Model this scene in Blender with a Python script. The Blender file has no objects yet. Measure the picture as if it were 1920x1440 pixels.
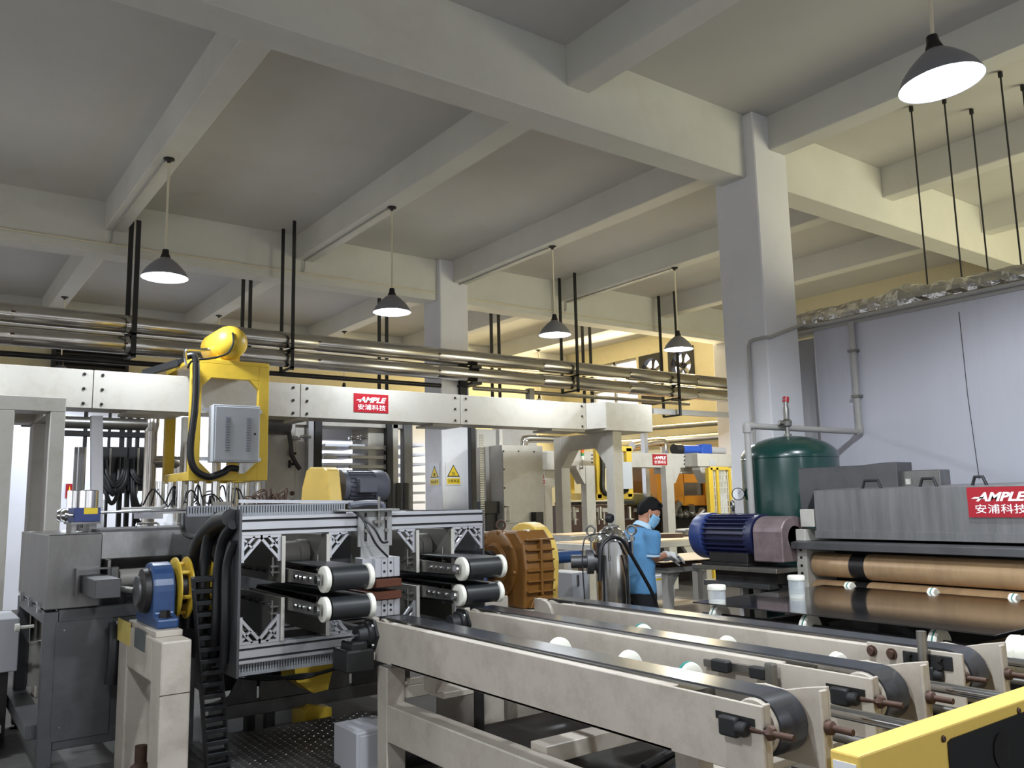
import bpy, bmesh, math, random
from math import pi, sin, cos, radians
from mathutils import Vector, Matrix, Euler
random.seed(7)
SC = bpy.context.scene
COL = SC.collection

# ------------------------------------------------------------------ camera
EYE = Vector((0.0, 0.0, 1.65))
FPX = 1563.75
YAW, PITCH, ROLL = 0.63060474, 0.14004829, -0.02183952
FWD = Vector((cos(PITCH)*sin(YAW), cos(PITCH)*cos(YAW), sin(PITCH)))
_r = Vector((cos(YAW), -sin(YAW), 0)); _u = _r.cross(FWD)
RIGHT = _r*cos(ROLL) + _u*sin(ROLL)
UP = -_r*sin(ROLL) + _u*cos(ROLL)
cam_data = bpy.data.cameras.new('camera')
cam_data.sensor_width = 36.0
cam_data.lens = 36.0*FPX/1920.0
cam_data.clip_start = 0.05
cam_data.clip_end = 200
cam = bpy.data.objects.new('camera', cam_data)
COL.objects.link(cam)
cam.matrix_world = Matrix(((RIGHT.x, UP.x, -FWD.x, EYE.x), (RIGHT.y, UP.y, -FWD.y, EYE.y),
                           (RIGHT.z, UP.z, -FWD.z, EYE.z), (0, 0, 0, 1)))
SC.camera = cam

# ------------------------------------------------------------------ colour management, sky, daylight
SC.view_settings.view_transform = 'Standard'
SC.view_settings.look = 'None'
SC.view_settings.gamma = 1.0
SC.view_settings.use_curve_mapping = False
SC.view_settings.exposure = 0.13
world = bpy.data.worlds.new('sky')
SC.world = world
world.use_nodes = True
_bg = world.node_tree.nodes['Background']
_bg.inputs['Color'].default_value = (0.95, 0.97, 1.0, 1)
_bg.inputs['Strength'].default_value = 2.2

def area_light(name, loc, direction, sx, sy, power, color):
    ld = bpy.data.lights.new(name, 'AREA')
    ld.shape = 'RECTANGLE'; ld.size = sx; ld.size_y = sy
    ld.energy = power; ld.color = color
    o = bpy.data.objects.new(name, ld); COL.objects.link(o)
    o.location = loc
    o.rotation_euler = Vector(direction).to_track_quat('-Z', 'Y').to_euler()
    return o
# daylight that comes in through the window bands (each one sits in a window opening of the hall)
area_light('daylight_right_windows', (14.3, 14.3, 4.3), (-1, -0.1, -0.15), 4.0, 1.1, 480, (1.0, 0.84, 0.50))
area_light('daylight_front_right_door', (11.5, -1.0, 2.2), (0.0, 1, 0.28), 5.0, 3.4, 300, (1.0, 0.95, 0.62))
LAMP_POWER = 45.0
LAMP_COLOR = (0.86, 0.93, 1.0)

# ------------------------------------------------------------------ helpers: points
def at(x, y, **k):
    """The world point seen at picture point (x, y) on the plane X=, Y= or Z= given."""
    d = FWD + RIGHT*((x-960)/FPX) - UP*((y-720)/FPX)
    (a, v), = k.items()
    if a == 'D':
        return EYE + d*v
    i = 'XYZ'.index(a)
    return EYE + d*((v-EYE[i])/d[i])

def V(*a): return Vector(a)

# ------------------------------------------------------------------ helpers: meshes
class MB:
    def __init__(s): s.v = []; s.f = []; s.smooth = []
    def add(s, vs, fs, smooth=False):
        b = len(s.v); s.v += [tuple(v) for v in vs]
        for f in fs:
            s.f.append([i+b for i in f]); s.smooth.append(smooth)
        return s
    def box(s, x0, x1, y0, y1, z0, z1):
        x0, x1 = min(x0, x1), max(x0, x1); y0, y1 = min(y0, y1), max(y0, y1); z0, z1 = min(z0, z1), max(z0, z1)
        vs = [(x0,y0,z0),(x1,y0,z0),(x1,y1,z0),(x0,y1,z0),(x0,y0,z1),(x1,y0,z1),(x1,y1,z1),(x0,y1,z1)]
        return s.add(vs, [(3,2,1,0),(4,5,6,7),(0,1,5,4),(1,2,6,5),(2,3,7,6),(3,0,4,7)])
    def obox(s, c, ax, ay, az):
        """oriented box: centre and three half vectors"""
        c = Vector(c); ax = Vector(ax); ay = Vector(ay); az = Vector(az)
        vs = [c+ax*i+ay*j+az*k for k in (-1,1) for i, j in ((-1,-1),(1,-1),(1,1),(-1,1))]
        fs = [(3,2,1,0),(4,5,6,7),(0,1,5,4),(1,2,6,5),(2,3,7,6),(3,0,4,7)]
        if ax.cross(ay).dot(az) < 0: fs = [f[::-1] for f in fs]
        return s.add(vs, fs)
    def bar(s, p, q, w, h=None):
        """square bar from p to q, w wide sideways, h high"""
        p = Vector(p); q = Vector(q); d = q-p; h = h or w
        up = Vector((0,0,1)) if abs(d.normalized().z) < 0.95 else Vector((0,1,0))
        sd = d.cross(up).normalized(); up = sd.cross(d).normalized()
        return s.obox((p+q)/2, d/2, sd*w/2, up*h/2)
    def lathe(s, o, ax, prof, n=24, caps=True):
        """profile [(distance along axis, radius)] turned about the axis ax through o"""
        o = Vector(o); ax = Vector(ax).normalized()
        t = Vector((0,0,1)) if abs(ax.z) < 0.9 else Vector((1,0,0))
        a = ax.cross(t).normalized(); b = ax.cross(a).normalized()
        base = len(s.v)
        for h, r in prof:
            for k in range(n):
                th = 2*pi*k/n
                s.v.append(tuple(o+ax*h+(a*cos(th)+b*sin(th))*r))
        for i in range(len(prof)-1):
            for k in range(n):
                k2 = (k+1) % n
                s.f.append([base+i*n+k, base+i*n+k2, base+(i+1)*n+k2, base+(i+1)*n+k]); s.smooth.append(True)
        if caps:
            if prof[0][1] > 1e-5: s.f.append([base+k for k in range(n)][::-1]); s.smooth.append(False)
            if prof[-1][1] > 1e-5: s.f.append([base+(len(prof)-1)*n+k for k in range(n)]); s.smooth.append(False)
        return s
    def cyl(s, p, q, r, n=16, r2=None):
        p = Vector(p); q = Vector(q); d = q-p
        return s.lathe(p, d, [(0, r), (d.length, r if r2 is None else r2)], n)
    def tube(s, pts, r, n=8, smooth_path=0):
        pts = [Vector(p) for p in pts]
        if smooth_path: pts = spline(pts, smooth_path)
        base = len(s.v); m = len(pts)
        a = None
        for i, p in enumerate(pts):
            d = (pts[min(i+1, m-1)]-pts[max(i-1, 0)]).normalized()
            if a is None:
                t = Vector((0,0,1)) if abs(d.z) < 0.9 else Vector((1,0,0))
                a = d.cross(t).normalized()
            else:
                a = (a-d*a.dot(d)).normalized()
            b = d.cross(a)
            for k in range(n):
                th = 2*pi*k/n
                s.v.append(tuple(p+(a*cos(th)+b*sin(th))*r))
        for i in range(m-1):
            for k in range(n):
                k2 = (k+1) % n
                s.f.append([base+i*n+k, base+i*n+k2, base+(i+1)*n+k2, base+(i+1)*n+k]); s.smooth.append(True)
        s.f.append([base+k for k in range(n)][::-1]); s.smooth.append(False)
        s.f.append([base+(m-1)*n+k for k in range(n)]); s.smooth.append(False)
        return s
    def prism(s, poly, o, ex, ey, depth):
        """polygon poly [(a,b)] at o + a*ex + b*ey, pushed along the vector depth"""
        o = Vector(o); ex = Vector(ex); ey = Vector(ey); dv = Vector(depth); n = len(poly)
        vs = [o+ex*a+ey*b for a, b in poly]+[o+ex*a+ey*b+dv for a, b in poly]
        fs = [list(range(n))[::-1], list(range(n, 2*n))]+[[i, (i+1) % n, n+(i+1) % n, n+i] for i in range(n)]
        return s.add(vs, fs)
    def sphere(s, c, r, n=14, m=8, sx=1, sy=1, sz=1):
        c = Vector(c); base = len(s.v)
        for i in range(m+1):
            ph = pi*i/m
            for k in range(n):
                th = 2*pi*k/n
                s.v.append((c.x+r*sx*sin(ph)*cos(th), c.y+r*sy*sin(ph)*sin(th), c.z+r*sz*cos(ph)))
        for i in range(m):
            for k in range(n):
                k2 = (k+1) % n
                s.f.append([base+i*n+k, base+(i+1)*n+k, base+(i+1)*n+k2, base+i*n+k2]); s.smooth.append(True)
        return s
    def torus(s, c, ax, R, r, n=20, m=8):
        c = Vector(c); ax = Vector(ax).normalized()
        t = Vector((0,0,1)) if abs(ax.z) < 0.9 else Vector((1,0,0))
        a = ax.cross(t).normalized(); b = ax.cross(a).normalized()
        pts = [c+(a*cos(2*pi*k/n)+b*sin(2*pi*k/n))*R for k in range(n+1)]
        return s.tube(pts, r, m)

def spline(pts, sub=6):
    out = []; n = len(pts)
    for i in range(n-1):
        p0 = pts[max(i-1, 0)]; p1 = pts[i]; p2 = pts[i+1]; p3 = pts[min(i+2, n-1)]
        for j in range(sub):
            t = j/sub
            out.append(0.5*((2*p1)+(p2-p0)*t+(2*p0-5*p1+4*p2-p3)*t*t+(3*p1-p0-3*p2+p3)*t**3))
    out.append(pts[-1]); return out

def wpos(o):
    p = Vector((0,0,0))
    while o is not None:
        if o.type == 'EMPTY': p += o.location
        o = o.parent
    return p

def link(name, me, m=None, parent=None):
    o = bpy.data.objects.new(name, me); COL.objects.link(o)
    if m is not None and me is not None and not me.materials: me.materials.append(m)
    if parent is not None:
        o.parent = parent
        if parent.type == 'EMPTY': o.matrix_parent_inverse = Matrix.Translation(-parent.location)
    return o

def islands(mb):
    """the separate pieces of a mesh builder, each as a builder of its own"""
    par = list(range(len(mb.v)))
    def find(i):
        while par[i] != i:
            par[i] = par[par[i]]; i = par[i]
        return i
    for f in mb.f:
        a = find(f[0])
        for i in f[1:]: par[find(i)] = a
    out = {}
    for f, s in zip(mb.f, mb.smooth):
        k = find(f[0]); m_, ix = out.setdefault(k, (MB(), {}))
        g = []
        for i in f:
            if i not in ix: ix[i] = len(m_.v); m_.v.append(mb.v[i])
            g.append(ix[i])
        m_.f.append(g); m_.smooth.append(s)
    return [m_ for m_, _ in out.values()]

def pieces(name, mb, m, parent, bev=0.0, **k):
    """every separate piece of the builder as one part"""
    return [build(name, p, m, parent, bev, **k) for p in islands(mb)]

def build(name, mb, m, parent=None, bev=0.0, seg=1, label=None, auto=40, kind=None):
    """one mesh object in world coordinates, child of parent"""
    me = bpy.data.meshes.new(name)
    me.from_pydata(mb.v, [], mb.f); me.update()
    if any(mb.smooth):
        me.polygons.foreach_set('use_smooth', [True]*len(mb.f))
        me.set_sharp_from_angle(angle=radians(auto))
    o = link(name, me, m, parent)
    if bev:
        bm = o.modifiers.new('edge_softening', 'BEVEL'); bm.width = bev; bm.segments = seg
        bm.limit_method = 'ANGLE'; bm.angle_limit = radians(50); bm.harden_normals = False
    if label: o['label'] = label
    if kind: o['kind'] = kind
    return o

def thing(name, label, cat, loc, group=None):
    o = bpy.data.objects.new(name, None); COL.objects.link(o)
    o.location = loc; o.empty_display_size = 0.1
    o['label'] = label; o['category'] = cat
    if group: o['group'] = group
    return o

def tag(o, label, cat, group=None):
    o['label'] = label; o['category'] = cat
    if group: o['group'] = group
    return o

def struct(name, mb, m, parent=None, bev=0.0):
    o = build(name, mb, m, parent, bev)
    if parent is None: o['kind'] = 'structure'
    return o

def copy_tree(o, parent=None):
    c = o.copy(); COL.objects.link(c)
    if parent is not None: c.parent = parent; c.matrix_parent_inverse = o.matrix_parent_inverse.copy()
    for ch in list(o.children): copy_tree(ch, c)
    return c

def dup(root, delta, label=None, group=None):
    c = copy_tree(root); c.location = root.location+Vector(delta)
    if label: c['label'] = label
    if group: c['group'] = group
    return c

FONT_CACHE = {}
def text_mb(s, size, shear=0.0, bold=0.0, spacing=1.0):
    """flat text triangles [(x,y)] starting at 0,0"""
    cu = bpy.data.curves.new('lettering', 'FONT'); cu.body = s; cu.size = size; cu.shear = shear
    cu.offset = bold; cu.space_character = spacing; cu.extrude = 0.0012; cu.resolution_u = 3
    o = bpy.data.objects.new('lettering', cu); COL.objects.link(o)
    dg = bpy.context.evaluated_depsgraph_get()
    me = bpy.data.meshes.new_from_object(o.evaluated_get(dg))
    vs = [v.co.copy() for v in me.vertices]; fs = [list(p.vertices) for p in me.polygons]
    bpy.data.objects.remove(o); bpy.data.curves.remove(cu); bpy.data.meshes.remove(me)
    return vs, fs

def letter(name, s, o, ex, ey, width, height, m, parent, shear=0.0, bold=0.0, spacing=1.0):
    """text fitted into width x height on the plane o, ex (reading), ey (up); normal = ex x ey"""
    vs, fs = text_mb(s, 1.0, shear, bold, spacing)
    xs = [v.x for v in vs]; ys = [v.y for v in vs]
    sx = width/(max(xs)-min(xs)); sy = height/(max(ys)-min(ys))
    ex = Vector(ex).normalized(); ey = Vector(ey).normalized(); nz = ex.cross(ey)
    mb = MB()
    mb.add([Vector(o)+ex*((v.x-min(xs))*sx)+ey*((v.y-min(ys))*sy)+nz*v.z for v in vs], fs)
    return build(name, mb, m, parent)
# ------------------------------------------------------------------ materials
def lin(c):
    return tuple(((v/255)/12.92 if v/255 <= 0.04045 else ((v/255+0.055)/1.055)**2.4) for v in c)

def mat(name, rgb, rough=0.5, metal=0.0, var=0.06, vscale=3.0, bump=0.0, bscale=40.0, dirt=None, dirt_amt=0.0, dirt_scale=2.0,
        stretch=(1,1,1), spec=0.5, coat=0.0):
    m = bpy.data.materials.new(name); m.use_nodes = True
    nt = m.node_tree; N = nt.nodes; L = nt.links
    b = N['Principled BSDF']
    b.inputs['Roughness'].default_value = rough; b.inputs['Metallic'].default_value = metal
    b.inputs['Specular IOR Level'].default_value = spec
    if coat: b.inputs['Coat Weight'].default_value = coat; b.inputs['Coat Roughness'].default_value = 0.15
    c = lin(rgb)
    tc = N.new('ShaderNodeTexCoord'); mp = N.new('ShaderNodeMapping'); mp.inputs['Scale'].default_value = stretch
    L.new(tc.outputs['Object'], mp.inputs['Vector'])
    nz = N.new('ShaderNodeTexNoise'); nz.inputs['Scale'].default_value = vscale; nz.inputs['Detail'].default_value = 6
    nz.inputs['Roughness'].default_value = 0.6
    L.new(mp.outputs['Vector'], nz.inputs['Vector'])
    rp = N.new('ShaderNodeValToRGB')
    rp.color_ramp.elements[0].position = 0.3; rp.color_ramp.elements[1].position = 0.7
    rp.color_ramp.elements[0].color = (*[v*(1-var) for v in c], 1); rp.color_ramp.elements[1].color = (*[min(1, v*(1+var)) for v in c], 1)
    L.new(nz.outputs['Fac'], rp.inputs['Fac'])
    out = rp.outputs['Color']
    if dirt:
        n2 = N.new('ShaderNodeTexNoise'); n2.inputs['Scale'].default_value = dirt_scale; n2.inputs['Detail'].default_value = 10
        n2.inputs['Roughness'].default_value = 0.75
        L.new(mp.outputs['Vector'], n2.inputs['Vector'])
        r2 = N.new('ShaderNodeValToRGB'); r2.color_ramp.elements[0].position = 0.62-0.25*dirt_amt; r2.color_ramp.elements[1].position = 0.80
        r2.color_ramp.elements[1].color = (dirt_amt,)*3+(1,)
        L.new(n2.outputs['Fac'], r2.inputs['Fac'])
        mx = N.new('ShaderNodeMix'); mx.data_type = 'RGBA'
        mx.inputs['B'].default_value = (*lin(dirt), 1)
        L.new(r2.outputs['Color'], mx.inputs['Factor']); L.new(out, mx.inputs['A']); out = mx.outputs['Result']
    L.new(out, b.inputs['Base Color'])
    if bump:
        n3 = N.new('ShaderNodeTexNoise'); n3.inputs['Scale'].default_value = bscale; n3.inputs['Detail'].default_value = 4
        L.new(mp.outputs['Vector'], n3.inputs['Vector'])
        bp = N.new('ShaderNodeBump'); bp.inputs['Strength'].default_value = bump; bp.inputs['Distance'].default_value = 0.02
        L.new(n3.outputs['Fac'], bp.inputs['Height']); L.new(bp.outputs['Normal'], b.inputs['Normal'])
    return m

def emit(name, rgb, strength):
    m = bpy.data.materials.new(name); m.use_nodes = True
    nt = m.node_tree; nt.nodes.remove(nt.nodes['Principled BSDF'])
    e = nt.nodes.new('ShaderNodeEmission'); e.inputs['Color'].default_value = (*lin(rgb), 1); e.inputs['Strength'].default_value = strength
    nt.links.new(e.outputs[0], nt.nodes['Material Output'].inputs['Surface']); return m

def glass(name, rgb, rough=0.03, alpha=0.3):
    m = bpy.data.materials.new(name); m.use_nodes = True
    b = m.node_tree.nodes['Principled BSDF']
    b.inputs['Base Color'].default_value = (*lin(rgb), 1); b.inputs['Roughness'].default_value = rough
    b.inputs['Alpha'].default_value = alpha
    return m

M = {}
M['ceiling'] = mat('ceiling_plaster', (196,194,190), 0.9, var=0.05, vscale=0.7, bump=0.05, bscale=8, dirt=(176,166,152), dirt_amt=0.35, dirt_scale=0.8)
M['concrete_paint'] = mat('beam_plaster', (208,207,200), 0.9, var=0.05, vscale=1.1, bump=0.08, bscale=6, dirt=(182,172,154), dirt_amt=0.35, dirt_scale=1.2)
M['column'] = mat('column_plaster', (222,222,226), 0.85, var=0.04, vscale=1.5, bump=0.06, bscale=10, dirt=(178,172,162), dirt_amt=0.3, dirt_scale=1.6)
M['yellow_wall'] = mat('cream_wall_plaster', (214,204,170), 0.9, var=0.06, vscale=1.0, bump=0.06, bscale=9, dirt=(170,150,110), dirt_amt=0.5, dirt_scale=1.0)
M['white_panel'] = mat('white_wall_panel', (191,191,201), 0.42, var=0.03, vscale=1.2, dirt=(170,168,172), dirt_amt=0.5, dirt_scale=2.2, stretch=(1,1,0.12))
M['grey_panel'] = mat('grey_wall_panel', (172,172,176), 0.5, var=0.03, vscale=1.5)
M['floor'] = mat('factory_floor', (70,66,62), 0.7, var=0.25, vscale=2.0, bump=0.15, bscale=20, dirt=(30,28,26), dirt_amt=0.8, dirt_scale=1.6)
M['cream'] = mat('cream_machine_paint', (181,172,160), 0.45, var=0.04, vscale=2.5, dirt=(128,112,96), dirt_amt=0.6, dirt_scale=6.0)
M['cream2'] = mat('pale_machine_paint', (182,178,170), 0.45, var=0.04, vscale=2.0, dirt=(146,136,116), dirt_amt=0.55, dirt_scale=3.5)
M['stainless'] = mat('brushed_stainless', (134,133,132), 0.30, metal=0.9, var=0.16, vscale=4.0, dirt=(78,74,68), dirt_amt=0.65, dirt_scale=3.0, stretch=(1,1,0.35))
M['stainless_dark'] = mat('dull_stainless', (96,96,98), 0.45, metal=0.7, var=0.14, vscale=3.0, dirt=(46,44,42), dirt_amt=0.5, dirt_scale=2.5)
M['coater_steel'] = mat('scratched_steel', (132,132,133), 0.42, metal=0.75, var=0.18, vscale=7.0, dirt=(64,62,60), dirt_amt=0.4, dirt_scale=4.0, stretch=(2,2,0.2))
M['pipe_cladding'] = mat('aluminium_pipe_cladding', (196,192,186), 0.24, metal=1.0, var=0.06, vscale=5.0)
M['chrome'] = mat('polished_steel', (200,200,200), 0.16, metal=1.0, var=0.04)
M['alu'] = mat('anodised_aluminium', (206,207,212), 0.33, metal=0.75, var=0.04, vscale=6)
M['duct_grey'] = mat('grey_wiring_duct', (128,130,134), 0.5, var=0.03)
M['bracket_shaded'] = mat('shaded_plate_steel', (118,116,108), 0.42, metal=0.45, var=0.12, vscale=5, dirt=(60,56,48), dirt_amt=0.5, dirt_scale=5)  # darker tone carries the shade on the turner's bracket plates
M['clamp_grey'] = mat('grey_clamp_plate', (150,150,148), 0.4, metal=0.4, var=0.06, vscale=6)
M['steel'] = mat('worn_steel', (140,138,134), 0.36, metal=0.9, var=0.14, vscale=9, dirt=(70,50,38), dirt_amt=0.35, dirt_scale=9)
M['dark_steel'] = mat('dark_oily_steel', (52,50,50), 0.45, metal=0.6, var=0.25, vscale=8)
M['black_iron'] = mat('black_painted_iron', (24,24,26), 0.55, var=0.2, vscale=8)
M['rubber'] = mat('black_rubber', (34,36,38), 0.40, var=0.18, vscale=6)
M['belt'] = mat('conveyor_belt_rubber', (46,48,54), 0.22, var=0.16, vscale=5, stretch=(6,0.5,1), spec=0.7)
M['hose'] = mat('black_hose', (26,26,28), 0.38, var=0.1)
M['yellow'] = mat('yellow_paint', (212,178,58), 0.42, var=0.06, vscale=3, dirt=(120,94,50), dirt_amt=0.35, dirt_scale=4)
M['yellow_pale'] = mat('pale_yellow_paint', (224,190,96), 0.42, var=0.05, vscale=3, dirt=(130,104,60), dirt_amt=0.3, dirt_scale=5)
M['orange'] = mat('orange_machine_paint', (222,150,30), 0.45, var=0.05)
M['motor_blue'] = mat('blue_motor_paint', (44,62,120), 0.4, var=0.1, vscale=5, dirt=(30,30,40), dirt_amt=0.5, dirt_scale=5)
M['motor_navy'] = mat('navy_motor_paint', (34,38,72), 0.4, var=0.12, vscale=5, dirt=(20,20,26), dirt_amt=0.5, dirt_scale=5)
M['bearing_blue'] = mat('blue_bearing_paint', (44,72,116), 0.32, var=0.12, vscale=8, dirt=(24,26,34), dirt_amt=0.5, dirt_scale=8)
M['motor_grey'] = mat('grey_motor_paint', (92,94,104), 0.4, var=0.06, vscale=5)
M['gearbox'] = mat('brown_gearbox_paint', (120,80,32), 0.4, var=0.12, vscale=6, dirt=(56,36,22), dirt_amt=0.6, dirt_scale=6)
M['green_tank'] = mat('green_tank_paint', (10,52,48), 0.28, var=0.08, vscale=3, coat=0.3)
M['control_grey'] = mat('grey_control_box_paint', (184,188,194), 0.5, var=0.02)
M['pipe_grey'] = mat('grey_plastic_pipe', (164,162,158), 0.5, var=0.05)
M['white_nylon'] = mat('white_nylon', (222,220,208), 0.35, var=0.05, vscale=8)
M['teal'] = mat('teal_rubber', (40,120,112), 0.5)
M['red'] = mat('red_sign_film', (156,22,36), 0.4, var=0.03)
M['white'] = mat('white_print', (240,240,240), 0.5, var=0.0)
M['black'] = mat('black_print', (20,20,20), 0.5, var=0.0)
M['sign_yellow'] = mat('yellow_sign_film', (232,200,40), 0.45, var=0.03)
M['sign_orange'] = mat('orange_sign_film', (226,110,40), 0.45, var=0.03)
M['sign_white'] = mat('white_sign_film', (222,222,226), 0.45, var=0.02)
M['foil'] = mat('crinkled_foil', (190,188,186), 0.22, metal=1.0, var=0.08, vscale=10, bump=0.9, bscale=11)
M['copper'] = mat('orange_rubber_roller', (196,162,122), 0.38, metal=0.15, var=0.16, vscale=1.5, dirt=(96,78,64), dirt_amt=0.75, dirt_scale=1.6, stretch=(0.5,1.6,0.5))
M['roller_grey'] = mat('grey_roller', (150,146,140), 0.4, var=0.1, vscale=3)
M['laminate'] = mat('dark_glossy_panel', (24,24,26), 0.03, var=0.1, spec=1.0, coat=1.0)
M['wood'] = mat('veneer_sheet', (214,186,146), 0.6, var=0.08, vscale=3, stretch=(0.4,4,1))
M['wood_dark'] = mat('brown_veneer_edge', (70,46,36), 0.6, var=0.3, vscale=20, stretch=(1,1,10))
M['brown_pad'] = mat('brown_clamp_pad', (82,44,28), 0.35, var=0.15)
M['rust'] = mat('rusty_bolt', (80,58,48), 0.6, metal=0.4, var=0.25, vscale=20)
M['tread'] = mat('tread_plate_steel', (66,64,62), 0.4, metal=0.6, var=0.35, vscale=3, dirt=(26,24,22), dirt_amt=0.7, dirt_scale=2)
M['paper'] = mat('paper_label', (226,226,228), 0.7, var=0.02)
M['old_label'] = mat('faded_yellow_label', (198,178,96), 0.7, var=0.1, vscale=10)
M['photo_label'] = mat('grey_metal_label', (88,92,92), 0.4, var=0.2, vscale=10)
M['shade_out'] = mat('grey_lamp_shade', (128,128,134), 0.45, metal=0.0, var=0.04)
M['shade_in'] = mat('white_lamp_lining', (238,240,244), 0.6, var=0.0)
M['cable_white'] = mat('white_cable', (216,208,184), 0.6, var=0.02)
M['bulb'] = emit('lit_bulb', (236,244,255), 26.0)
M['skin'] = mat('skin', (178,126,100), 0.55, var=0.05, vscale=12)
M['hair'] = mat('black_hair', (16,15,15), 0.75, var=0.2, vscale=60, bump=0.4, bscale=90, spec=0.2)
M['shirt'] = mat('blue_polo_cloth', (88,140,184), 0.85, var=0.07, vscale=6, bump=0.25, bscale=14)
M['collar'] = mat('pale_blue_collar', (178,206,226), 0.85)
M['trousers'] = mat('black_trousers', (24,24,28), 0.85, var=0.1)
M['mask'] = mat('blue_face_mask', (140,190,222), 0.85)
M['glove'] = mat('white_glove_cloth', (222,220,216), 0.9, var=0.05)
M['clear'] = glass('clear_plastic', (225,232,236), 0.05, 0.28)
M['pane'] = glass('window_glass', (230,238,240), 0.02, 0.18)
M['film'] = glass('clear_wrapping_film', (226,230,232), 0.12, 0.25)
M['bright_wall'] = mat('white_gloss_wall', (226,228,240), 0.5, var=0.02)
M['dark_louvre'] = mat('dark_louvre', (40,38,40), 0.6, var=0.1)
M['red_lamp'] = mat('red_lens', (210,50,40), 0.3); M['amber_lamp'] = mat('amber_lens', (230,120,40), 0.3); M['green_lamp'] = mat('green_lens', (40,140,80), 0.3)
M['blue_motor2'] = mat('bright_blue_motor', (40,80,170), 0.4)
M['olive'] = mat('olive_tarp', (120,112,70), 0.8, var=0.15)
# ------------------------------------------------------------------ the hall
ZC, ZS, ZB = 5.58, 5.21, 4.90          # ceiling slab, secondary beam soffit, main beam soffit
struct('floor', MB().box(-6, 14.8, -9.2, 17.9, -0.2, 0), M['floor'])
struct('ceiling', MB().box(-6.2, 14.8, -9.2, 17.9, ZC, ZC+0.2), M['ceiling'])
SEC = [(-3.24, -2.99), (-0.68, -0.43), (1.88, 2.13), (4.44, 4.70), (7.07, 7.33), (9.42, 9.66), (11.92, 12.16)]
MAIN = [(-7.15, -6.82), (-0.99, -0.66), (5.18, 5.51), (11.35, 11.68), (17.3, 17.6)]
for y0, y1 in MAIN:
    struct('ceiling_beam', MB().box(-6, 14.5, y0, y1, ZB, ZC+0.01), M['concrete_paint'], bev=0.012)
for x0, x1 in SEC:
    for (a0, a1), (b0, b1) in zip(MAIN[:-1], MAIN[1:]):
        struct('ceiling_beam', MB().box(x0, x1, a1-0.005, b0+0.005, ZS, ZC+0.01), M['concrete_paint'], bev=0.01)
for cx in (-0.85, 6.82, 14.0):
    for cy in (-1.1, 5.06, 11.25):
        struct('column', MB().box(cx, cx+0.53, cy, cy+0.53, 0, ZC), M['column'], bev=0.012)

# far walls of the hall
struct('wall_back', MB().box(-6.2, 14.8, 17.6, 17.8, 0, ZC), M['yellow_wall'])
# right wall with a window band
WX = 14.5
def wy(x, y=680): return at(x, y, X=WX).y
WZ1 = at(1150, 679, X=WX).z
WZ0 = WZ1-1.25
ops = [(wy(1193), wy(1108)), (wy(1243), wy(1199)), (wy(1302), wy(1254))]
ops = sorted([(min(a), max(a)) for a in ops])
mb = MB()
mb.box(WX, WX+0.2, -1.2, 17.8, 0, WZ0); mb.box(WX, WX+0.2, -1.2, 17.8, WZ1, ZC)
prev = -1.2
for a, b in ops:
    mb.box(WX, WX+0.2, prev, a, WZ0, WZ1); prev = b
mb.box(WX, WX+0.2, prev, 17.8, WZ0, WZ1)
struct('wall_right', mb, M['yellow_wall'])
# window with two panes in the rearmost opening
a, b = ops[2]
mb = MB()
for y in (a, (a+b)/2, b): mb.box(WX+0.04, WX+0.10, y-0.03, y+0.03, WZ0, WZ1)
for z in (WZ0+0.03, WZ0+0.55, WZ1-0.03): mb.box(WX+0.04, WX+0.10, a, b, z-0.03, z+0.03)
w = struct('window_1', mb, M['steel'])
build('pane', MB().box(WX+0.06, WX+0.066, a+0.03, (a+b)/2-0.03, WZ0+0.06, WZ1-0.06), M['pane'], w)
build('pane', MB().box(WX+0.06, WX+0.066, (a+b)/2+0.03, b-0.03, WZ0+0.06, WZ1-0.06), M['pane'], w)

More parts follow.
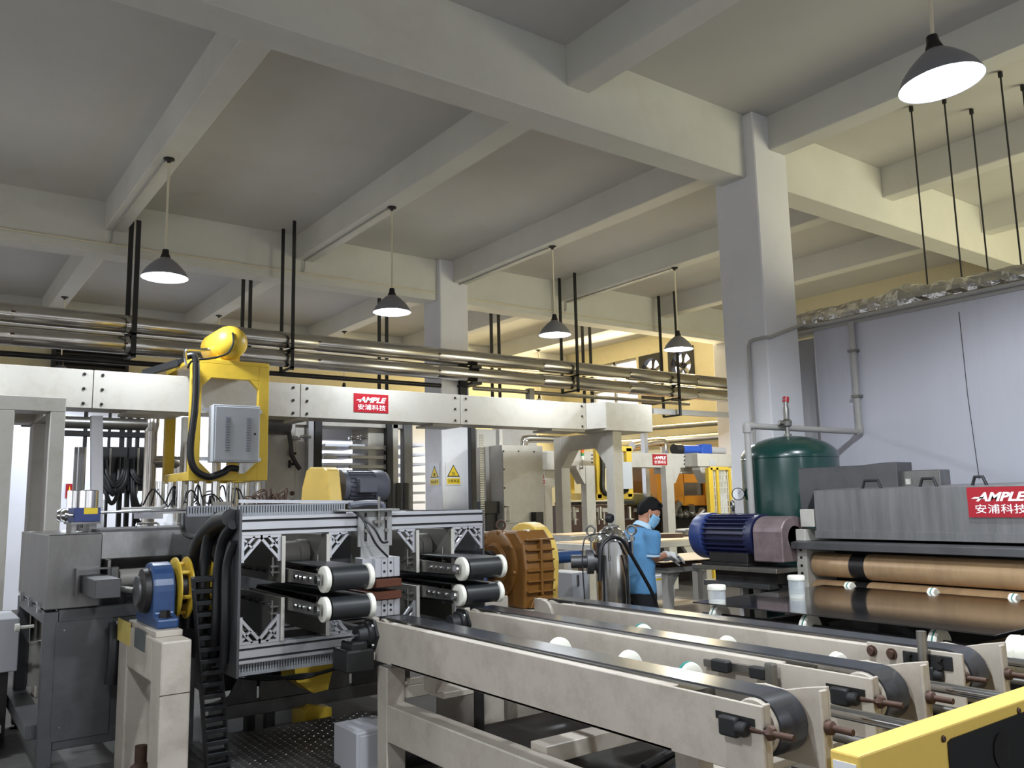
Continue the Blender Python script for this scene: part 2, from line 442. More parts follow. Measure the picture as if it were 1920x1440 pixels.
# exhaust fans in the other two openings
def fan(a, b, label):
    cy = (a+b)/2; hw = (b-a)/2; zc = WZ1-hw*1.05; R = hw*0.78
    t = thing('exhaust_fan', label, 'fan', (WX+0.05, cy, WZ0), 'exhaust fans in the wall')
    mb = MB(); n = 32
    x0, x1 = WX-0.03, WX+0.12
    for k in range(n):                                  # square plate with a round hole
        t0, t1 = 2*pi*k/n, 2*pi*(k+1)/n
        def sq(th):
            c, s = cos(th), sin(th); m_ = max(abs(c), abs(s)); return (c/m_*hw, s/m_*hw*1.02)
        p = [(R*cos(t0), R*sin(t0)), sq(t0), sq(t1), (R*cos(t1), R*sin(t1))]
        mb.add([(x0, cy+u, zc+v) for u, v in p]+[(x1, cy+u, zc+v) for u, v in p],
               [(0,1,2,3), (7,6,5,4), (0,3,7,4), (1,5,6,2)])
    build('fan_frame', mb, M['black_iron'], t)
    build('infill_plate', MB().box(WX+0.02, WX+0.08, a, b, WZ0, zc-hw*1.0), M['black_iron'], t)
    mb = MB()
    for k in range(5):
        th = 2*pi*k/5+0.3
        d = Vector((0, cos(th), sin(th))); s = Vector((0, -sin(th), cos(th)))
        c0 = Vector((WX+0.06, cy, zc))
        mb.add([c0+d*0.05-s*0.03, c0+d*R*0.95-s*0.07+Vector((0.03,0,0)), c0+d*R*0.95+s*0.09-Vector((0.03,0,0)), c0+d*0.05+s*0.04],
               [(0,1,2,3)])
        mb.add([c0+d*0.05-s*0.03+V(.006,0,0), c0+d*R*0.95-s*0.07+Vector((0.036,0,0)), c0+d*R*0.95+s*0.09-Vector((0.024,0,0)), c0+d*0.05+s*0.04+V(.006,0,0)],
               [(3,2,1,0)])
    build('fan_blades', mb, M['steel'], t)
    mb = MB().cyl((WX+0.0, cy, zc), (WX+0.11, cy, zc), 0.07, 14)
    for k in range(3):
        th = 2*pi*k/3
        mb.bar((WX-0.01, cy, zc), (WX-0.01, cy+R*cos(th), zc+R*sin(th)), 0.025)
    build('fan_motor', mb, M['dark_steel'], t)
fan(*ops[1], 'dark square exhaust fan next to the bright two-pane window')
fan(*ops[0], 'dark square exhaust fan behind the rightmost small pendant lamp')

# front and left walls behind the camera, with their window bands and gate
mb = MB()
mb.box(-6.2, 8, -9.2, -9, 0, 1.2); mb.box(-6.2, 8, -9.2, -9, 3.0, ZC)
for x in (-6.2, -2.6, 1.0, 4.6, 7.6): mb.box(x, x+0.4, -9.2, -9, 1.2, 3.0)
struct('wall_front', mb, M['column'])
mb = MB()
mb.box(-6.2, -6, -9, 17.8, 0, 1.2); mb.box(-6.2, -6, -9, 17.8, 2.6, ZC)
for y in (-9, -4, 1, 6, 11, 17.4): mb.box(-6.2, -6, y, y+0.4, 1.2, 2.6)
struct('wall_left', mb, M['column'])
mb = MB()
mb.box(7.9, 9.0, -1.3, -1.1, 0, ZC); mb.box(9.0, 14.0, -1.3, -1.1, 4.0, ZC); mb.box(14.0, 14.8, -1.3, -1.1, 0, ZC)
mb.box(7.9, 8.1, -9.2, -1.1, 0, ZC)
struct('wall_front_right', mb, M['yellow_wall'])

# white panelled partition behind the coating machine
PX = 7.56
pe = at(1525, 640, X=PX); PZ = at(1600, 607, X=PX).z
mb = MB().box(PX, PX+0.1, -9.0, pe.y-0.03, 0, PZ).cyl((PX+0.05, pe.y-0.03, 0), (PX+0.05, pe.y-0.03, PZ), 0.05, 14)
pw = struct('wall_partition', mb, M['white_panel'])
pl = at(1470, 648, X=PX+0.12)
struct('wall_partition_return', MB().box(PX+0.12, PX+0.2, pe.y-0.1, 5.9, 0, PZ-0.04), M['grey_panel'])
struct('trim_1', MB().box(PX-0.012, PX+0.24, -9.0, 5.4, PZ, PZ+0.035), M['pipe_grey'])
# hairline rope of stains: a thin hanging wire on the panel
for i, (x0, y0, x1, y1) in enumerate(((1798, 585, 1836, 898),)):
    p, q = at(x0, y0, X=PX-0.01), at(x1, y1, X=PX-0.01)
    tag(build('thin_wire', MB().tube([p, (p+q)/2+V(0,0.012,0), q], 0.003, 5), M['dark_steel']),
        'thin dark wire hanging down the white wall panel', 'wire')
# ceiling conduits on the second main beam and on the soffits (white cable runs)
zc_ = 5.02
mb = MB().tube([(-1, 11.33, zc_), (6.80, 11.33, zc_)], 0.012, 6).tube([(7.37, 11.33, zc_-0.02), (14.3, 11.33, zc_-0.02)], 0.012, 6)
tag(build('cable_conduit', mb, M['cable_white']), 'thin cream cable conduit running along the far main beam', 'conduit')
# ------------------------------------------------------------------ pendant lamps
def pendant(base, rim, R, tilt=(0,0), label='', power=1.0):
    """base: ceiling rose, rim: centre of the shade's rim"""
    base = Vector(base); rim = Vector(rim)
    t = thing('pendant_lamp', label, 'lamp', base, 'pendant lamps under the ceiling beams')
    ax = Vector((tilt[0], tilt[1], 1)).normalized()
    h = R*1.0
    top = rim+ax*h
    build('ceiling_rose', MB().lathe(base, (0,0,-1), [(0, 0.055), (0.015, 0.055), (0.03, 0.02), (0.05, 0.015)], 14), M['dark_steel'], t)
    build('rod', MB().cyl(base, top+ax*0.03, 0.011, 8), M['cable_white'], t)
    prof = [(0, R), (-0.004, R*1.0), (h*0.25, R*0.88), (h*0.5, R*0.70), (h*0.75, R*0.44), (h*0.9, R*0.24)]
    outer = [(0, R), (h*0.12, R*0.955), (h*0.3, R*0.86), (h*0.5, R*0.70), (h*0.7, R*0.50), (h*0.85, R*0.32), (h*0.92, R*0.2)]
    build('lamp_shade', MB().lathe(rim, ax, outer, 36, caps=False), M['shade_out'], t)
    inner = [(0.002, R*0.99), (h*0.12, R*0.94), (h*0.3, R*0.845), (h*0.5, R*0.685), (h*0.7, R*0.48), (h*0.84, R*0.30), (h*0.85, 0.001)]
    build('shade_lining', MB().lathe(rim, ax, inner, 36, caps=False), M['shade_in'], t)
    build('lamp_holder', MB().lathe(rim+ax*h*0.86, ax, [(0, R*0.2), (0.02, R*0.22), (0.06, 0.035), (0.1, 0.03), (0.1, 0.0)], 16), M['dark_steel'], t)
    build('bulb', MB().sphere(rim+ax*h*0.30, R*0.34, 16, 10, sz=1.15), M['bulb'], t)
    ld = bpy.data.lights.new('bulb_light', 'SPOT'); ld.energy = LAMP_POWER*4*power; ld.color = LAMP_COLOR; ld.shadow_soft_size = 0.09
    ld.spot_size = radians(164); ld.spot_blend = 0.3
    lo = bpy.data.objects.new('bulb_light', ld); COL.objects.link(lo)
    lo.location = rim+ax*(h*0.30-R*0.42)
    lo.rotation_euler = (-ax).to_track_quat('-Z', 'Y').to_euler()
    return t
LZ = 3.94
vis = [((2.0, 8.62), (300, 527), 'lit pendant lamp nearest the yellow lifting frame'),
       ((4.58, 8.66), (740, 582), 'lit pendant lamp just left of the far column'),
       ((7.22, 8.85), (1046, 625), 'lit pendant lamp just right of the far column'),
       ((9.54, 8.70), (1274, 653), 'lit pendant lamp in front of the exhaust fans')]
for (bx, by), (rx, ry), lb in vis:
    r = at(rx, ry+2, X=bx); pendant((bx, by, ZS), (bx, by, r.z), 0.225, (0,0), lb)
nl = at(1765, 157, X=4.60)
pendant((4.57, nl.y-0.03, ZS), nl, 0.225, (-0.05, 0.07), 'big tilted lit pendant lamp closest to the viewer, high up', 2.05)
far = [((2.0, 15.4), 'small pendant lamp far back above the left end of the gantry'), ((4.58, 15.5), 'small pendant lamp far back behind the yellow round tank'),
       ((7.2, 15.7), 'small pendant lamp far back left of the far column'), ((12.04, 15.4), 'small pendant lamp far back near the bright window')]
for (bx, by), lb in far: pendant((bx, by, ZS), (bx, by, 3.86), 0.2, (0,0), lb, 1.5)
# lamps of the bays behind and beside the camera
for bx, by, lb in ((2.0, 2.1, 'pendant lamp hanging above the viewer, left of the tilted lamp'),                   (-0.56, 2.1, 'pendant lamp over the aisle left of the viewer'), (2.0, -3.6, 'pendant lamp two bays behind the viewer'),
                   (12.04, 8.8, 'added pendant lamp hidden behind the near column, in the bay of the exhaust fans'),  # unseen lamp assumed on the lamp grid, added to brighten the second line
                   (7.2, -3.6, 'pendant lamp two bays behind the viewer by the white wall'), (-0.56, 8.6, 'pendant lamp left of the yellow lifting frame, beyond the gantry end')):
    pendant((bx, by, ZS), (bx, by, LZ), 0.225, (0,0), lb, 2.05)

# soffit cables from the lamps to the far main beam
for ((bx, by), _, _), lb in zip(vis, ('above the yellow lifting frame', 'left of the far column', 'right of the far column', 'in front of the exhaust fans')):
    mb = MB().tube([(bx-0.03, by+0.07, ZS-0.012), (bx-0.03, 11.30, ZS-0.012), (bx-0.03, 11.315, ZS-0.04), (bx-0.03, 11.318, zc_+0.05), (bx-0.05, 11.318, zc_+0.02)], 0.011, 6)
    tag(build('lamp_cable', mb, M['pipe_grey']), 'grey cable under the ceiling beam to the lamp '+lb, 'cable', 'lamp cables under the ceiling beams')

# ------------------------------------------------------------------ clad steam pipes
PY = 10.95
def pipe(y_at_740, label):
    z = at(740, y_at_740, Y=PY).z
    r = 0.112
    t = thing('clad_pipe', label, 'pipe', (4, PY, z), 'clad steam pipes')
    joints = [-1.5, 0.9, 2.1, 3.4, 4.6, 6.55, 8.6, 10.6, 12.4, 14.4]
    for a, b in zip(joints[:-1], joints[1:]):
        build('cladding_sheet', MB().lathe((a, PY, z), (1,0,0), [(0, r), (0.01, r+0.004), (b-a-0.01, r+0.004), (b-a, r)], 28), M['pipe_cladding'], t)
    for a in joints[1:-1]:
        build('rivet', MB().box(a-0.02, a+0.02, PY-r-0.008, PY-r+0.01, z-0.010, z+0.010), M['rust'], t)
    return z
z_up = pipe(658, 'upper shiny clad pipe of the pair crossing under the ceiling')
z_lo = pipe(690, 'lower shiny clad pipe of the pair crossing under the ceiling')
# black hangers: front rod, rear rod, cross bars under each pipe
def hanger(px_front, px_rear, ztop_f, w, label, ground=False, zb=None):
    xf = at(px_front, 600, Y=PY-0.2).x
    yr = PY+0.22
    zlow = zb if zb is not None else z_lo-0.18
    t = thing('pipe_hanger', label, 'hanger', (xf, PY, zlow), 'pipe hangers')
    build('front_rod', MB().box(xf-w/2, xf+w/2, PY-0.2, PY-0.17, zlow, ztop_f), M['black_iron'], t)
    build('rear_rod', MB().box(xf-w/2, xf+w/2, yr, yr+0.03, zlow, ZC), M['black_iron'], t)
    for z in (z_up-0.135, z_lo-0.135):
        build('cross_bar', MB().box(xf-w/2, xf+w/2, PY-0.2, yr+0.03, z-0.025, z), M['black_iron'], t)
    if ground:
        build('support_foot', MB().box(xf-w/2, xf+w/2, PY-0.2, yr+0.03, zlow-0.03, zlow), M['black_iron'], t)
hanger(253, 243, ZS, 0.055, 'black pipe hanger just left of the nearest pendant lamp')
hanger(550, 540, ZC, 0.04, 'black pipe hanger right of the yellow round tank')
hanger(1081, 1092, ZC, 0.045, 'black pipe hanger beside the lamp right of the far column')
hanger(1268, 1250, ZC, 0.05, 'black pipe hanger in front of the rightmost exhaust fan', True, z_lo-0.45)
for x, yb, lb in ((460, 622, 'thin black rod pair behind the yellow round tank'), (717, 650, 'thin black rod pair behind the lamp left of the far column'),
                  (928, 668, 'thin black rod pair right of the far column'), (1100, 690, 'thin black rod pair left of the bright window')):
    p = at(x-6, yb, Y=12.1)
    q = at(x+8, yb, Y=12.1)
    t = thing('hanger_rod_pair', lb, 'hanger', (p.x, 12.1, p.z), 'thin hanger rods')
    for k in (p, q): build('rod', MB().box(k.x-0.022, k.x+0.022, 12.08, 12.12, z_lo-0.3, ZC), M['black_iron'], t)
    build('bracket', MB().box(p.x-0.05, q.x+0.05, 12.06, 12.14, z_lo-0.34, z_lo-0.3), M['black_iron'], t)
# bracket holding the pipes on the far column
t = thing('pipe_bracket', 'black bracket carrying the two clad pipes on the far column', 'bracket', (7.2, 11.2, z_lo-0.3))
for z in (z_up-0.135, z_lo-0.135): build('cross_bar', MB().box(7.12, 7.3, PY-0.15, 11.25, z-0.04, z), M['black_iron'], t)
build('upright', MB().box(7.14, 7.28, 11.19, 11.25, z_lo-0.5, z_up), M['black_iron'], t)
# thin dark service pipe under them
p0 = at(60, 679, Y=11.2); p1 = at(1030, 745, Y=11.2)
zt = (at(552, 703, Y=11.2).z)
tag(build('service_pipe', MB().tube([(0.75, 11.2, zt-0.1), (0.76, 11.2, zt-0.01), (0.80, 11.2, zt), (3.0, 11.2, zt), (6.78, 11.2, zt)], 0.035, 10), M['dark_steel']),
    'thin dark service pipe running behind the gantry beam', 'pipe')
tag(build('service_pipe', MB().tube([(7.4, 11.2, zt), (10.2, 11.2, zt), (12.5, 11.2, zt)], 0.035, 10).box(8.5, 8.6, 11.14, 11.26, zt-0.2, zt+0.06), M['steel']),
    'thin grey service pipe right of the far column', 'pipe')

# ------------------------------------------------------------------ foil duct over the partition and its hanger rods
pts = []; rnd = random.Random(3)
n = 90
mb = MB(); ring = 18
ya, yb = 5.35, -1.02
dz = at(1700, 566, X=PX+0.26).z
base = 0
for i in range(n+1):
    y = ya+(yb-ya)*i/n
    bulge = 0.05*math.exp(-((y-4.15)/0.16)**2)
    for k in range(ring):
        th = 2*pi*k/ring
        r = 0.125+bulge+rnd.uniform(-0.012, 0.012)+0.008*sin(y*40)
        mb.v.append((PX+0.27+r*cos(th), y, dz+r*0.95*sin(th)))
for i in range(n):
    for k in range(ring):
        k2 = (k+1) % ring
        mb.f.append([i*ring+k, i*ring+k2, (i+1)*ring+k2, (i+1)*ring+k]); mb.smooth.append(False)
tag(build('foil_duct', mb, M['foil']), 'crinkled silver foil duct lying on top of the white wall', 'duct')
for i, (x, y, lb) in enumerate(((1708, 200, 'first thin dark rod above the foil duct, nearest the column'), (1770, 185, 'second thin dark rod above the foil duct, counted from the column'),
        (1821, 205, 'third thin dark rod above the foil duct, counted from the column'), (1875, 135, 'fourth thin dark rod above the foil duct, counted from the column'),
        (1917, 160, 'thin dark rod above the foil duct, last one from the column'))):
    p = at(x, y, Z=ZC-0.01)
    p0 = Vector((p.x, p.y, 3.55))
    o = build('hanging_rod', MB().cyl(p, p0, 0.009, 6).cyl(p, p-V(0,0,0.05), 0.022, 8), M['black_iron'])
    tag(o, lb, 'rod', 'rods hanging over the foil duct')
# ------------------------------------------------------------------ belt lift conveyor in front
t = thing('belt_conveyor', 'cream belt conveyor with three parallel black belt lanes', 'conveyor', (2.9, 3.1, 0))
ZT = 1.0
def stadium(y0, y1, zc, r, n=12):
    """belt loop outline in Y,Z"""
    pts = [(y0-r*sin(pi*k/n), zc+r*cos(pi*k/n)) for k in range(n+1)]
    pts += [(y1+r*sin(pi*k/n), zc-r*cos(pi*k/n)) for k in range(n+1)]
    return pts
def belt_mb(mb, x0, x1, y0, y1, zc, r, th=0.008):
    a = stadium(y0, y1, zc, r); b = stadium(y0, y1, zc, r-th); n = len(a)
    base = len(mb.v)
    for x in (x0, x1):
        for y, z in a: mb.v.append((x, y, z))
        for y, z in b: mb.v.append((x, y, z))
    for i in range(n):
        j = (i+1) % n
        for f in ([base+i, base+j, base+2*n+j, base+2*n+i], [base+n+j, base+n+i, base+3*n+i, base+3*n+j],
                  [base+j, base+i, base+n+i, base+n+j], [base+2*n+i, base+2*n+j, base+3*n+j, base+3*n+i]):
            mb.f.append(f); mb.smooth.append(True)
    return mb
LX = (2.265, 2.895, 3.515)
for i, X0 in enumerate(LX):
    yn, yf = 1.79, 4.60
    mb = MB()
    mb.box(X0, X0+0.012, yn, yf, 0.762, 0.985)                    # left side plate
    mb.box(X0+0.012, X0+0.045, yn, yn+0.012, 0.762, 0.988)        # bent end flange
    mb.box(X0+0.012, X0+0.05, yn+0.4, yf-0.25, 0.972, 0.985)      # top lip
    mb.box(X0+0.04, X0+0.20, yn+0.36, yf-0.30, 0.775, 0.962)      # inner tube
    mb.box(X0, X0+0.24, yn+0.40, yf-0.30, 0.762, 0.775)
    # right side plate with a wavy upper end
    poly = [(yn-0.09, 0.762), (yf, 0.762), (yf, 0.985), (yn+0.25, 0.985), (yn+0.16, 1.0), (yn+0.08, 0.992), (yn+0.0, 1.012), (yn-0.09, 1.03)]
    mb.prism(poly, (X0+0.225, 0, 0), (0,1,0), (0,0,1), (0.012, 0, 0))
    mb.box(X0+0.19, X0+0.225, yn-0.09, yn-0.078, 0.762, 1.02)
    lane = build('conveyor_lane', mb, M['cream'], t, bev=0.003)
    build('end_cap', MB().box(X0-0.008, X0+0.03, yf-0.10, yf+0.005, 0.765, 1.0), M['cream'], lane, bev=0.003)
    build('belt', belt_mb(MB(), X0+0.062, X0+0.202, yn+0.075, yf-0.10, ZT-0.10, 0.10), M['belt'], lane, auto=30)
    pul = MB()
    for y in (yn+0.075, yf-0.10): pul.lathe((X0+0.05, y, ZT-0.10), (1,0,0), [(0, 0.03), (0, 0.085), (0.012, 0.091), (0.152, 0.091), (0.164, 0.085), (0.164, 0.03)], 28)
    pieces('pulley', pul, M['cream'], lane)
    # belt tension screw at the near end
    zb = 0.905
    mb = MB().box(X0-0.03, X0+0.0, yn+0.085, yn+0.16, zb-0.032, zb+0.032)
    mb.cyl((X0-0.016, yn+0.05, zb), (X0-0.016, yn+0.09, zb), 0.024, 10)
    build('tension_block', mb, M['black_iron'], lane, bev=0.008, seg=2)
    build('tension_screw', MB().cyl((X0+0.02, yn-0.10, zb), (X0-0.0, yn+0.09, zb), 0.0105, 10).lathe((X0+0.017, yn-0.012, zb), (0,-1,0), [(0, 0.026), (0.012, 0.024), (0.02, 0.016)], 6), M['rust'], lane)
    build('slot', MB().box(X0-0.003, X0, yn+0.03, yn+0.19, zb+0.012, zb+0.036), M['black'], lane)
    build('end_bolt', MB().lathe((X0+0.21, yn-0.092, zb), (0,-1,0), [(0, 0.024), (0.018, 0.022), (0.024, 0.011), (0.09, 0.011)], 10), M['rust'], lane)
    # drive bearing at the far end
    if i < 2:
        mb = MB().lathe((X0-0.10, yf-0.06, 0.905), (1,0,0), [(0, 0.03), (0.0, 0.055), (0.05, 0.062), (0.055, 0.075), (0.085, 0.075)], 20)
        mb.prism([(-0.10, 0), (-0.05, 0.085), (0.05, 0.085), (0.10, 0), (0.05, -0.085), (-0.05, -0.085)], (X0-0.016, yf-0.06, 0.905), (0,1,0), (0,0,1), (0.016, 0, 0))
        br = build('flange_bearing', mb, M['black_iron'], t)
        mb = MB()
        for a, b in ((0.045, 0.05), (-0.045, 0.05), (0.05, -0.055), (-0.05, -0.055)): mb.lathe((X0-0.016, yf-0.06+a, 0.905+b), (-1,0,0), [(0, 0.014), (0.012, 0.012)], 6)
        pieces('bolt', mb, M['steel'], br)
    else:
        build('end_disc', MB().lathe((X0-0.02, yf-0.10, ZT-0.10), (1,0,0), [(0, 0.0), (0, 0.095), (0.02, 0.098)], 28), M['cream'], lane)
build('drive_shaft', MB().cyl((LX[0]-0.12, 4.54, 0.905), (LX[2]+0.3, 4.54, 0.905), 0.017, 12), M['chrome'], t)
mb = MB().box(LX[0]-0.20, LX[0]-0.03, 4.44, 4.64, 0.72, 0.84).box(LX[0]-0.16, LX[0]-0.06, 4.46, 4.62, 0.80, 0.88)
build('drive_motor', mb, M['black'], t, bev=0.01)
# sensors on the middle lane, lever on the last lane, joint plate with bolts
X1 = LX[1]-0.012
p = [at(x, y, X=X1) for x, y in ((1322, 1242), (1450, 1262))]
build('sensor_rail', MB().bar(p[0], p[1], 0.02, 0.03), M['steel'], t)
for x0, x1, y0, y1 in ((1338, 1370, 1234, 1262), (1409, 1440, 1247, 1275)):
    a, b = at(x0, y0, X=X1-0.02), at(x1, y1, X=X1-0.02)
    build('sensor', MB().box(X1-0.045, X1-0.005, a.y, b.y, b.z, a.z), M['black_iron'], t, bev=0.006)
a, b = at(1437, 1246, X=X1-0.02), at(1457, 1290, X=X1-0.02)
build('stop_pin', MB().box(X1-0.04, X1-0.005, a.y, b.y, b.z, a.z+0.01), M['steel'], t, bev=0.006)
X2 = LX[2]-0.006
a, b = at(1626, 1203, X=X2), at(1700, 1290, X=X2)
build('joint_plate', MB().box(X2-0.008, X2+0.006, a.y, b.y-0.25, 0.765, a.z), M['cream'], t, bev=0.002)
for x, y in ((1635, 1220), (1672, 1226)):
    c = at(x, y, X=X2-0.01)
    build('bolt', MB().lathe((X2-0.008, c.y, c.z), (-1,0,0), [(0, 0.024), (0.006, 0.024), (0.006, 0.016), (0.02, 0.015)], 12), M['rust'], t)
c = at(1725, 1235, X=X2-0.02)
lv = build('stop_lever', MB().box(X2-0.014, X2-0.004, c.y-0.13, c.y+0.08, c.z-0.035, c.z+0.022), M['black_iron'], t, bev=0.003)
build('lever_pin', MB().cyl((X2-0.03, c.y-0.02, c.z-0.02), (X2-0.03, c.y-0.02, c.z+0.115), 0.02, 12), M['steel'], lv)
mb = MB()
for dy, dz_ in ((0.05, 0.01), (0.05, -0.022), (-0.08, 0.01), (-0.08, -0.022)): mb.lathe((X2-0.014, c.y+dy, c.z+dz_), (-1,0,0), [(0, 0.014), (0.014, 0.013)], 6)
pieces('bolt', mb, M['dark_steel'], lv)
# carrying wheels on their shafts
for row, (xs, sy) in enumerate((([(1050, 1195), (1170, 1221), (1285, 1242)], 1), ([(1212, 1168), (1360, 1193), (1563, 1224)], 1))):
    for x, y in xs:
        c = at(x, y, Z=ZT); xc = (2.60, 3.20)[row]; c = Vector((xc, c.y, ZT-0.075))
        w = build('carrying_wheel', MB().lathe(c+V(0,-0.012,0), (0,1,0), [(0, 0.02), (0, 0.064), (0.004, 0.07), (0.012, 0.073)], 28), M['white_nylon'], t)
        build('wheel_tyre', MB().lathe(c+V(0,0.0,0), (0,1,0), [(0, 0.05), (0.0, 0.075), (0.014, 0.0755), (0.016, 0.05)], 28), M['teal'] if (x in (1285, 1212)) else M['white_nylon'], w)
for xc in (2.60, 3.20, 3.90):
    build('wheel_shaft', MB().cyl((xc, 1.46, ZT-0.075), (xc, 3.75, ZT-0.075), 0.02, 14), M['chrome'], t)
    build('tie_shaft', MB().cyl((xc-0.02, 1.46, ZT-0.15), (xc-0.02, 2.2, ZT-0.15), 0.017, 12), M['steel'], t)
# support frame below
def fz(x, y): return at(x, y, X=2.36).z
mb = MB()
mb.box(2.29, 2.41, 4.40, 4.52, 0.0, 0.73)                          # corner post
mb.box(2.29, 2.41, 1.5, 4.40, 0.33, 0.53)                          # side rail
mb.box(2.29, 2.41, 1.5, 1.62, 0.0, 0.33)
pieces('support_frame', mb, M['cream'], t, bev=0.006)
mb = MB().box(2.41, 3.75, 4.38, 4.50, 0.55, 0.62).box(2.41, 3.75, 4.38, 4.39, 0.62, 0.66).box(2.41, 3.75, 3.10, 3.22, 0.48, 0.56)
pieces('cross_member', mb, M['cream'], t, bev=0.004)
mb = MB()
for y in (2.25, 4.12):
    mb.box(2.40, 2.48, y-0.06, y+0.06, 0.63, 0.765).box(2.44, 3.7, y-0.09, y+0.09, 0.60, 0.635)
pieces('lane_bracket', mb, M['cream'], t, bev=0.004)
mb = MB().box(3.62, 3.74, 1.5, 4.5, 0.33, 0.53).box(3.62, 3.74, 4.4, 4.52, 0, 0.33).box(3.62, 3.74, 1.5, 1.62, 0, 0.33)
pieces('support_frame', mb, M['cream'], t, bev=0.006)
lj = at(898, 1320, Y=3.9)
mb = MB().cyl((lj.x, 3.9, 0.36), (lj.x, 3.9, 0.78), 0.028, 14).lathe((lj.x, 3.9, 0.36), (0,0,1), [(0, 0.075), (0.02, 0.075), (0.03, 0.04), (0.06, 0.035)], 16)
build('lift_column', mb, M['dark_steel'], t)
build('lift_plate', MB().box(2.42, 3.6, 3.55, 4.25, 0.33, 0.36), M['dark_steel'], t)

# bundle of black hoses and bits under the conveyor
mb = MB()
rnd = random.Random(11)
for k in range(7):
    a = Vector((2.75+0.05*k, 3.0-0.03*k, 0.36+0.03*(k % 3)))
    mb.tube([a, a+V(0.25, 0.02+0.02*(k % 2), 0.03), a+V(0.5, 0.0, 0.10), a+V(0.8, 0.12, 0.06), a+V(1.1, 0.1+0.02*k, -0.05)], 0.02+0.004*(k % 2), 8, 5)
tag(build('hose_bundle', mb, M['hose']), 'bundle of black hoses lying under the belt conveyor', 'hoses')
t = thing('wiring_cabinet', 'small grey steel box on the floor left of the cream conveyor post', 'box', (2.38, 4.84, 0))
build('body', MB().box(2.24, 2.52, 4.68, 5.0, 0.0, 0.33), M['grey_panel'], t, bev=0.006)
build('door', MB().box(2.26, 2.50, 4.672, 4.68, 0.02, 0.31), M['grey_panel'], t, bev=0.003)
t = thing('stone_block', 'small pale worn block under the conveyor, on the black shelf', 'block', (3.35, 2.75, 0.44))
build('block_body', MB().box(3.18, 3.46, 2.58, 2.84, 0.30, 0.43), M['column'], t, bev=0.008)
mb = MB().box(2.85, 3.58, 2.5, 3.1, 0.24, 0.28)
for x in (2.87, 3.55):
    for y in (2.53, 3.06): mb.box(x-0.02, x+0.02, y-0.02, y+0.02, 0, 0.24)
tag(build('shelf_stand', mb, M['dark_steel'], bev=0.004), 'black steel shelf stand under the belt conveyor', 'stand')
rag = MB()
for i in range(8):
    th = i*pi/4
    rag.v.append((3.02+0.07*cos(th), 2.66+0.05*sin(th), 0.285+0.01*(i % 2)))
rag.v.append((3.02, 2.66, 0.315))
for i in range(8): rag.f.append([i, (i+1) % 8, 8]); rag.smooth.append(True)
rag.f.append(list(range(8))[::-1]); rag.smooth.append(True)
tag(build('rag', rag, M['glove']), 'crumpled white rag on the black shelf under the conveyor', 'rag')

# ------------------------------------------------------------------ yellow drive guard at the front
t = thing('chain_guard', 'yellow sheet steel guard over the wheel shafts, front corner', 'guard', (2.9, 1.42, 0))
xl = 2.135
mb = MB().box(xl, 4.3, 1.375, 1.465, 0.42, 0.95)
g = build('guard_cover', mb, M['yellow_pale'], t, bev=0.006, seg=2)
def gp(x, y): q = at(x, y, Y=1.374); return (q.x, q.z)
poly = [gp(1776, 1392), gp(1782, 1385), gp(1915, 1336), (4.1, gp(1915, 1336)[1]), (4.1, 0.5), (gp(1778, 1440)[0], 0.5)]
build('inspection_opening', MB().prism(poly[::-1], (0, 1.374, 0), (1,0,0), (0,0,1), (0, -0.004, 0)), M['black'], t)
c = gp(1870, 1400)
build('sprocket', MB().lathe((gp(1875, 1405)[0], 1.369, gp(1875, 1405)[1]), (0,-1,0), [(0, 0.0), (0, 0.055), (0.004, 0.055)], 28), M['dark_steel'], t)
for x, y in ((1771, 1386), (1912, 1333)):
    q = at(x, y, Y=1.37); build('bolt', MB().lathe((q.x, 1.375, q.z), (0,-1,0), [(0, 0.011), (0.006, 0.009)], 10), M['rust'], t)
a = at(1549, 1422, X=xl-0.002)
lb = build('warning_label', MB().box(xl-0.003, xl, 1.385, 1.455, 0.78, 0.925), M['sign_white'], t)
mb = MB().prism([(0.0, 0.0), (0.056, 0.0), (0.028, 0.05)], (xl-0.003, 1.448, 0.85), (0,-1,0), (0,0,1), (-0.001, 0, 0))
build('warning_triangle', mb, M['black'], lb)
build('stand_leg', MB().box(2.3, 2.42, 1.38, 1.46, 0, 0.42).box(4.0, 4.12, 1.38, 1.46, 0, 0.42), M['cream'], t)
# ------------------------------------------------------------------ panel turnover machine
AY, AZ = 5.55, 1.16
YF, YB = 4.95, 6.05                     # front faces of the front and rear aluminium rails
t = thing('panel_turner', 'aluminium framed panel turning machine with black belt arms', 'machine', (2.5, AY, 0))
def rail(x0, x1, y0, z0, z1, d=0.10):
    h = z1-z0; g = 0.035
    pts = [(0, 0), (0, h*.17), (g, h*.17), (g, h*.30), (0, h*.30), (0, h*.70), (g, h*.70), (g, h*.83), (0, h*.83), (0, h), (d, h), (d, 0)]
    return MB().prism([(b, a) for a, b in pts], (x0, y0, z0), (0,0,1), (0,1,0), (x1-x0, 0, 0))
XL, XR = 1.63, 3.33
for y in (YF, YB):
    for nm, z0, z1 in (('upper_rail', 1.487, 1.597), ('lower_rail', 0.757, 0.86)):
        rl = build(nm, rail(XL, XR, y, z0, z1), M['alu'], t)
        for k in (0.24, 0.765):
            zc = z0+(z1-z0)*k; build('slot_shade', MB().box(XL+0.002, XR-0.002, y+0.008, y+0.03, zc-(z1-z0)*0.06, zc+(z1-z0)*0.06), M['black_iron'], rl)  # dark strip standing in for the shade inside the rail groove
mb = MB()
for x in (XL+0.03, 2.5, XR-0.08): mb.box(x, x+0.05, YF+0.1, YB, 1.50, 1.59).box(x, x+0.05, YF+0.1, YB, 0.76, 0.85)
pieces('cross_rail', mb, M['alu'], t)
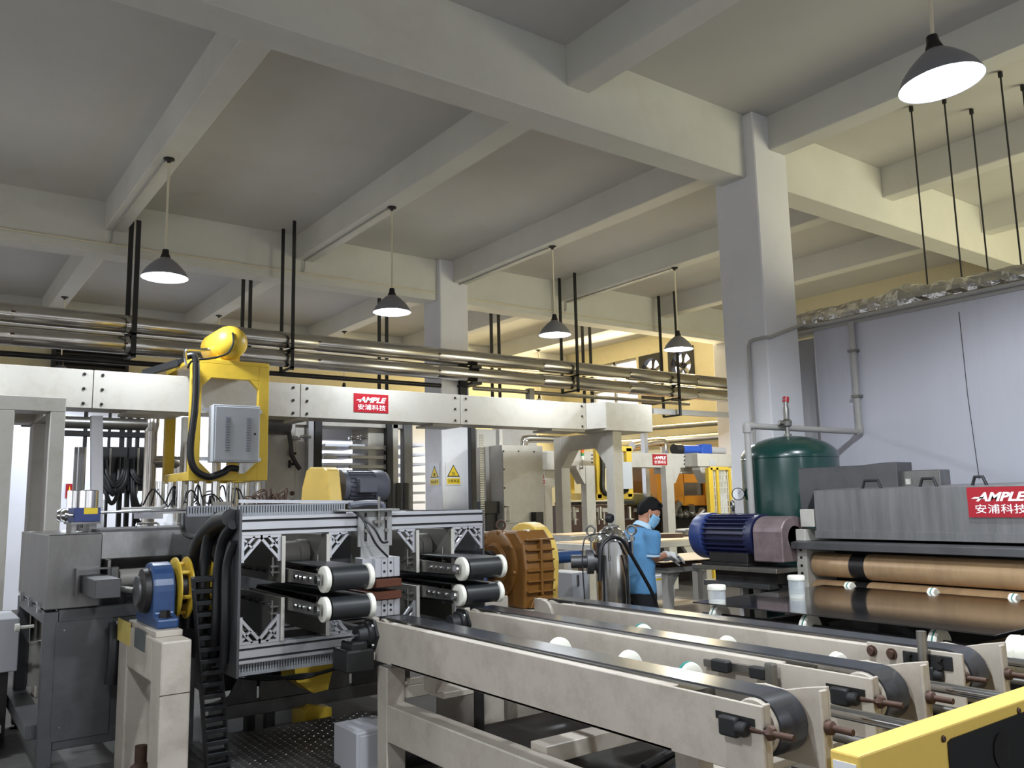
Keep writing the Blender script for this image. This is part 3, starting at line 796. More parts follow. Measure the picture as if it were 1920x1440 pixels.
# end plates
oct_ = [(4.97, 0.70), (6.16, 0.70), (6.16, 1.66), (4.97, 1.66)]
build('end_plate', MB().prism([(YF-0.0, 0.68), (6.17, 0.68), (6.17, 1.60), (YF, 1.64)], (1.615, 0, 0), (0,1,0), (0,0,1), (0.015, 0, 0)), M['stainless_dark'], t)
build('end_plate', MB().prism([(YF-0.0, 0.70), (6.17, 0.70), (6.17, 1.60), (YF, 1.60)], (XR, 0, 0), (0,1,0), (0,0,1), (0.012, 0, 0)), M['stainless_dark'], t)
# side brackets between the rails (seen on their left faces), with bolts
def bracket(x, top):
    z0, z1 = (1.20, 1.475) if top else (0.865, 1.115)
    mb = MB().box(x, x+0.02, YF-0.01, 5.95, z0, z1)
    o = build('side_bracket', mb, M['bracket_shaded'], t, bev=0.003)  # plate body darkened for shade, only its front edge stays cream
    build('bracket_edge', MB().box(x-0.001, x+0.021, YF-0.014, YF-0.01, z0, z1), M['cream2'], o)
    b = MB()
    for k in range(5):
        y = YF+0.14+0.13*k
        zz = z0+0.06 if top else z1-0.05
        b.lathe((x, y, zz), (-1,0,0), [(0, 0.014), (0.012, 0.012), (0.012, 0.007), (0.03, 0.006)], 8)
    pieces('bolt', b, M['dark_steel'], o)
    m2 = MB().box(x-0.05, x, YF+0.03, YF+0.08, z0+0.09 if top else z1-0.06, z0+0.10 if top else z1-0.05)
    m2.box(x-0.05, x, YF+0.03, YF+0.08, z0+0.055 if top else z1-0.10, z0+0.065 if top else z1-0.09)
    m2.cyl((x-0.03, YF+0.055, z0+0.04 if top else z1-0.14), (x-0.03, YF+0.055, z0+0.15 if top else z1-0.02), 0.008, 8)
    pieces('adjusting_screw', m2, M['steel'], o)
BX = (1.87, 2.155, 2.79, 3.062)
for x in BX:
    bracket(x, True); bracket(x, False)
# slotted corner gussets under / over the rails
def gusset(x, side, top):
    s = 0.125
    z = 1.485 if top else 0.862; d = -1 if top else 1
    mb = MB()
    def P(a, b): return (x+side*a*s, YF+0.012, z+d*b*s)
    def bar(a0, b0, a1, b1, w):
        p = Vector(P(a0, b0)); q = Vector(P(a1, b1)); mb.bar(p, q, 0.02, w)
    bar(0, 0.06, 1, 0.06, 0.016); bar(0.06, 0, 0.06, 1.25, 0.016); bar(1, 0.1, 0.06, 1.15, 0.016); bar(0.62, 0.06, 0.06, 0.70, 0.014)
    bar(0.30, 0.38, 0.53, 0.60, 0.012); bar(0.12, 0.2, 0.25, 0.3, 0.012)
    build('corner_gusset', mb, M['alu'], t)
for x, s in ((XL, 1), (1.868, -1), (2.178, 1), (2.788, -1), (3.086, 1), (XR, -1)): gusset(x, s, True)
for x, s in ((XL, 1), (1.868, -1), (2.178, 1), (2.788, -1), (3.086, 1)): gusset(x, s, False)
# grey rollers behind the brackets
build('feed_roller', MB().lathe((1.89, 5.28, 1.345), (1,0,0), [(0, 0.0), (0, 0.085), (0.2, 0.085), (0.2, 0.095), (0.262, 0.095), (0.262, 0)], 24), M['roller_grey'], t)
build('feed_roller', MB().lathe((2.81, 5.28, 1.345), (1,0,0), [(0, 0.0), (0, 0.085), (0.18, 0.085), (0.18, 0.095), (0.25, 0.095), (0.25, 0)], 24), M['roller_grey'], t)
# belt arms
def arm(x0, x1, zc, yr, r):
    mb = belt_mb(MB(), x0+0.045, x1-0.04, yr, 5.62, zc, r-0.006)
    a = build('arm_belt', mb, M['rubber'], t, auto=30)
    for x, d in ((x0, 1), (x1-0.036, 1)):
        build('end_disc', MB().lathe((x, yr, zc), (1,0,0), [(0, r*0.35), (0, r*0.8), (0.006, r*0.98), (0.012, r), (0.030, r), (0.036, r*0.9), (0.036, r*0.5)], 28), M['white_nylon'], a)
    build('roller_core', MB().cyl((x0+0.035, yr, zc), (x1-0.035, yr, zc), r-0.016, 20), M['dark_steel'], a)
    mb = MB().prism([(yr-0.035, zc-0.03), (yr-0.035, zc+0.03), (5.6, zc+0.05), (5.6, zc-0.05)], (x0-0.022, 0, 0), (0,1,0), (0,0,1), (0.010, 0, 0))
    sp = build('side_plate', mb, M['steel'], a)
    mb = MB()
    for k, dd in enumerate((0.0, 0.10, 0.19, 0.25, 0.31)):
        mb.lathe((x0-0.022, yr+dd, zc), (-1,0,0), [(0, 0.016 if k else 0.03), (0.012, 0.014 if k else 0.026)], 10)
    pieces('bolt', mb, M['chrome'], sp)
    build('axle', MB().cyl((x0-0.02, yr, zc), (x1+0.02, yr, zc), 0.018, 10), M['steel'], a)
arm(1.925, 2.225, 1.242, 4.48, 0.073)
arm(1.925, 2.235, 1.078, 4.48, 0.070)
arm(2.845, 3.17, 1.240, 4.50, 0.073)
arm(2.845, 3.17, 1.078, 4.53, 0.068)
# middle clamp
c0, c1 = at(672, 1000, Y=4.93).x, at(735, 1000, Y=4.93).x
build('clamp_plate', MB().box(c0, c1, 4.93, 4.948, 1.385, 1.61).box(c0+0.02, c1-0.02, 4.93, 4.948, 1.31, 1.385).box(c0-0.12, c1+0.03, 4.88, 5.05, 1.61, 1.622), M['clamp_grey'], t, bev=0.002)
mb = MB()
for x in (c0+0.05, c1-0.045):
    mb.box(x-0.008, x+0.008, 4.926, 4.93, 1.42, 1.60)
pieces('slot', mb, M['black'], t)
mb = MB()
for x in (c0+0.05, c1-0.045):
    for z in (1.56, 1.485): mb.lathe((x, 4.93, z), (0,-1,0), [(0, 0.015), (0.014, 0.013)], 8)
mb.box(c0+0.10, c0+0.17, 4.90, 4.93, 1.53, 1.55).cyl((c0+0.135, 4.91, 1.51), (c0+0.135, 4.91, 1.70), 0.010, 8)
pieces('clamp_bolt', mb, M['steel'], t)
def cylblock(z0, z1):
    mb = MB()
    w = (c1-c0-0.06)/4
    for k in range(4): mb.box(c0+0.07+w*k+0.002, c0+0.07+w*(k+1)-0.002, 4.84, 4.98, z0, z1)
    mb.box(c0+0.07, c1, 4.846, 4.975, z0+0.003, z1-0.003).box(c0, c0+0.07, 4.87, 4.98, z0, z1)
    o = build('pneumatic_cylinder', mb, M['alu'], t, bev=0.002)
    mb = MB()
    for k in (1, 2):
        for z in (z0+0.035, z1-0.035): mb.lathe((c0+0.07+w*(k+0.5), 4.84, z), (0,-1,0), [(0, 0.009), (0.002, 0.008)], 10)
    build('port', mb, M['black_iron'], o)
cylblock(1.195, 1.318); cylblock(0.955, 1.055)
build('brown_pad', MB().box(c0+0.06, c1, 4.80, 5.3, 1.135, 1.185), M['brown_pad'], t, bev=0.004)
build('brown_pad', MB().box(c0+0.03, c1, 4.80, 5.3, 1.06, 1.11), M['brown_pad'], t, bev=0.004)
mb = MB()
for s in (0, 1):
    e = at(722+s*4, 1034-s*14+14, Y=4.82)
    a = at(652, 955, Y=4.95)
    mb.tube([a+V(0,0,0.01), at(676, 968, Y=4.87), at(694+s*8, 1000-s*8, Y=4.80), at(706+s*10, 1022-s*6, Y=4.80), at(727, 1044-s*28, Y=4.82)], 0.007, 6, 5)
pieces('air_hose', mb, M['hose'], t)
# slotted wiring ducts on the rails
def comb(x0, x1, y, z0, z1, pitch=0.0165, name='slotted_wiring_duct'):
    mb = MB().box(x0, x1, y, y+0.04, z0, z0+(z1-z0)*0.3).box(x0, x1, y, y+0.04, z1-0.008, z1).box(x0, x1, y+0.03, y+0.035, z0, z1-0.004)
    n = int((x1-x0)/pitch)
    for k in range(n): mb.box(x0+k*pitch, x0+k*pitch+pitch*0.62, y-0.002, y+0.01, z0, z1-0.004)
    o = build(name, mb, M['duct_grey'], t)
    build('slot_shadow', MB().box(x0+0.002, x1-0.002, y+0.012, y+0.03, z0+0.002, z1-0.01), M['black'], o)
    return o
comb(1.64, at(648, 945, Y=5.06).x, 5.05, 1.597, 1.665)
comb(1.45, 1.72, 5.45, 1.60, 1.665)
comb(1.64, at(690, 1245, Y=4.97).x, 4.98, 0.685, 0.755)
build('top_bar', MB().bar((1.72, 5.3, 1.69), (2.5, 5.3, 1.67), 0.02), M['alu'], t)
mb = MB().tube([at(655, 947, Y=5.2), at(690, 943, Y=5.2), at(716, 946, Y=5.2), at(718, 962, Y=5.2)], 0.02, 8, 5)
build('flexible_conduit', mb, M['motor_grey'], t)
# thick hose loom on the end plate
mb = MB()
mb.tube([(1.585, 5.02, 1.59), (1.575, 5.22, 1.565), (1.57, 5.5, 1.47), (1.55, 5.62, 1.32), (1.53, 5.63, 1.1), (1.52, 5.62, 0.9)], 0.055, 12, 8)
mb.tube([(1.59, 5.1, 1.56), (1.57, 5.35, 1.5), (1.56, 5.42, 1.35), (1.55, 5.42, 1.1), (1.55, 5.42, 0.85)], 0.035, 10, 8)
mb.tube([(1.59, 5.0, 1.55), (1.58, 5.15, 1.45), (1.57, 5.2, 1.25), (1.57, 5.2, 0.95), (1.58, 5.3, 0.72)], 0.03, 10, 8)
mb.tube([(1.60, 5.0, 1.45), (1.58, 5.06, 1.3), (1.58, 5.06, 1.0), (1.59, 5.1, 0.75)], 0.025, 10, 8)
mb.tube([(1.5, 5.75, 1.62), (1.5, 5.7, 1.5), (1.55, 5.5, 1.47), (1.6, 5.2, 1.55)], 0.018, 8, 8)
build('hose_loom', mb, M['hose'], t)
# cable wheel and shaft
def wheel(x, r): return MB().lathe((x, AY, AZ), (1,0,0), [(0, 0.06), (0, r*0.93), (0.004, r), (0.012, r), (0.014, r*0.93), (0.014, 0.06)], 36)
build('cable_wheel_flange', wheel(1.405, 0.19), M['yellow'], t)
build('cable_wheel_flange', wheel(1.475, 0.19), M['yellow'], t)
build('cable_wheel_flange', wheel(1.595, 0.20), M['yellow'], t)
mb = MB()
for k in range(6):
    th = k*pi/3+0.3; mb.cyl((1.41, AY+0.15*cos(th), AZ+0.15*sin(th)), (1.48, AY+0.15*cos(th), AZ+0.15*sin(th)), 0.012, 8)
pieces('spacer_rod', mb, M['yellow'], t)
build('main_shaft', MB().lathe((1.255, AY, AZ), (1,0,0), [(0, 0.075), (0.1, 0.075), (0.1, 0.10), (0.37, 0.10)], 24), M['dark_steel'], t)
build('main_shaft', MB().lathe((XR+0.01, AY, AZ), (1,0,0), [(0, 0.09), (0.15, 0.09), (0.15, 0.06), (0.33, 0.06)], 24), M['dark_steel'], t)
# energy chain hanging from the cable wheel
ch = thing('energy_chain', 'black plastic cable chain hanging from the cable wheel like a ladder', 'cable chain', (1.56, 5.3, 0.0))
q0 = at(382, 1082, Y=5.22); q1 = at(409, 1452, Y=5.30)
n = 17
dirv = (q1-q0)/n
half = 0.062
side = Vector((1,0,0)); nrm = dirv.normalized().cross(side)
for k in range(n):
    a = q0+dirv*k; b = a+dirv*0.98
    L = dirv.normalized()
    mb = MB()
    for sg in (-1, 1):
        c = (a+b)/2+side*half*sg
        mb.obox(c, side*0.006, nrm*0.035, L*(dirv.length*0.5))
    mb.obox(a+L*dirv.length*0.17+nrm*-0.03, side*half, nrm*0.006, L*dirv.length*0.19)
    mb.obox(a+L*dirv.length*0.17+nrm*0.03, side*half, nrm*0.006, L*dirv.length*0.19)
    lk = build('chain_link', mb, M['black_iron'], ch, bev=0.003)
    mb = MB()
    for sg in (-1, 1): mb.obox(a+L*dirv.length*0.17-nrm*0.037+side*half*0.75*sg, side*0.006, nrm*0.002, L*0.009)
    pieces('clip', mb, M['motor_grey'], lk)

# pillow block on its cream post
t2 = thing('bearing_post', 'cream welded post with two legs under the blue bearing', 'post', (1.3, 5.55, 0))
px0, px1 = 1.22, 1.385
mb = MB().box(px0, px1, 5.02, 5.24, 0, 0.92).box(px0, px1, 5.88, 6.12, 0, 0.92).box(px0, px1, 5.24, 5.88, 0.67, 0.92)
build('post_body', mb, M['cream'], t2, bev=0.012, seg=2)
build('weld_joint', MB().box(px0-0.001, px1+0.001, 5.0185, 5.02, 0.63, 0.634), M['wood_dark'], t2)
build('mounting_plate', MB().box(px0+0.01, px1-0.005, 5.20, 5.90, 0.92, 0.955), M['cream'], t2, bev=0.004)
a, b = at(253, 1176, X=px0-0.002), at(271, 1227, X=px0-0.002)
build('metal_label', MB().box(px0-0.003, px0, b.y, a.y, b.z+0.01, a.z), M['photo_label'], t2)
a, b = at(222, 1158, X=px0-0.002), at(243, 1212, X=px0-0.002)
build('torn_label', MB().box(px0-0.004, px0, b.y, a.y, b.z, a.z), M['old_label'], t2)
t3 = thing('pillow_bearing', 'blue cast iron pillow block bearing on the cream post', 'bearing', (1.30, AY, 0.955))
zb = 0.955
arch = [(-0.27, 0.0), (-0.27, 0.055), (-0.17, 0.075)]
for k in range(15):
    th = pi-pi*k/14*1.0
    arch.append((0.168*cos(th), (AZ-zb)+0.168*sin(th)))
arch += [(0.17, 0.075), (0.27, 0.055), (0.27, 0.0)]
mb = MB().prism(arch[::-1], (1.255, AY, zb), (0,1,0), (0,0,1), (0.125, 0, 0))
build('bearing_housing', mb, M['bearing_blue'], t3, bev=0.012, seg=2)
build('bearing_ring', MB().lathe((1.20, AY, AZ), (1,0,0), [(0, 0.0), (0.0, 0.09), (0.02, 0.115), (0.02, 0.13), (0.05, 0.135), (0.057, 0.135)], 30), M['dark_steel'], t3)
build('end_cap', MB().lathe((1.19, AY, AZ), (1,0,0), [(0, 0.0), (0, 0.088), (0.012, 0.092)], 28), M['stainless_dark'], t3)
for y in (AY-0.215, AY+0.215):
    build('anchor_bolt', MB().lathe((1.31, y, zb+0.055), (0,0,1), [(0, 0.045), (0.012, 0.045), (0.012, 0.032), (0.045, 0.03)], 6), M['dark_steel'], t3)

# right bearing, coupling, gearbox and stand
t4 = thing('pillow_bearing', 'blue pillow block bearing beside the brown gearbox', 'bearing', (3.62, AY, 0.95))
mb = MB().prism(arch[::-1], (3.56, AY, zb), (0,1,0), (0,0,1), (0.10, 0, 0))
build('bearing_housing', mb, M['bearing_blue'], t4, bev=0.012, seg=2)
build('bearing_ring', MB().lathe((3.50, AY, AZ), (1,0,0), [(0, 0.05), (0.0, 0.09), (0.02, 0.12), (0.06, 0.125)], 28), M['dark_steel'], t4)
t5 = thing('gearbox_stand', 'cream steel stand under the brown gearbox', 'stand', (3.9, AY, 0))
mb = MB().box(3.45, 3.72, 5.2, 5.9, 0.85, 0.955).box(3.47, 3.70, 5.25, 5.85, 0.0, 0.85).box(3.75, 4.35, 5.15, 5.95, 0.78, 0.84).box(3.78, 4.32, 5.2, 5.9, 0, 0.78)
build('stand_body', mb, M['cream'], t5, bev=0.006)
g = thing('gearbox', 'big brown cast worm gearbox with cooling fins', 'gearbox', (4.05, AY, 0.84))
gx0, gx1, gy0, gy1, gz0, gz1 = 3.86, 4.12, 5.20, 5.92, 0.84, 1.41
body = [(5.20, gz0), (5.92, gz0), (5.94, gz0+0.15), (5.92, gz1-0.12), (5.84, gz1), (5.28, gz1+0.015), (5.20, gz1-0.07), (5.17, gz0+0.3)]
build('gear_housing', MB().prism(body, (gx0, 0, 0), (0,1,0), (0,0,1), (gx1-gx0+0.03, 0, 0)), M['gearbox'], g, bev=0.02, seg=2)
# finned front
mb = MB()
for k in range(6):
    z = gz0+0.12+0.078*k
    mb.box(gx0+0.02, gx0+0.14, gy0-0.045, gy0, z, z+0.014).box(gx0+0.16, gx1+0.02, gy0-0.045, gy0, z, z+0.014)
mb.box(gx0+0.14, gx0+0.16, gy0-0.05, gy0, gz0+0.1, gz1-0.05)
mb.prism([(gx0+0.03, gz0+0.01), (gx0+0.22, gz0+0.01), (gx0+0.26, gz0+0.07), (gx0+0.16, gz0+0.10), (gx0+0.06, gz0+0.07)], (0, gy0, 0), (1,0,0), (0,0,1), (0, -0.05, 0))
build('cooling_fin', mb, M['gearbox'], g, bev=0.003)
mb = MB().lathe((gx0, AY-0.02, AZ), (-1,0,0), [(-0.01, 0.27), (0.02, 0.27), (0.03, 0.25), (0.03, 0.17), (0.055, 0.15), (0.055, 0.10)], 36)
for k in range(8):
    th = 2*pi*k/8+0.2
    mb.lathe((gx0-0.02, AY-0.02+0.255*cos(th), AZ+0.255*sin(th)), (-1,0,0), [(0, 0.018), (0.016, 0.016)], 6)
build('bearing_cover', mb, M['gearbox'], g)
build('output_hub', MB().lathe((gx0-0.055, AY, AZ), (-1,0,0), [(0, 0.0), (0, 0.11), (0.05, 0.11), (0.05, 0.09), (0.12, 0.09)], 28), M['dark_steel'], g)
build('lifting_eye', MB().torus((gx0+0.05, AY, gz1+0.055), (0.5,0.86,0), 0.035, 0.009, 18, 8).cyl((gx0+0.05, AY, gz1), (gx0+0.05, AY, gz1+0.025), 0.012, 8), M['rust'], g)
build('filler_cap', MB().lathe((gx0+0.12, gy0+0.1, gz1), (0,0,1), [(0, 0.028), (0.02, 0.028), (0.022, 0)], 12), M['white_nylon'], g)
cvx = gx1+0.03

mb = MB()
cp = [(5.30, 0.845), (5.86, 0.845)]+[(AY+0.02+0.30*cos(th), AZ+0.02+0.30*sin(th)) for th in [pi*k/12 for k in range(13)]]
mb.prism(cp, (cvx, 0, 0), (0,1,0), (0,0,1), (0.13, 0, 0))
build('belt_cover', mb, M['yellow_pale'], g, bev=0.01, label='yellow belt cover')
build('input_motor', MB().lathe((cvx+0.13, AY-0.02, AZ), (1,0,0), [(0, 0.18), (0.05, 0.17), (0.07, 0.11), (0.07, 0)], 28).cyl((cvx+0.2, AY-0.02, AZ+0.02), (cvx+0.55, AY-0.02, AZ+0.02), 0.05, 16), M['bearing_blue'], g)
# ------------------------------------------------------------------ stainless cleaning machine on the left
t = thing('cleaning_machine', 'grey stainless steel panel cleaning machine with roller cover', 'machine', (1.2, 6.8, 0))
FY = 6.3
x0, x1 = 0.80, 1.126
build('upper_cabinet', MB().box(x0, x1, FY, 7.80, 1.014, 1.498), M['stainless'], t, bev=0.006)
build('roller_cover', MB().prism([(6.38, 1.505), (7.2, 1.505), (7.2, 1.25), (6.60, 1.22), (6.45, 1.24), (6.36, 1.32)][::-1], (x1, 0, 0), (0,1,0), (0,0,1), (0.66, 0, 0)), M['stainless'], t, bev=0.004)
build('cover_lid', MB().box(x1, 1.78, 6.40, 7.2, 1.505, 1.52), M['stainless_dark'], t)
a, b = at(254, 990, Y=6.5), at(298, 988, Y=6.5)
build('lid_handle', MB().tube([(a.x, 6.5, 1.515), (a.x+0.005, 6.5, 1.545), (a.x+0.02, 6.5, 1.552), (b.x-0.02, 6.5, 1.552), (b.x-0.005, 6.5, 1.545), (b.x, 6.5, 1.515)], 0.008, 8), M['chrome'], t)
build('brush_roller', MB().lathe((x1+0.12, 6.36, 1.185), (1,0,0), [(0, 0.02), (0, 0.058), (0.01, 0.062), (0.36, 0.062)], 22), M['roller_grey'], t)
build('roller_bearing', MB().box(x1+0.03, x1+0.05, 6.24, 6.42, 1.15, 1.32).box(x1+0.05, x1+0.10, 6.24, 6.34, 1.17, 1.27), M['steel'], t, bev=0.004)
build('back_plate', MB().box(x1, 1.60, 6.62, 6.65, 0.95, 1.26), M['stainless_dark'], t)
# square gearmotor casing sticking out of the front
ma, mc = at(178, 1124, Y=5.75), at(228, 1085, Y=5.75)
build('motor_casing', MB().box(ma.x, mc.x, 5.75, FY, ma.z, mc.z), M['stainless_dark'], t, bev=0.004)
mz0, mz1 = ma.z-0.02, mc.z+0.035
mb = MB().box(0.965, 1.17, FY-0.07, FY, mz1, mz1+0.012).box(0.965, 0.977, FY-0.07, FY, mz0, mz1).box(1.158, 1.17, FY-0.07, FY, mz0, mz1)
build('casing_collar', mb, M['stainless'], t)
build('stub_shaft', MB().cyl((mc.x, 5.82, AZ), (1.195, 5.60, AZ), 0.02, 12), M['steel'], t)
# toggle catches on the left side
for y in (6.5, 6.95, 7.45):
    mb = MB().box(x0-0.02, x0, y-0.02, y+0.02, 0.985, 1.05).tube([(x0-0.02, y-0.015, 1.03), (x0-0.03, y-0.015, 1.06), (x0-0.03, y+0.015, 1.06), (x0-0.02, y+0.015, 1.03)], 0.004, 5)
    build('toggle_catch', mb, M['chrome'], t)
# lower frame: posts, rails, door panel
mb = MB()
for x in (x0, 1.68):
    for y in (FY, 7.72): mb.box(x, x+0.085, y, y+0.085, 0.03, 1.0)
mb.box(x0+0.085, 1.68, FY+0.004, FY+0.08, 0.93, 1.01).box(x0+0.085, 1.68, FY+0.004, FY+0.08, 0.13, 0.22)
mb.box(x0+0.004, x0+0.08, FY+0.085, 7.72, 0.92, 1.005).box(x0-0.06, x0+0.08, FY+0.09, 7.8, 0.20, 0.29)
pieces('frame_bar', mb, M['stainless_dark'], t, bev=0.004)
build('front_panel', MB().box(x0+0.085, 1.68, FY+0.012, FY+0.03, 0.22, 0.93), M['stainless_dark'], t)
d0, d1 = at(105, 1166, Y=FY), at(113, 1382, Y=FY)
build('door_panel', MB().box(d0.x, 1.215, FY-0.006, FY+0.012, 0.185, 0.935), M['stainless_dark'], t, bev=0.002)
mb = MB()
for z in (0.88, 0.27): mb.lathe((d0.x+0.05, FY-0.006, z), (0,-1,0), [(0, 0.007), (0.004, 0.006)], 8)
pieces('screw', mb, M['chrome'], t)
build('inner_wall', MB().box(x0+0.5, x0+0.52, FY+0.1, 7.7, 0.2, 0.95), M['dark_steel'], t)
pc = at(58, 1260, X=x0+0.12)
build('lift_cylinder', MB().cyl((x0+0.14, pc.y, 0.30), (x0+0.14, pc.y, 0.62), 0.075, 16).cyl((x0+0.14, pc.y, 0.62), (x0+0.14, pc.y, 0.64), 0.085, 16), M['cream2'], t)
build('cylinder_rod', MB().cyl((x0+0.14, pc.y, 0.64), (x0+0.14, pc.y, 0.95), 0.045, 14), M['steel'], t)
build('side_knob', MB().cyl((x0+0.04, 7.1, 0.83), (x0-0.05, 7.1, 0.83), 0.012, 8).lathe((x0-0.05, 7.1, 0.83), (-1,0,0), [(0, 0.03), (0.03, 0.028)], 10), M['white_nylon'], t)
mb = MB()
for x, y in ((x0+0.04, FY+0.04), (1.72, FY+0.04), (x0+0.04, 7.76)): mb.lathe((x, y, 0), (0,0,1), [(0, 0.05), (0.012, 0.05), (0.015, 0.018), (0.04, 0.018)], 12)
pieces('levelling_foot', mb, M['dark_steel'], t)
# dark oval opening with hanging hose
oc = at(210, 1215, Y=FY)
mb = MB().prism([(0.07*cos(th), 0.0+0.2*sin(th)) for th in [2*pi*k/20 for k in range(20)]], (1.27, FY-0.007, oc.z-0.05), (1,0,0), (0,0,1), (0, -0.002, 0))
build('hose_opening', mb, M['black'], t)
build('drain_hose', MB().tube([(1.22, FY-0.06, 0.90), (1.215, FY-0.1, 0.80), (1.21, FY-0.11, 0.65), (1.20, FY-0.10, 0.52)], 0.045, 12, 4), M['hose'], t)
# valve block with two steel cups on top
v = thing('filter_regulator', 'pair of steel air filter cups on a black valve block', 'air filter', (0.98, 6.75, 1.5))
for x, y0_, y1_, w in ((166, 917, 952, 0.062), (140, 917, 952, 0.055)):
    pa, pb = at(x, y0_+2, Y=6.75 if x > 150 else 6.95), at(x, y1_, Y=6.75 if x > 150 else 6.95)
    build('filter_cup', MB().lathe(pb, (0,0,1), [(0, w), (pa.z-pb.z-0.006, w), (pa.z-pb.z, w-0.006), (pa.z-pb.z, 0)], 24), M['chrome'], v)
pb = at(166, 952, Y=6.75)
zt_ = pb.z
build('valve_block', MB().box(pb.x-0.10, pb.x+0.07, 6.68, 6.98, zt_-0.10, zt_), M['motor_blue'], v, bev=0.004)
build('valve_label', MB().box(pb.x-0.04, pb.x+0.05, 6.678, 6.68, zt_-0.045, zt_-0.002), M['sign_yellow'], v)
build('mounting_bracket', MB().box(pb.x-0.12, pb.x+0.07, 6.66, 7.0, zt_-0.115, zt_-0.10).box(pb.x-0.11, pb.x-0.08, 6.7, 6.95, 1.498, zt_-0.115).box(pb.x+0.0, pb.x+0.05, 6.7, 6.95, 1.498, zt_-0.115), M['stainless'], v)
mb = MB()
for y in (6.72, 6.92): mb.lathe((pb.x-0.10, y, zt_-0.05), (-1,0,0), [(0, 0.015), (0.04, 0.015), (0.04, 0.045), (0.06, 0.05), (0.08, 0.035), (0.085, 0)], 18)
pieces('adjusting_knob', mb, M['chrome'], v)
build('air_pipe', MB().tube([(pb.x+0.07, 6.8, zt_-0.035), (pb.x+0.13, 6.8, zt_-0.035), (1.80, 6.8, zt_-0.03)], 0.011, 10), M['chrome'], v)
build('air_pipe', MB().tube([at(228, 955, Y=7.1), at(300, 953, Y=7.1), at(310, 948, Y=7.1)], 0.016, 10), M['pipe_grey'], v)

# ------------------------------------------------------------------ base of the machine line behind the turner
t = thing('machine_pedestal', 'grey steel machine base with a low door behind the turning machine', 'machine', (2.6, 6.4, 0))
za, zb_ = at(560, 1303, Y=6.3).z, at(560, 1327, Y=6.3).z
build('base_beam', MB().box(1.90, 3.5, 6.3, 6.42, zb_, za), M['stainless'], t, bev=0.003)
build('upright', MB().box(2.10, 2.22, 6.32, 6.44, za, 0.62), M['stainless_dark'], t, bev=0.003)
build('gusset_foot', MB().prism([(2.10, 0.62), (2.10, za), (1.86, za), (1.86, za+0.02), (2.02, za+0.06), (2.07, za+0.16)], (0, 6.33, 0), (1,0,0), (0,0,1), (0, 0.02, 0)), M['stainless_dark'], t)
build('low_door', MB().box(2.24, at(655, 1280, Y=6.31).x, 6.31, 6.34, za, at(500, 1270, Y=6.31).z), M['stainless'], t, bev=0.003)
build('low_panel', MB().box(at(662, 1280, Y=6.31).x, 3.5, 6.31, 6.34, za, 0.5), M['stainless_dark'], t, bev=0.003)
build('back_body', MB().box(1.9, 3.5, 6.50, 7.2, 0.3, 0.70), M['dark_steel'], t)
build('machine_bed', MB().box(1.9, 3.6, 6.5, 7.4, 0.70, 1.52), M['stainless_dark'], t)
mb = MB()
for x in (2.15, 2.30, 3.3): mb.box(x, x+0.06, 6.32, 6.40, 0.0, zb_)
pieces('support_leg', mb, M['dark_steel'], t)
pn = [at(x, y, Y=6.0) for x, y in ((552, 1252), (626, 1246), (615, 1293), (588, 1300), (556, 1278))]
build('drip_pan', MB().prism([(p.x, p.z) for p in pn][::-1], (0, 6.0, 0), (1,0,0), (0,0,1), (0, 0.3, 0)), M['yellow'], t, label='yellow drip pan')
mb = MB()
for s in range(3):
    mb.tube([at(440, 1264+s*2, Y=5.9), at(500, 1268+s*3, Y=5.85), at(560, 1272-s*3, Y=5.9), at(600, 1262, Y=5.9), at(640, 1250, Y=5.9)], 0.012, 6, 5)
build('cable_bundle', mb, M['hose'], t)
# tread plate walkway with raised lozenges
tp = thing('tread_plate', 'dark steel tread plate walkway between the machines', 'walkway', (2.2, 5.4, 0))
build('plate', MB().box(1.45, 2.95, 4.9, 6.05, 0.0, 0.10), M['tread'], tp)
mb = MB()
for i in range(30):
    for j in range(24):
        x = 1.47+i*0.05; y = 4.92+j*0.047
        d = Vector((0.016, 0.008, 0)) if (i+j) % 2 else Vector((0.008, -0.016, 0))
        e = Vector((-d.y, d.x, 0))*0.28
        c = Vector((x, y, 0.1))
        mb.add([c-d, c+e, c+d, c-e, c+V(0,0,0.004)], [(0,3,4), (3,2,4), (2,1,4), (1,0,4)])
build('raised_lozenges', mb, M['steel'], tp, kind='stuff')
# yellow block and junk on the floor
tag(build('wedge_block', MB().prism([(0, 0), (0.22, 0), (0.22, 0.12), (0.05, 0.16), (0, 0.12)], (2.55, 6.22, 0.0), (1,0,0), (0,0,1), (0, 0.25, 0)), M['yellow'], bev=0.004), 'yellow block on the floor in the shadow under the machine', 'block')
tag(build('bottle_jack', MB().lathe((1.27, 5.62, 0), (0,0,1), [(0, 0.09), (0.03, 0.09), (0.03, 0.06), (0.12, 0.06), (0.14, 0.035), (0.24, 0.035), (0.24, 0)], 16), M['rust']), 'small rusty jack on the floor between the post legs', 'jack')
# low cream plinth and grey cabinet at the far left
t = thing('grey_cabinet', 'low grey steel cabinet at the left edge beside the stainless machine', 'cabinet', (0.4, 7.6, 0))
a, b = at(-40, 1165, Y=7.3), at(32, 1258, Y=7.3)
build('body', MB().box(a.x-0.4, b.x, 7.3, 7.9, b.z, a.z), M['grey_panel'], t, bev=0.006)
build('foot', MB().box(a.x-0.4, b.x-0.05, 7.35, 7.85, 0, b.z), M['dark_steel'], t)
t = thing('floor_rail', 'pale worn machine rail on the floor at the left edge', 'rail', (0.4, 7.2, 0))
build('rail_body', MB().box(-0.5, 0.62, 6.9, 7.3, 0.0, 0.14).box(-0.5, 0.66, 6.95, 7.25, 0.14, 0.20), M['cream2'], t, bev=0.01)
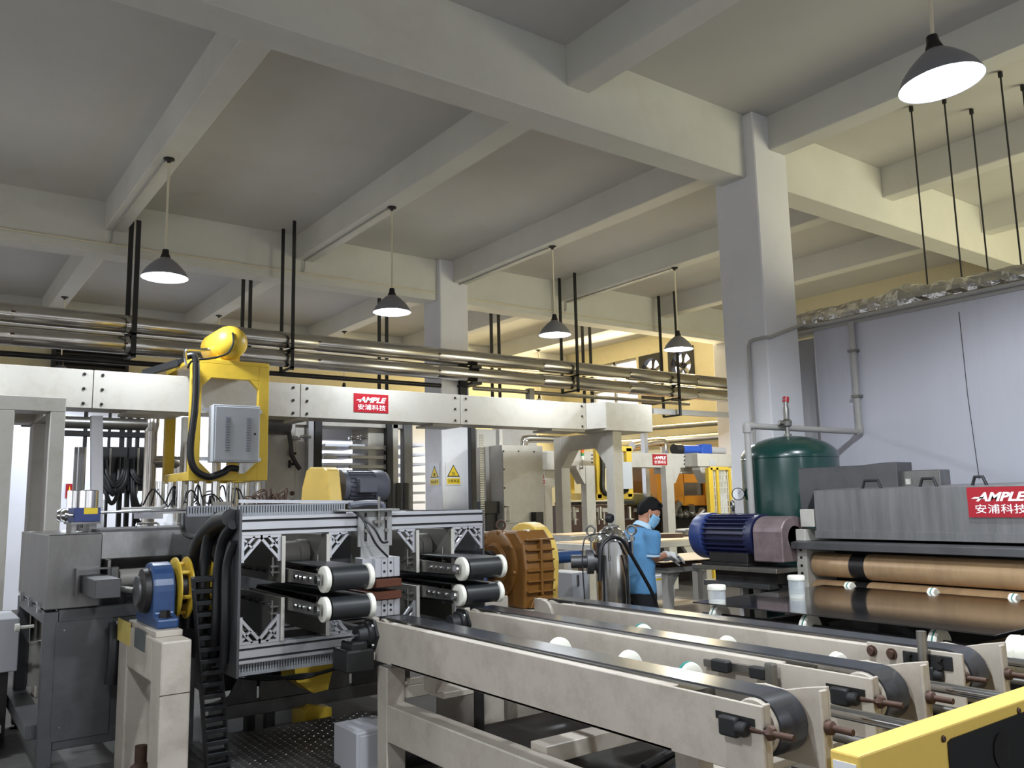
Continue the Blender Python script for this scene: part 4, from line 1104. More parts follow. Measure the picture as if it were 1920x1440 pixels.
# ------------------------------------------------------------------ gantry beam
GY = 9.3
gz1 = at(563, 720, Y=GY).z; gz0 = (at(174, 768, Y=GY).z+at(1095, 804, Y=GY).z)/2
t = thing('gantry', 'long cream gantry beam with bolted joints spanning the machine line', 'gantry', (3.5, GY, 0))
xs = [-1.5]+[at(x, 740, Y=GY).x for x in (174, 563, 863, 1098)]
for a, b in zip(xs[:-1], xs[1:]):
    build('beam_section', MB().box(a+0.004, b-0.004, GY, GY+0.38, gz0, gz1), M['cream2'], t, bev=0.004)
for x in xs[1:]:
    mb = MB()
    for sx in (-0.085, 0.085):
        for k in (0.12, 0.5, 0.88):
            if sx > 0 and x == xs[-1]: continue
            mb.lathe((x+sx, GY, gz0+(gz1-gz0)*k), (0,-1,0), [(0, 0.017), (0.010, 0.015)], 8)
    pieces('joint_bolt', mb, M['dark_steel'], t)
xe = xs[-1]
bx0 = xe+0.14
zA = at(1150, 807, Y=GY-0.28).z
build('end_box', MB().box(bx0, bx0+0.95, GY-0.28, GY+0.38, zA, gz1).prism([(xe, GY), (bx0, GY-0.28), (bx0, GY+0.38), (xe, GY+0.38)], (0, 0, zA+0.03), (1,0,0), (0,1,0), (0, 0, gz1-zA-0.03)), M['cream2'], t, bev=0.004)
# right portal legs along Y with haunches
lx = at(1152, 900, Y=GY-0.2).x
fy_ = at(1053, 900, X=lx).y
wleg = 0.18
build('portal_leg', MB().box(lx, lx+wleg, GY-0.2, GY-0.02, 0, zA), M['cream2'], t, bev=0.006)
build('portal_leg', MB().box(lx, lx+wleg, fy_, fy_+0.18, 0, zA-0.0), M['cream2'], t, bev=0.006)
mb = MB().box(lx, lx+wleg, GY-0.02, fy_, zA-0.22, zA)
for y, d in ((GY-0.02, 1), (fy_, -1)):
    mb.prism([(y, zA-0.22), (y, zA-0.5), (y+d*0.24, zA-0.22)][::d], (lx, 0, 0), (0,1,0), (0,0,1), (wleg, 0, 0))
build('portal_head', mb, M['cream2'], t, bev=0.004)
# left end stand: front and rear portal
fy = 8.85
ll, lr = at(20, 900, Y=fy).x, at(88, 900, Y=fy).x
hr = at(122, 800, Y=fy).x
zt0, zt1 = at(60, 770, Y=fy).z, at(60, 743, Y=fy).z
mb = MB().box(ll-0.17, ll, fy, fy+0.3, 0, zt0).box(lr, hr, fy, fy+0.3, 0, zt0)
mb.box(ll-0.17, ll, 10.1, 10.4, 0, zt0).box(lr, hr, 10.1, 10.4, 0, zt0)
pieces('stand_leg', mb, M['cream2'], t, bev=0.006)
mb = MB().box(ll-0.17, hr, fy, fy+0.3, zt0, zt1).box(ll-0.17, hr, 10.1, 10.4, zt0, zt1).box(ll-0.17, ll, fy+0.3, 10.1, zt0, zt1).box(lr, hr, fy+0.3, 10.1, zt0, zt1)
build('stand_head', mb, M['cream2'], t, bev=0.004)
# underside flanges
mb = MB()
for x0, x1 in ((235, 340), (415, 500), (555, 575), (808, 862), (1030, 1092)):
    a, b = at(x0, 785, Y=GY+0.1).x, at(x1, 785, Y=GY+0.1).x
    mb.box(a, b, GY+0.05, GY+0.5, gz0-0.03, gz0)
pieces('underside_flange', mb, M['cream2'], t)
# maker's sign
def ample_sign(parent, o, ex, ey, w, h):
    ex = Vector(ex).normalized(); ey = Vector(ey).normalized(); nz = ex.cross(ey); o = Vector(o)
    s = build('maker_sign', MB().prism([(0, 0), (w, 0), (w, h), (0, h)], o, ex, ey, nz*0.004), M['red'], parent)
    q = o+nz*0.0045
    letter('lettering', 'AMPLE', q+ex*w*0.14+ey*h*0.53, ex, ey, w*0.80, h*0.30, M['white'], s, shear=0.35, bold=0.035)
    mb = MB().prism([(0, 0), (w*0.20, 0), (w*0.20, h*0.055), (w*0.05, h*0.055)], q+ex*w*0.065+ey*h*0.62, ex, ey, nz*0.0012)
    build('logo_dart', mb, M['white'], s)
    letter('lettering', '\u5b89\u6d66\u79d1\u6280', q+ex*w*0.12+ey*h*0.13, ex, ey, w*0.80, h*0.30, M['white'], s, bold=0.004, spacing=1.05)
    return s
a, b = at(663, 772, Y=GY-0.003), at(728, 741, Y=GY-0.003)
ample_sign(t, (a.x, GY-0.001, a.z), (1,0,0), (0,0,1), b.x-a.x, b.z-a.z)

# ------------------------------------------------------------------ yellow lifting frame riding on the gantry
LY = 8.92
t = thing('lifting_frame', 'yellow lifting carriage hanging on the gantry beam', 'lifting frame', (2.3, LY, 1.9))
def L(x, y, Y=LY): return at(x, y, Y=Y)
xl0, xl1 = L(356, 800).x, L(376, 800).x
xr0, xr1 = L(484, 800).x, L(503, 800).x
z1_, z2_, z3_, z4_ = L(430, 901).z, L(430, 888).z, L(430, 710).z, L(430, 690).z
zt_ = gz1+0.10
dy = 0.07
mb = MB().prism([(xl0, z1_), (xr1, z1_), (xr1, z4_+0.045), (xl0, z4_+0.045)][::-1], (0, LY, 0), (1,0,0), (0,0,1), (0, 0.001, 0)) if False else MB()
mb.box(xl0, xl1, LY, LY+dy, z1_, zt_).box(xr0, xr1, LY, LY+dy, z1_, zt_)
mb.box(xl1, xr0, LY, LY+dy, z1_, z2_).box(xl1, xr0, LY, LY+dy, z3_, zt_)
for x, s in ((xl1, 1), (xr0, -1)):
    mb.prism([(x, z3_), (x+s*0.10, z3_), (x, z3_-0.10)][::-s], (0, LY, 0), (1,0,0), (0,0,1), (0, dy, 0))
    mb.prism([(x, z2_), (x, z2_+0.12), (x+s*0.12, z2_)][::-s], (0, LY, 0), (1,0,0), (0,0,1), (0, dy, 0))
build('front_frame', mb, M['yellow'], t, bev=0.003)
BY2 = 10.
build('top_plate', MB().box(xl0, xr1, LY, BY2, zt_, zt_+0.045), M['yellow'], t, bev=0.004)
mb = MB()
for x0, x1 in ((xl0, xl1), (xr0, xr1)): mb.box(x0, x1, BY2-0.09, BY2, z1_, zt_)
pieces('rear_post', mb, M['yellow'], t, bev=0.003)
mb = MB()
for x0, x1 in ((xl0, xl1), (xr0, xr1)): mb.box(x0, x1, LY+dy, BY2-0.09, z1_, z2_+0.02)
mb.box(xl1, xr0, BY2-0.09, BY2, z1_, z2_)
pieces('bottom_bar', mb, M['yellow'], t, bev=0.003)
# control box on two struts
ca, cb = at(398, 866, Y=8.73), at(488, 762, Y=8.73)
cbx = build('control_box', MB().box(ca.x-0.0, cb.x, 8.73, 8.9, ca.z, cb.z), M['control_grey'], t, bev=0.004)
build('box_door', MB().box(ca.x+0.02, cb.x-0.012, 8.722, 8.73, ca.z+0.02, cb.z-0.02), M['control_grey'], cbx, bev=0.003)
mb = MB()
for cxp in (0.30, 0.75):
    for k in range(14):
        xc = ca.x+(cb.x-ca.x)*cxp; z = ca.z+(cb.z-ca.z)*(0.20+0.045*k)
        mb.obox((xc, 8.72, z), (0.024, 0, 0), (0, 0.003, 0), (0, 0.003, 0.006))
build('vent_louvre', mb, M['motor_grey'], cbx, kind='stuff')
build('door_lock', MB().cyl((cb.x-0.055, 8.722, (ca.z+cb.z)/2), (cb.x-0.055, 8.715, (ca.z+cb.z)/2), 0.012, 10), M['dark_steel'], cbx)
mb = MB()
for z in (ca.z+0.04, cb.z-0.04): mb.box(xl1, xr0+0.03, 8.89, 8.92, z-0.018, z+0.018)
pieces('mounting_strut', mb, M['alu'], t)
# black hose over the front
hp = [L(352, 668, 8.85), L(364, 668, 8.83), L(368, 690, 8.82), L(366, 760, 8.82), L(357, 840, 8.82), L(364, 878, 8.82), L(390, 894, 8.82), L(418, 886, 8.82), L(430, 878, 8.84), L(445, 879, 8.86)]
build('cable_hose', MB().tube(hp, 0.036, 10, 6), M['hose'], t)
# round yellow air tank on top
tc = at(432, 645, Y=8.95)
r = 0.182
tz = zt_+0.045+r*1.12
build('air_reservoir', MB().lathe((tc.x, 8.78, tz), (0,1,0), [(0, 0.001), (0.012, r*0.35), (0.04, r*0.64), (0.085, r*0.86), (0.14, r*0.97), (0.19, r), (0.65, r), (0.72, r*0.85), (0.78, r*0.5), (0.79, 0)], 32), M['yellow'], t)
mb = MB().box(tc.x-0.12, tc.x+0.12, 9., 9.02, zt_+0.045, zt_+0.045+r*0.7).box(tc.x-0.12, tc.x+0.12, 9.35, 9.37, zt_+0.045, zt_+0.045+r*0.7)
pieces('tank_saddle', mb, M['yellow'], t)
build('tank_hose', MB().tube([at(436, 624, Y=8.79), at(438, 640, Y=8.755), at(434, 652, Y=8.75), at(424, 664, Y=8.76), at(396, 672, Y=8.8), at(362, 676, Y=8.82), at(352, 690, Y=8.88)], 0.011, 8, 5), M['hose'], t)
build('exhaust_elbow', MB().tube([at(350, 684, Y=9.1), at(347, 660, Y=9.1), at(358, 655, Y=9.1), at(378, 656, Y=9.1), at(392, 655, Y=9.1)], 0.018, 8, 4), M['chrome'], t)
build('cable_track', MB().bar(at(270, 700, Y=9.7), at(336, 680, Y=9.4), 0.06, 0.07).bar(at(336, 680, Y=9.4), at(360, 672, Y=9.2), 0.05, 0.05), M['black_iron'], t)
# suction head under the frame
zs0 = z1_-0.28
mb = MB()
for x in (300, 322, 338, 357, 378, 404, 432, 460, 482):
    p = at(x, 925, Y=9.1+0.3*((x//7) % 3))
    mb.cyl((p.x, p.y, zs0), (p.x, p.y, z1_), 0.035 if x % 2 else 0.045, 14)
pieces('suction_cylinder', mb, M['chrome'], t)
mb = MB()
for y in (9.05, 9.55, 9.95): mb.box(xl0-0.28, xr1+0.05, y, y+0.08, zs0-0.05, zs0)
mb.box(xl0-0.28, xl0-0.20, 9.05, 10., zs0-0.10, zs0-0.05).box(xr1, xr1+0.06, 9.05, 10., zs0-0.10, zs0-0.05)
pieces('suction_beam', mb, M['alu'], t)
mb = MB(); rnd = random.Random(5)
for k in range(16):
    x = xl0-0.2+rnd.random()*0.95; y = 8.9+rnd.random()*0.5
    a = Vector((x, y, zs0+0.02)); b = a+V(rnd.uniform(-0.3, 0.3), rnd.uniform(-0.2, 0.2), 0.02)
    mb.tube([a, (a*2+b)/3+V(0,0,rnd.uniform(0.08,0.22)), (a+b*2)/3+V(0,0,rnd.uniform(0.05,0.2)), b], 0.008, 6, 4)
build('air_hoses', mb, M['hose'], t, kind='stuff')
mb = MB()
for x in (320, 348): 
    p = at(x, 975, Y=9.); mb.lathe((p.x, 9., zs0-0.19), (0,0,1), [(0, 0.075), (0.02, 0.05), (0.04, 0.07), (0.06, 0.045), (0.14, 0.02)], 20)
pieces('suction_cup', mb, M['clear'], t)
p = at(415, 920, Y=8.9)
build('valve_plate', MB().box(p.x-0.08, p.x+0.10, 8.9, 8.92, zs0-0.03, zs0+0.06), M['cream2'], t)
# ------------------------------------------------------------------ hot press behind the gantry
PYF = 10.3
def Q(x, y, Y=PYF): return at(x, y, Y=Y)
t = thing('hot_press', 'tall cream multi-daylight press behind the gantry with stacked platens', 'press', (4.3, PYF+0.6, 0))
ztop = 2.95
def slab(x0, x1, y0=None, y1=None, m='cream2', nm='press_frame', d=0.3, Y=PYF, bev=0.004):
    a, b = Q(x0, 860, Y).x, Q(x1, 860, Y).x
    return build(nm, MB().box(a, b, Y, Y+d, 0 if y1 is None else Q(x0, y1, Y).z, ztop if y0 is None else Q(x0, y0, Y).z), M[m], t, bev=bev)
slab(498, 553, d=1.2)
slab(553, 576, m='cream2', nm='frame_edge', d=0.12, Y=PYF+0.1)
slab(578, 588, m='alu', nm='guide_column', d=0.1)
slab(590, 604, m='black_iron', nm='guide_column', d=0.1)
slab(690, 722, d=0.5, Y=PYF+0.15)
slab(726, 736, m='black_iron', nm='guide_column', d=0.1)
slab(758, 774, m='stainless_dark', nm='guide_column', d=0.12)
slab(737, 747, m='cream2', nm='frame_edge', d=0.2, Y=PYF+0.05)
slab(884, 893, m='black_iron', nm='guide_column', d=0.1)
build('press_crown', MB().box(Q(490, 0).x, Q(760, 0).x, PYF+0.05, PYF+0.5, 2.70, ztop+0.1), M['cream2'], t)
a, b = Q(600, 824, PYF+0.7), Q(692, 800, PYF+0.7)
build('upper_crosshead', MB().box(a.x, b.x, PYF+0.7, PYF+0.9, a.z, b.z), M['bright_wall'], t)
dr = Q(525, 812, 10.1)
build('top_drum', MB().cyl((dr.x-0.2, 10.15, 2.70), (dr.x+0.12, 10.15, 2.70), 0.16, 24), M['stainless'], t)
# platens
for k in range(9):
    y = 832+18*k
    a, b = Q(607, y, PYF+0.3), Q(688, y-4, PYF+0.3)
    build('platen', MB().box(a.x, b.x, PYF+0.25, PYF+1.1, a.z-0.035, a.z), M['bright_wall'], t)
    a, b = Q(655, y+8, PYF+0.1), Q(725, y+4, PYF+0.1)
    build('platen_clamp', MB().box(a.x, b.x, PYF+0.06, PYF+0.12, a.z-0.015, a.z+0.028).box(b.x-0.06, b.x-0.02, PYF+0.04, PYF+0.08, a.z-0.03, a.z+0.04), M['cream2'], t)
    a = Q(768, y, PYF+0.4); b = Q(794, y, PYF+0.4)
    build('platen', MB().box(a.x, b.x, PYF+0.35, PYF+1.1, a.z-0.035, a.z), M['bright_wall'], t)
    a = Q(607, y+7, PYF+0.15); b = Q(632, y+7, PYF+0.15)
    build('platen_hook', MB().box(a.x, b.x, PYF+0.15, PYF+0.25, a.z-0.02, a.z+0.02), M['steel'], t)
mb = MB()
for x0, x1 in ((741, 751), (754, 763)):
    a, b = Q(x0, 0, PYF-0.05).x, Q(x1, 0, PYF-0.05).x
    for k in range(40):
        z = 0.9+0.026*k
        mb.box(a, b, PYF-0.06, PYF-0.02, z, z+0.016)
    mb.box(a+0.012, b-0.012, PYF-0.04, PYF-0.02, 0.9, 1.94)
build('drive_chain', mb, M['black_iron'], t, kind='stuff')
mb = MB()
for k in range(60): 
    z = 1.1+0.026*k
    mb.box(Q(885, 0).x, Q(892, 0).x, PYF-0.012, PYF, z, z+0.012)
build('drive_chain', mb, M['steel'], t, kind='stuff')
for x, y in ((575, 880), (595, 877), (685, 880), (702, 878)):
    p = Q(x-22, y-58, PYF-0.02)
    build('hydraulic_fitting', MB().cyl((p.x-0.07, p.y, p.z), (p.x+0.07, p.y, p.z), 0.022, 10).cyl((p.x-0.03, p.y, p.z), (p.x+0.03, p.y, p.z), 0.034, 6), M['chrome'], t)
for x, y in ((555, 850), (552, 870)):
    p = Q(x, y, PYF-0.02)
    build('valve_wheel', MB().lathe(p, (-1,0,0), [(0, 0.015), (0.06, 0.015), (0.06, 0.05), (0.075, 0.05), (0.075, 0)], 16), M['dark_steel'], t)
for y in (940, 925):
    p = Q(548, y, PYF-0.01); build('pipe_plug', MB().lathe(p, (0,-1,0), [(0, 0.03), (0.02, 0.025)], 10), M['rust'], t)
build('steam_hose', MB().tube([Q(540, 800, 10.2), Q(545, 830, 10.2), Q(548, 855, 10.2), Q(562, 880, 10.2)], 0.03, 8, 4), M['hose'], t)

# grey motor with yellow hood on the machine bed
my = 6.9
t = thing('hooded_motor', 'grey electric motor with a yellow belt hood behind the aluminium frame', 'motor', (3.0, my, 1.5))
def P_(x, y, Y=my): return at(x, y, Y=Y)
zb0 = 1.52
yn_ = 6.62
hx = at(622, 945, Y=yn_).x
hq = [at(x, y, X=hx) for x, y in ((561, 945), (566, 915), (574, 882), (580, 876), (607, 876), (612, 881))]
poly = [(yn_, zb0)]+[(hq[0].y, zb0)]+[(q.y, q.z) for q in hq[1:]]
build('belt_hood', MB().prism(poly, (hx, 0, 0), (0,1,0), (0,0,1), (0.12, 0, 0)), M['yellow_pale'], t, bev=0.01)
mc = P_(680, 912, my)
mr = 0.145
prof = [(0, 0.0), (0, mr*0.85), (0.02, mr*0.9), (0.12, mr*0.95), (0.12, mr), (0.33, mr)]
mxs = max(P_(640, 912).x, hx+0.14)
build('motor_body', MB().lathe((mxs-0.02, my, mc.z), (1,0,0), [(0, mr*1.02), (0.04, mr*1.02), (0.04, mr*0.86), (0.30, mr*0.86)], 32), M['motor_grey'], t)
mb = MB()
for k in range(22):
    th = 2*pi*k/22
    d = Vector((0, cos(th), sin(th)))
    c = Vector((mxs+0.16, my, mc.z))+d*mr*0.9
    mb.obox(c, (0.12, 0, 0), d*mr*0.09, Vector((0, -sin(th), cos(th)))*0.004)
build('cooling_fin', mb, M['motor_grey'], t, kind='stuff')
build('fan_cowl', MB().lathe((mxs+0.28, my, mc.z), (1,0,0), [(0, mr), (0.10, mr), (0.14, mr*0.9), (0.15, mr*0.6), (0.15, 0)], 32), M['motor_grey'], t)
build('terminal_box', MB().box(mxs+0.08, mxs+0.25, my-mr-0.07, my-mr*0.6, mc.z-0.06, mc.z+0.07), M['motor_grey'], t, bev=0.008)
build('motor_foot', MB().box(mxs, mxs+0.33, my-0.12, my+0.12, zb0, mc.z-mr*0.8), M['dark_steel'], t)
p = P_(743, 945); build('junction_box', MB().box(p.x-0.05, p.x+0.07, my-0.2, my-0.1, zb0-0.0, zb0+0.08), M['black_iron'], t, bev=0.004)
# olive oil bundle (brown wires) on the bed
mb = MB(); rnd = random.Random(9)
c = at(505, 935, Y=7.2)
for k in range(14):
    a = c+V(rnd.uniform(-0.12, 0.12), rnd.uniform(-0.06, 0.06), -0.05)
    mb.tube([a, a+V(rnd.uniform(-0.06,0.06), 0, rnd.uniform(0.06,0.14)), a+V(rnd.uniform(-0.14,0.14), 0, rnd.uniform(0.02,0.1)), a+V(rnd.uniform(-0.2,0.2), 0, -0.04)], 0.006, 5, 4)
mb.box(c.x-0.2, c.x+0.2, 7.1, 7.3, 1.52, c.z-0.045)
tag(build('wire_tangle', mb, M['rust']), 'tangle of brown wires on the machine bed behind the wiring ducts', 'wires')

# warning signs on the far column
def warn_sign(face_o, ex, w, h, words, fill, strip, label, glyph):
    ex = Vector(ex); ey = Vector((0,0,1)); nz = ex.cross(ey); o = Vector(face_o)
    s = thing('warning_sign', label, 'sign', o, 'warning signs')
    pl = build('sign_plate', MB().prism([(0, 0), (w, 0), (w, h), (0, h)], o, ex, ey, nz*0.004), M['sign_white'], s)
    q = o+nz*0.0045
    def tri(sc, m, nm, off):
        cx, cy = w*0.5, h*0.36
        W = w*0.84*sc; H = h*0.52*sc
        c0 = h*0.36+h*0.52*(1-sc)*0.36
        build(nm, MB().prism([(cx-W/2, c0), (cx+W/2, c0), (cx, c0+H)], q+nz*off, ex, ey, nz*0.0008), M[m], pl)
    tri(1.0, 'black', 'triangle_border', 0); tri(0.80, fill, 'triangle', 0.001)
    # pictogram: three rising wavy strokes over a bar
    mb = MB()
    for k in (-1, 0, 1):
        a = q+nz*0.002+ex*(w*0.5+k*w*0.07)+ey*h*0.455
        mb.tube([a, a+ex*w*0.02+ey*h*0.035, a-ex*w*0.02+ey*h*0.07, a+ey*h*0.11], w*0.014, 5, 3)
    mb.prism([(w*0.36, h*0.425), (w*0.64, h*0.425), (w*0.64, h*0.44), (w*0.36, h*0.44)], q+nz*0.0018, ex, ey, nz*0.0008)
    build('pictogram', mb, M['black'], pl)
    build('caption_strip', MB().prism([(w*0.06, h*0.05), (w*0.94, h*0.05), (w*0.94, h*0.30), (w*0.06, h*0.30)], q, ex, ey, nz*0.0008), M[strip], pl)
    letter('caption', words, q+nz*0.001+ex*w*0.13+ey*h*0.12, ex, ey, w*0.74, h*0.13, M['black'] if strip != 'red' else M['white'], pl, bold=0.006)
CN = 11.25
a, b = at(836, 910, Y=CN-0.006), at(864, 866, Y=CN-0.006)
warn_sign((a.x, CN-0.004, a.z), (1,0,0), b.x-a.x, b.z-a.z, '\u6ce8\u610f\u9ad8\u6e29', 'sign_yellow', 'sign_yellow', 'yellow high temperature warning sign on the front face of the far column', 0)
CXF = 6.82
a, b = at(806, 912, X=CXF-0.006), at(824, 867, X=CXF-0.006)
warn_sign((CXF-0.004, a.y, a.z), (0,-1,0), a.y-b.y, b.z-a.z, '\u5f53\u5fc3\u4f24\u624b', 'sign_yellow', 'sign_yellow', 'narrow yellow warning sign on the left face of the far column', 0)
# ------------------------------------------------------------------ left background: bright wall, hose manifold, ducts
BWY = 16.9
struct('wall_office', MB().box(-3, 9.8, BWY, BWY+0.12, 0, 3.45), M['bright_wall'])
def B(x, y, Y): return at(x, y, Y=Y)
t = thing('notice_board', 'red warning notice with white sheets on the bright office wall', 'notice', (1.8, BWY, 1.2))
a, b = B(122, 934, BWY), B(138, 907, BWY)
build('red_notice', MB().box(a.x, b.x, BWY-0.012, BWY-0.001, a.z, b.z), M['red'], t)
build('triangle', MB().prism([(0.04, b.z-a.z-0.16), (b.x-a.x-0.04, b.z-a.z-0.16), ((b.x-a.x)/2, b.z-a.z-0.03)], (a.x, BWY-0.0125, a.z), (1,0,0), (0,0,1), (0, -0.002, 0)), M['sign_yellow'], t)
for x0, x1 in ((183, 187), (188, 203)):
    a, b = B(x0, 966, BWY), B(x1, 934, BWY)
    build('white_notice', MB().box(a.x, b.x, BWY-0.010, BWY-0.001, a.z, b.z), M['paper'], t)
    mb = MB()
    for k in range(7): mb.box(a.x+0.02, b.x-0.02, BWY-0.012, BWY-0.010, b.z-0.05-0.04*k, b.z-0.04-0.04*k)
    build('printed_lines', mb, M['motor_grey'], t, kind='stuff')
# dark louvre in the far wall under the ceiling
t = thing('wall_louvre', 'dark horizontal louvre high in the far wall above the gantry', 'louvre', (2.2, 17.5, 4.6))
a, b = B(103, 690, 17.5), B(236, 655, 17.5)
build('louvre_frame', MB().box(a.x-0.06, a.x, 17.46, 17.6, a.z, b.z).box(b.x, b.x+0.06, 17.46, 17.6, a.z, b.z).box(a.x, b.x, 17.56, 17.6, a.z, b.z), M['dark_louvre'], t)
for k in range(6):
    z = a.z+(b.z-a.z)*(k+0.5)/6
    build('slat', MB().obox(((a.x+b.x)/2, 17.51, z), ((b.x-a.x)/2, 0, 0), (0, 0.04, -0.012), (0, 0.002, 0.012)), M['dark_louvre'], t)
# hose manifold
HY = 11.75
t = thing('hose_manifold', 'black hose manifold of the press with looping hoses', 'manifold', (2.4, HY, 0))
def bx(x0, y0, x1, y1, Y, d, m, nm, par=None):
    a, b = at(x0, y0, Y=Y), at(x1, y0, Y=Y)
    z1 = at((x0+x1)/2, y0, Y=Y).z; z0 = 0 if y1 is None else at((x0+x1)/2, y1, Y=Y).z
    return build(nm, MB().box(a.x, b.x, Y, Y+d, z0, z1), M[m], t if par is None else par, bev=0.003)
bx(192, 838, 238, 925, HY, 0.25, 'dark_louvre', 'manifold_block'); bx(244, 838, 282, 920, HY, 0.25, 'dark_louvre', 'manifold_block')
bx(120, 809, 290, 819, HY+0.1, 0.1, 'black_iron', 'top_beam')
for x0, x1 in ((228, 236), (242, 250), (160, 166), (206, 210), (258, 264)):
    bx(x0, 770, x1, None, HY+0.12, 0.08, 'black_iron', 'post')
for x0, x1 in ((141, 147), (149, 155), (156, 161)): bx(x0, 838, x1, 1000, HY-0.4, 0.06, 'stainless', 'hydraulic_rod')
for x in (208, 260): bx(x-2, 840, x+2, 925, HY-0.03, 0.02, 'steel', 'hose_rail')
rnd = random.Random(21)
for k in range(9):
    y = 852+rnd.uniform(0, 60); x0 = 190+rnd.uniform(0, 10); x1 = 228+rnd.uniform(-6, 10); dpt = rnd.uniform(25, 70)
    build('hose', MB().tube([B(x0, y, HY-0.02), B(x0+4, y+dpt*0.6, HY-0.06), B((x0+x1)/2, y+dpt, HY-0.09), B(x1-3, y+dpt*0.6, HY-0.06), B(x1, y-4, HY-0.02)], 0.026, 8, 5), M['hose'], t)
for k in range(5):
    y = 855+rnd.uniform(0, 50); x0 = 246+rnd.uniform(0, 6); x1 = 276+rnd.uniform(-6, 4); dpt = rnd.uniform(25, 95)
    build('hose', MB().tube([B(x0, y, HY-0.02), B(x0+2, y+dpt*0.6, HY-0.06), B((x0+x1)/2, y+dpt, HY-0.09), B(x1-2, y+dpt*0.6, HY-0.06), B(x1, y-4, HY-0.02)], 0.026, 8, 5), M['hose'], t)
# galvanised post under the gantry
tag(build('steel_post', MB().bar(B(181, 1000, 9.8), B(181, 780, 9.8), 0.11, 0.09), M['alu']), 'pale galvanised steel post under the gantry left of the black hoses', 'post')
# silver ducts
DY = 10.9
t = thing('steam_duct', 'shiny clad vertical steam duct with elbow left of the yellow lifting frame', 'duct', (2.5, DY, 0))
p = B(284, 800, DY)
r = 0.075
build('vertical_duct', MB().lathe((p.x, DY, 0.6), (0,0,1), [(0, r), (p.z-0.6, r)], 24), M['pipe_cladding'], t)
build('elbow', MB().lathe((p.x, DY, p.z-0.06), (0,0,1), [(0, r*1.05), (0.08, r*1.25), (0.16, r*1.2), (0.22, r*0.7), (0.24, 0)], 20), M['pipe_cladding'], t)
q0, q1 = B(40, 797, DY), B(270, 800, DY)
build('horizontal_duct', MB().cyl((q0.x, DY, p.z+0.02), (p.x, DY, p.z+0.02), r*0.95, 24), M['steel'], t)
c = B(330, 870, DY)
e0 = B(290, 866, DY)
build('branch_duct', MB().tube([(p.x, DY, e0.z), (c.x-0.05, DY, e0.z), (c.x+0.02, DY, e0.z-0.02), (c.x+0.06, DY, e0.z-0.08), (c.x+0.06, DY, e0.z-0.9)], r, 20, 4), M['pipe_cladding'], t)
bx(345, 782, 357, 1000, 10.5, 0.12, 'cream2', 'cream_post')
for x in (352, 405, 440):
    a = B(x, 900, 10.2)
    build('steam_riser', MB().cyl((a.x, 10.2, 0.9), (a.x, 10.2, 2.4), 0.05, 16), M['pipe_cladding'], t)

# ------------------------------------------------------------------ cream press cabinet right of the far column
CY = 10.4
t = thing('press_cabinet', 'big cream steel cabinet with bolted door right of the far column', 'cabinet', (6.4, CY, 0))
def cb(x0, y0, x1, y1, Y, d, m, nm, bev=0.004, par=None):
    a, b = at(x0, y0, Y=Y), at(x1, y0, Y=Y)
    z0 = 0 if y1 is None else at((x0+x1)/2, y1, Y=Y).z
    return build(nm, MB().box(a.x, b.x, Y, Y+d, z0, at((x0+x1)/2, y0, Y=Y).z), M[m], par or t, bev=bev)
cb(941, 835, 1017, None, CY, 1.2, 'cream2', 'cabinet_body')
door = cb(943, 845, 1012, 980, CY-0.02, 0.02, 'cream2', 'cabinet_door')
cb(910, 838, 941, None, CY+0.35, 0.8, 'cream2', 'side_panel')
cb(894, 805, 941, None, CY+0.75, 0.4, 'cream2', 'rear_panel')
cb(936, 805, 942, None, CY+0.1, 0.1, 'cream2', 'corner_post')
cb(941, 803, 1006, 835, CY+0.9, 0.3, 'cream2', 'top_panel')
mb = MB()
for x, y in ((944, 846), (972, 846), (1001, 847), (945, 880), (946, 915), (947, 950)): mb.lathe(at(x, y, Y=CY-0.02), (0,-1,0), [(0, 0.014), (0.01, 0.012)], 8)
pieces('bolt', mb, M['dark_steel'], door)
a, b = at(954, 977, Y=CY-0.03), at(954, 950, Y=CY-0.03)
build('door_handle', MB().tube([(a.x-0.04, CY-0.02, b.z), (a.x, CY-0.06, b.z), (a.x, CY-0.06, a.z), (a.x-0.04, CY-0.02, a.z)], 0.009, 6), M['steel'], door)
cb(908, 940, 938, 963, CY+0.1, 0.25, 'dark_louvre', 'ventilation_box'); cb(912, 963, 932, None, CY+0.15, 0.1, 'dark_louvre', 'box_stand')
e = at(985, 826, Y=CY+0.5)
build('steam_pipe', MB().tube([(e.x-0.03, CY+0.5, e.z-0.15), (e.x-0.02, CY+0.5, e.z-0.03), (e.x+0.06, CY+0.5, e.z+0.03), (e.x+0.9, CY+0.5, e.z+0.03)], 0.065, 16, 3), M['pipe_cladding'], t)
a, b = at(1006, 985, Y=CY-0.15), at(1014, 960, Y=CY-0.15)
sw = build('switch_box', MB().box(a.x, b.x+0.05, CY-0.15, CY-0.02, a.z, b.z), M['dark_steel'], t)
a, b = at(1009, 909, Y=10.88), at(1022, 876, Y=10.88)
warn_sign((a.x, 10.885, a.z), (1,0,0), b.x-a.x, b.z-a.z, '\u5f53\u5fc3\u673a\u68b0\u4f24\u4eba', 'sign_orange', 'red', 'orange and red warning sign on the pale post beside the cream cabinet', 1)

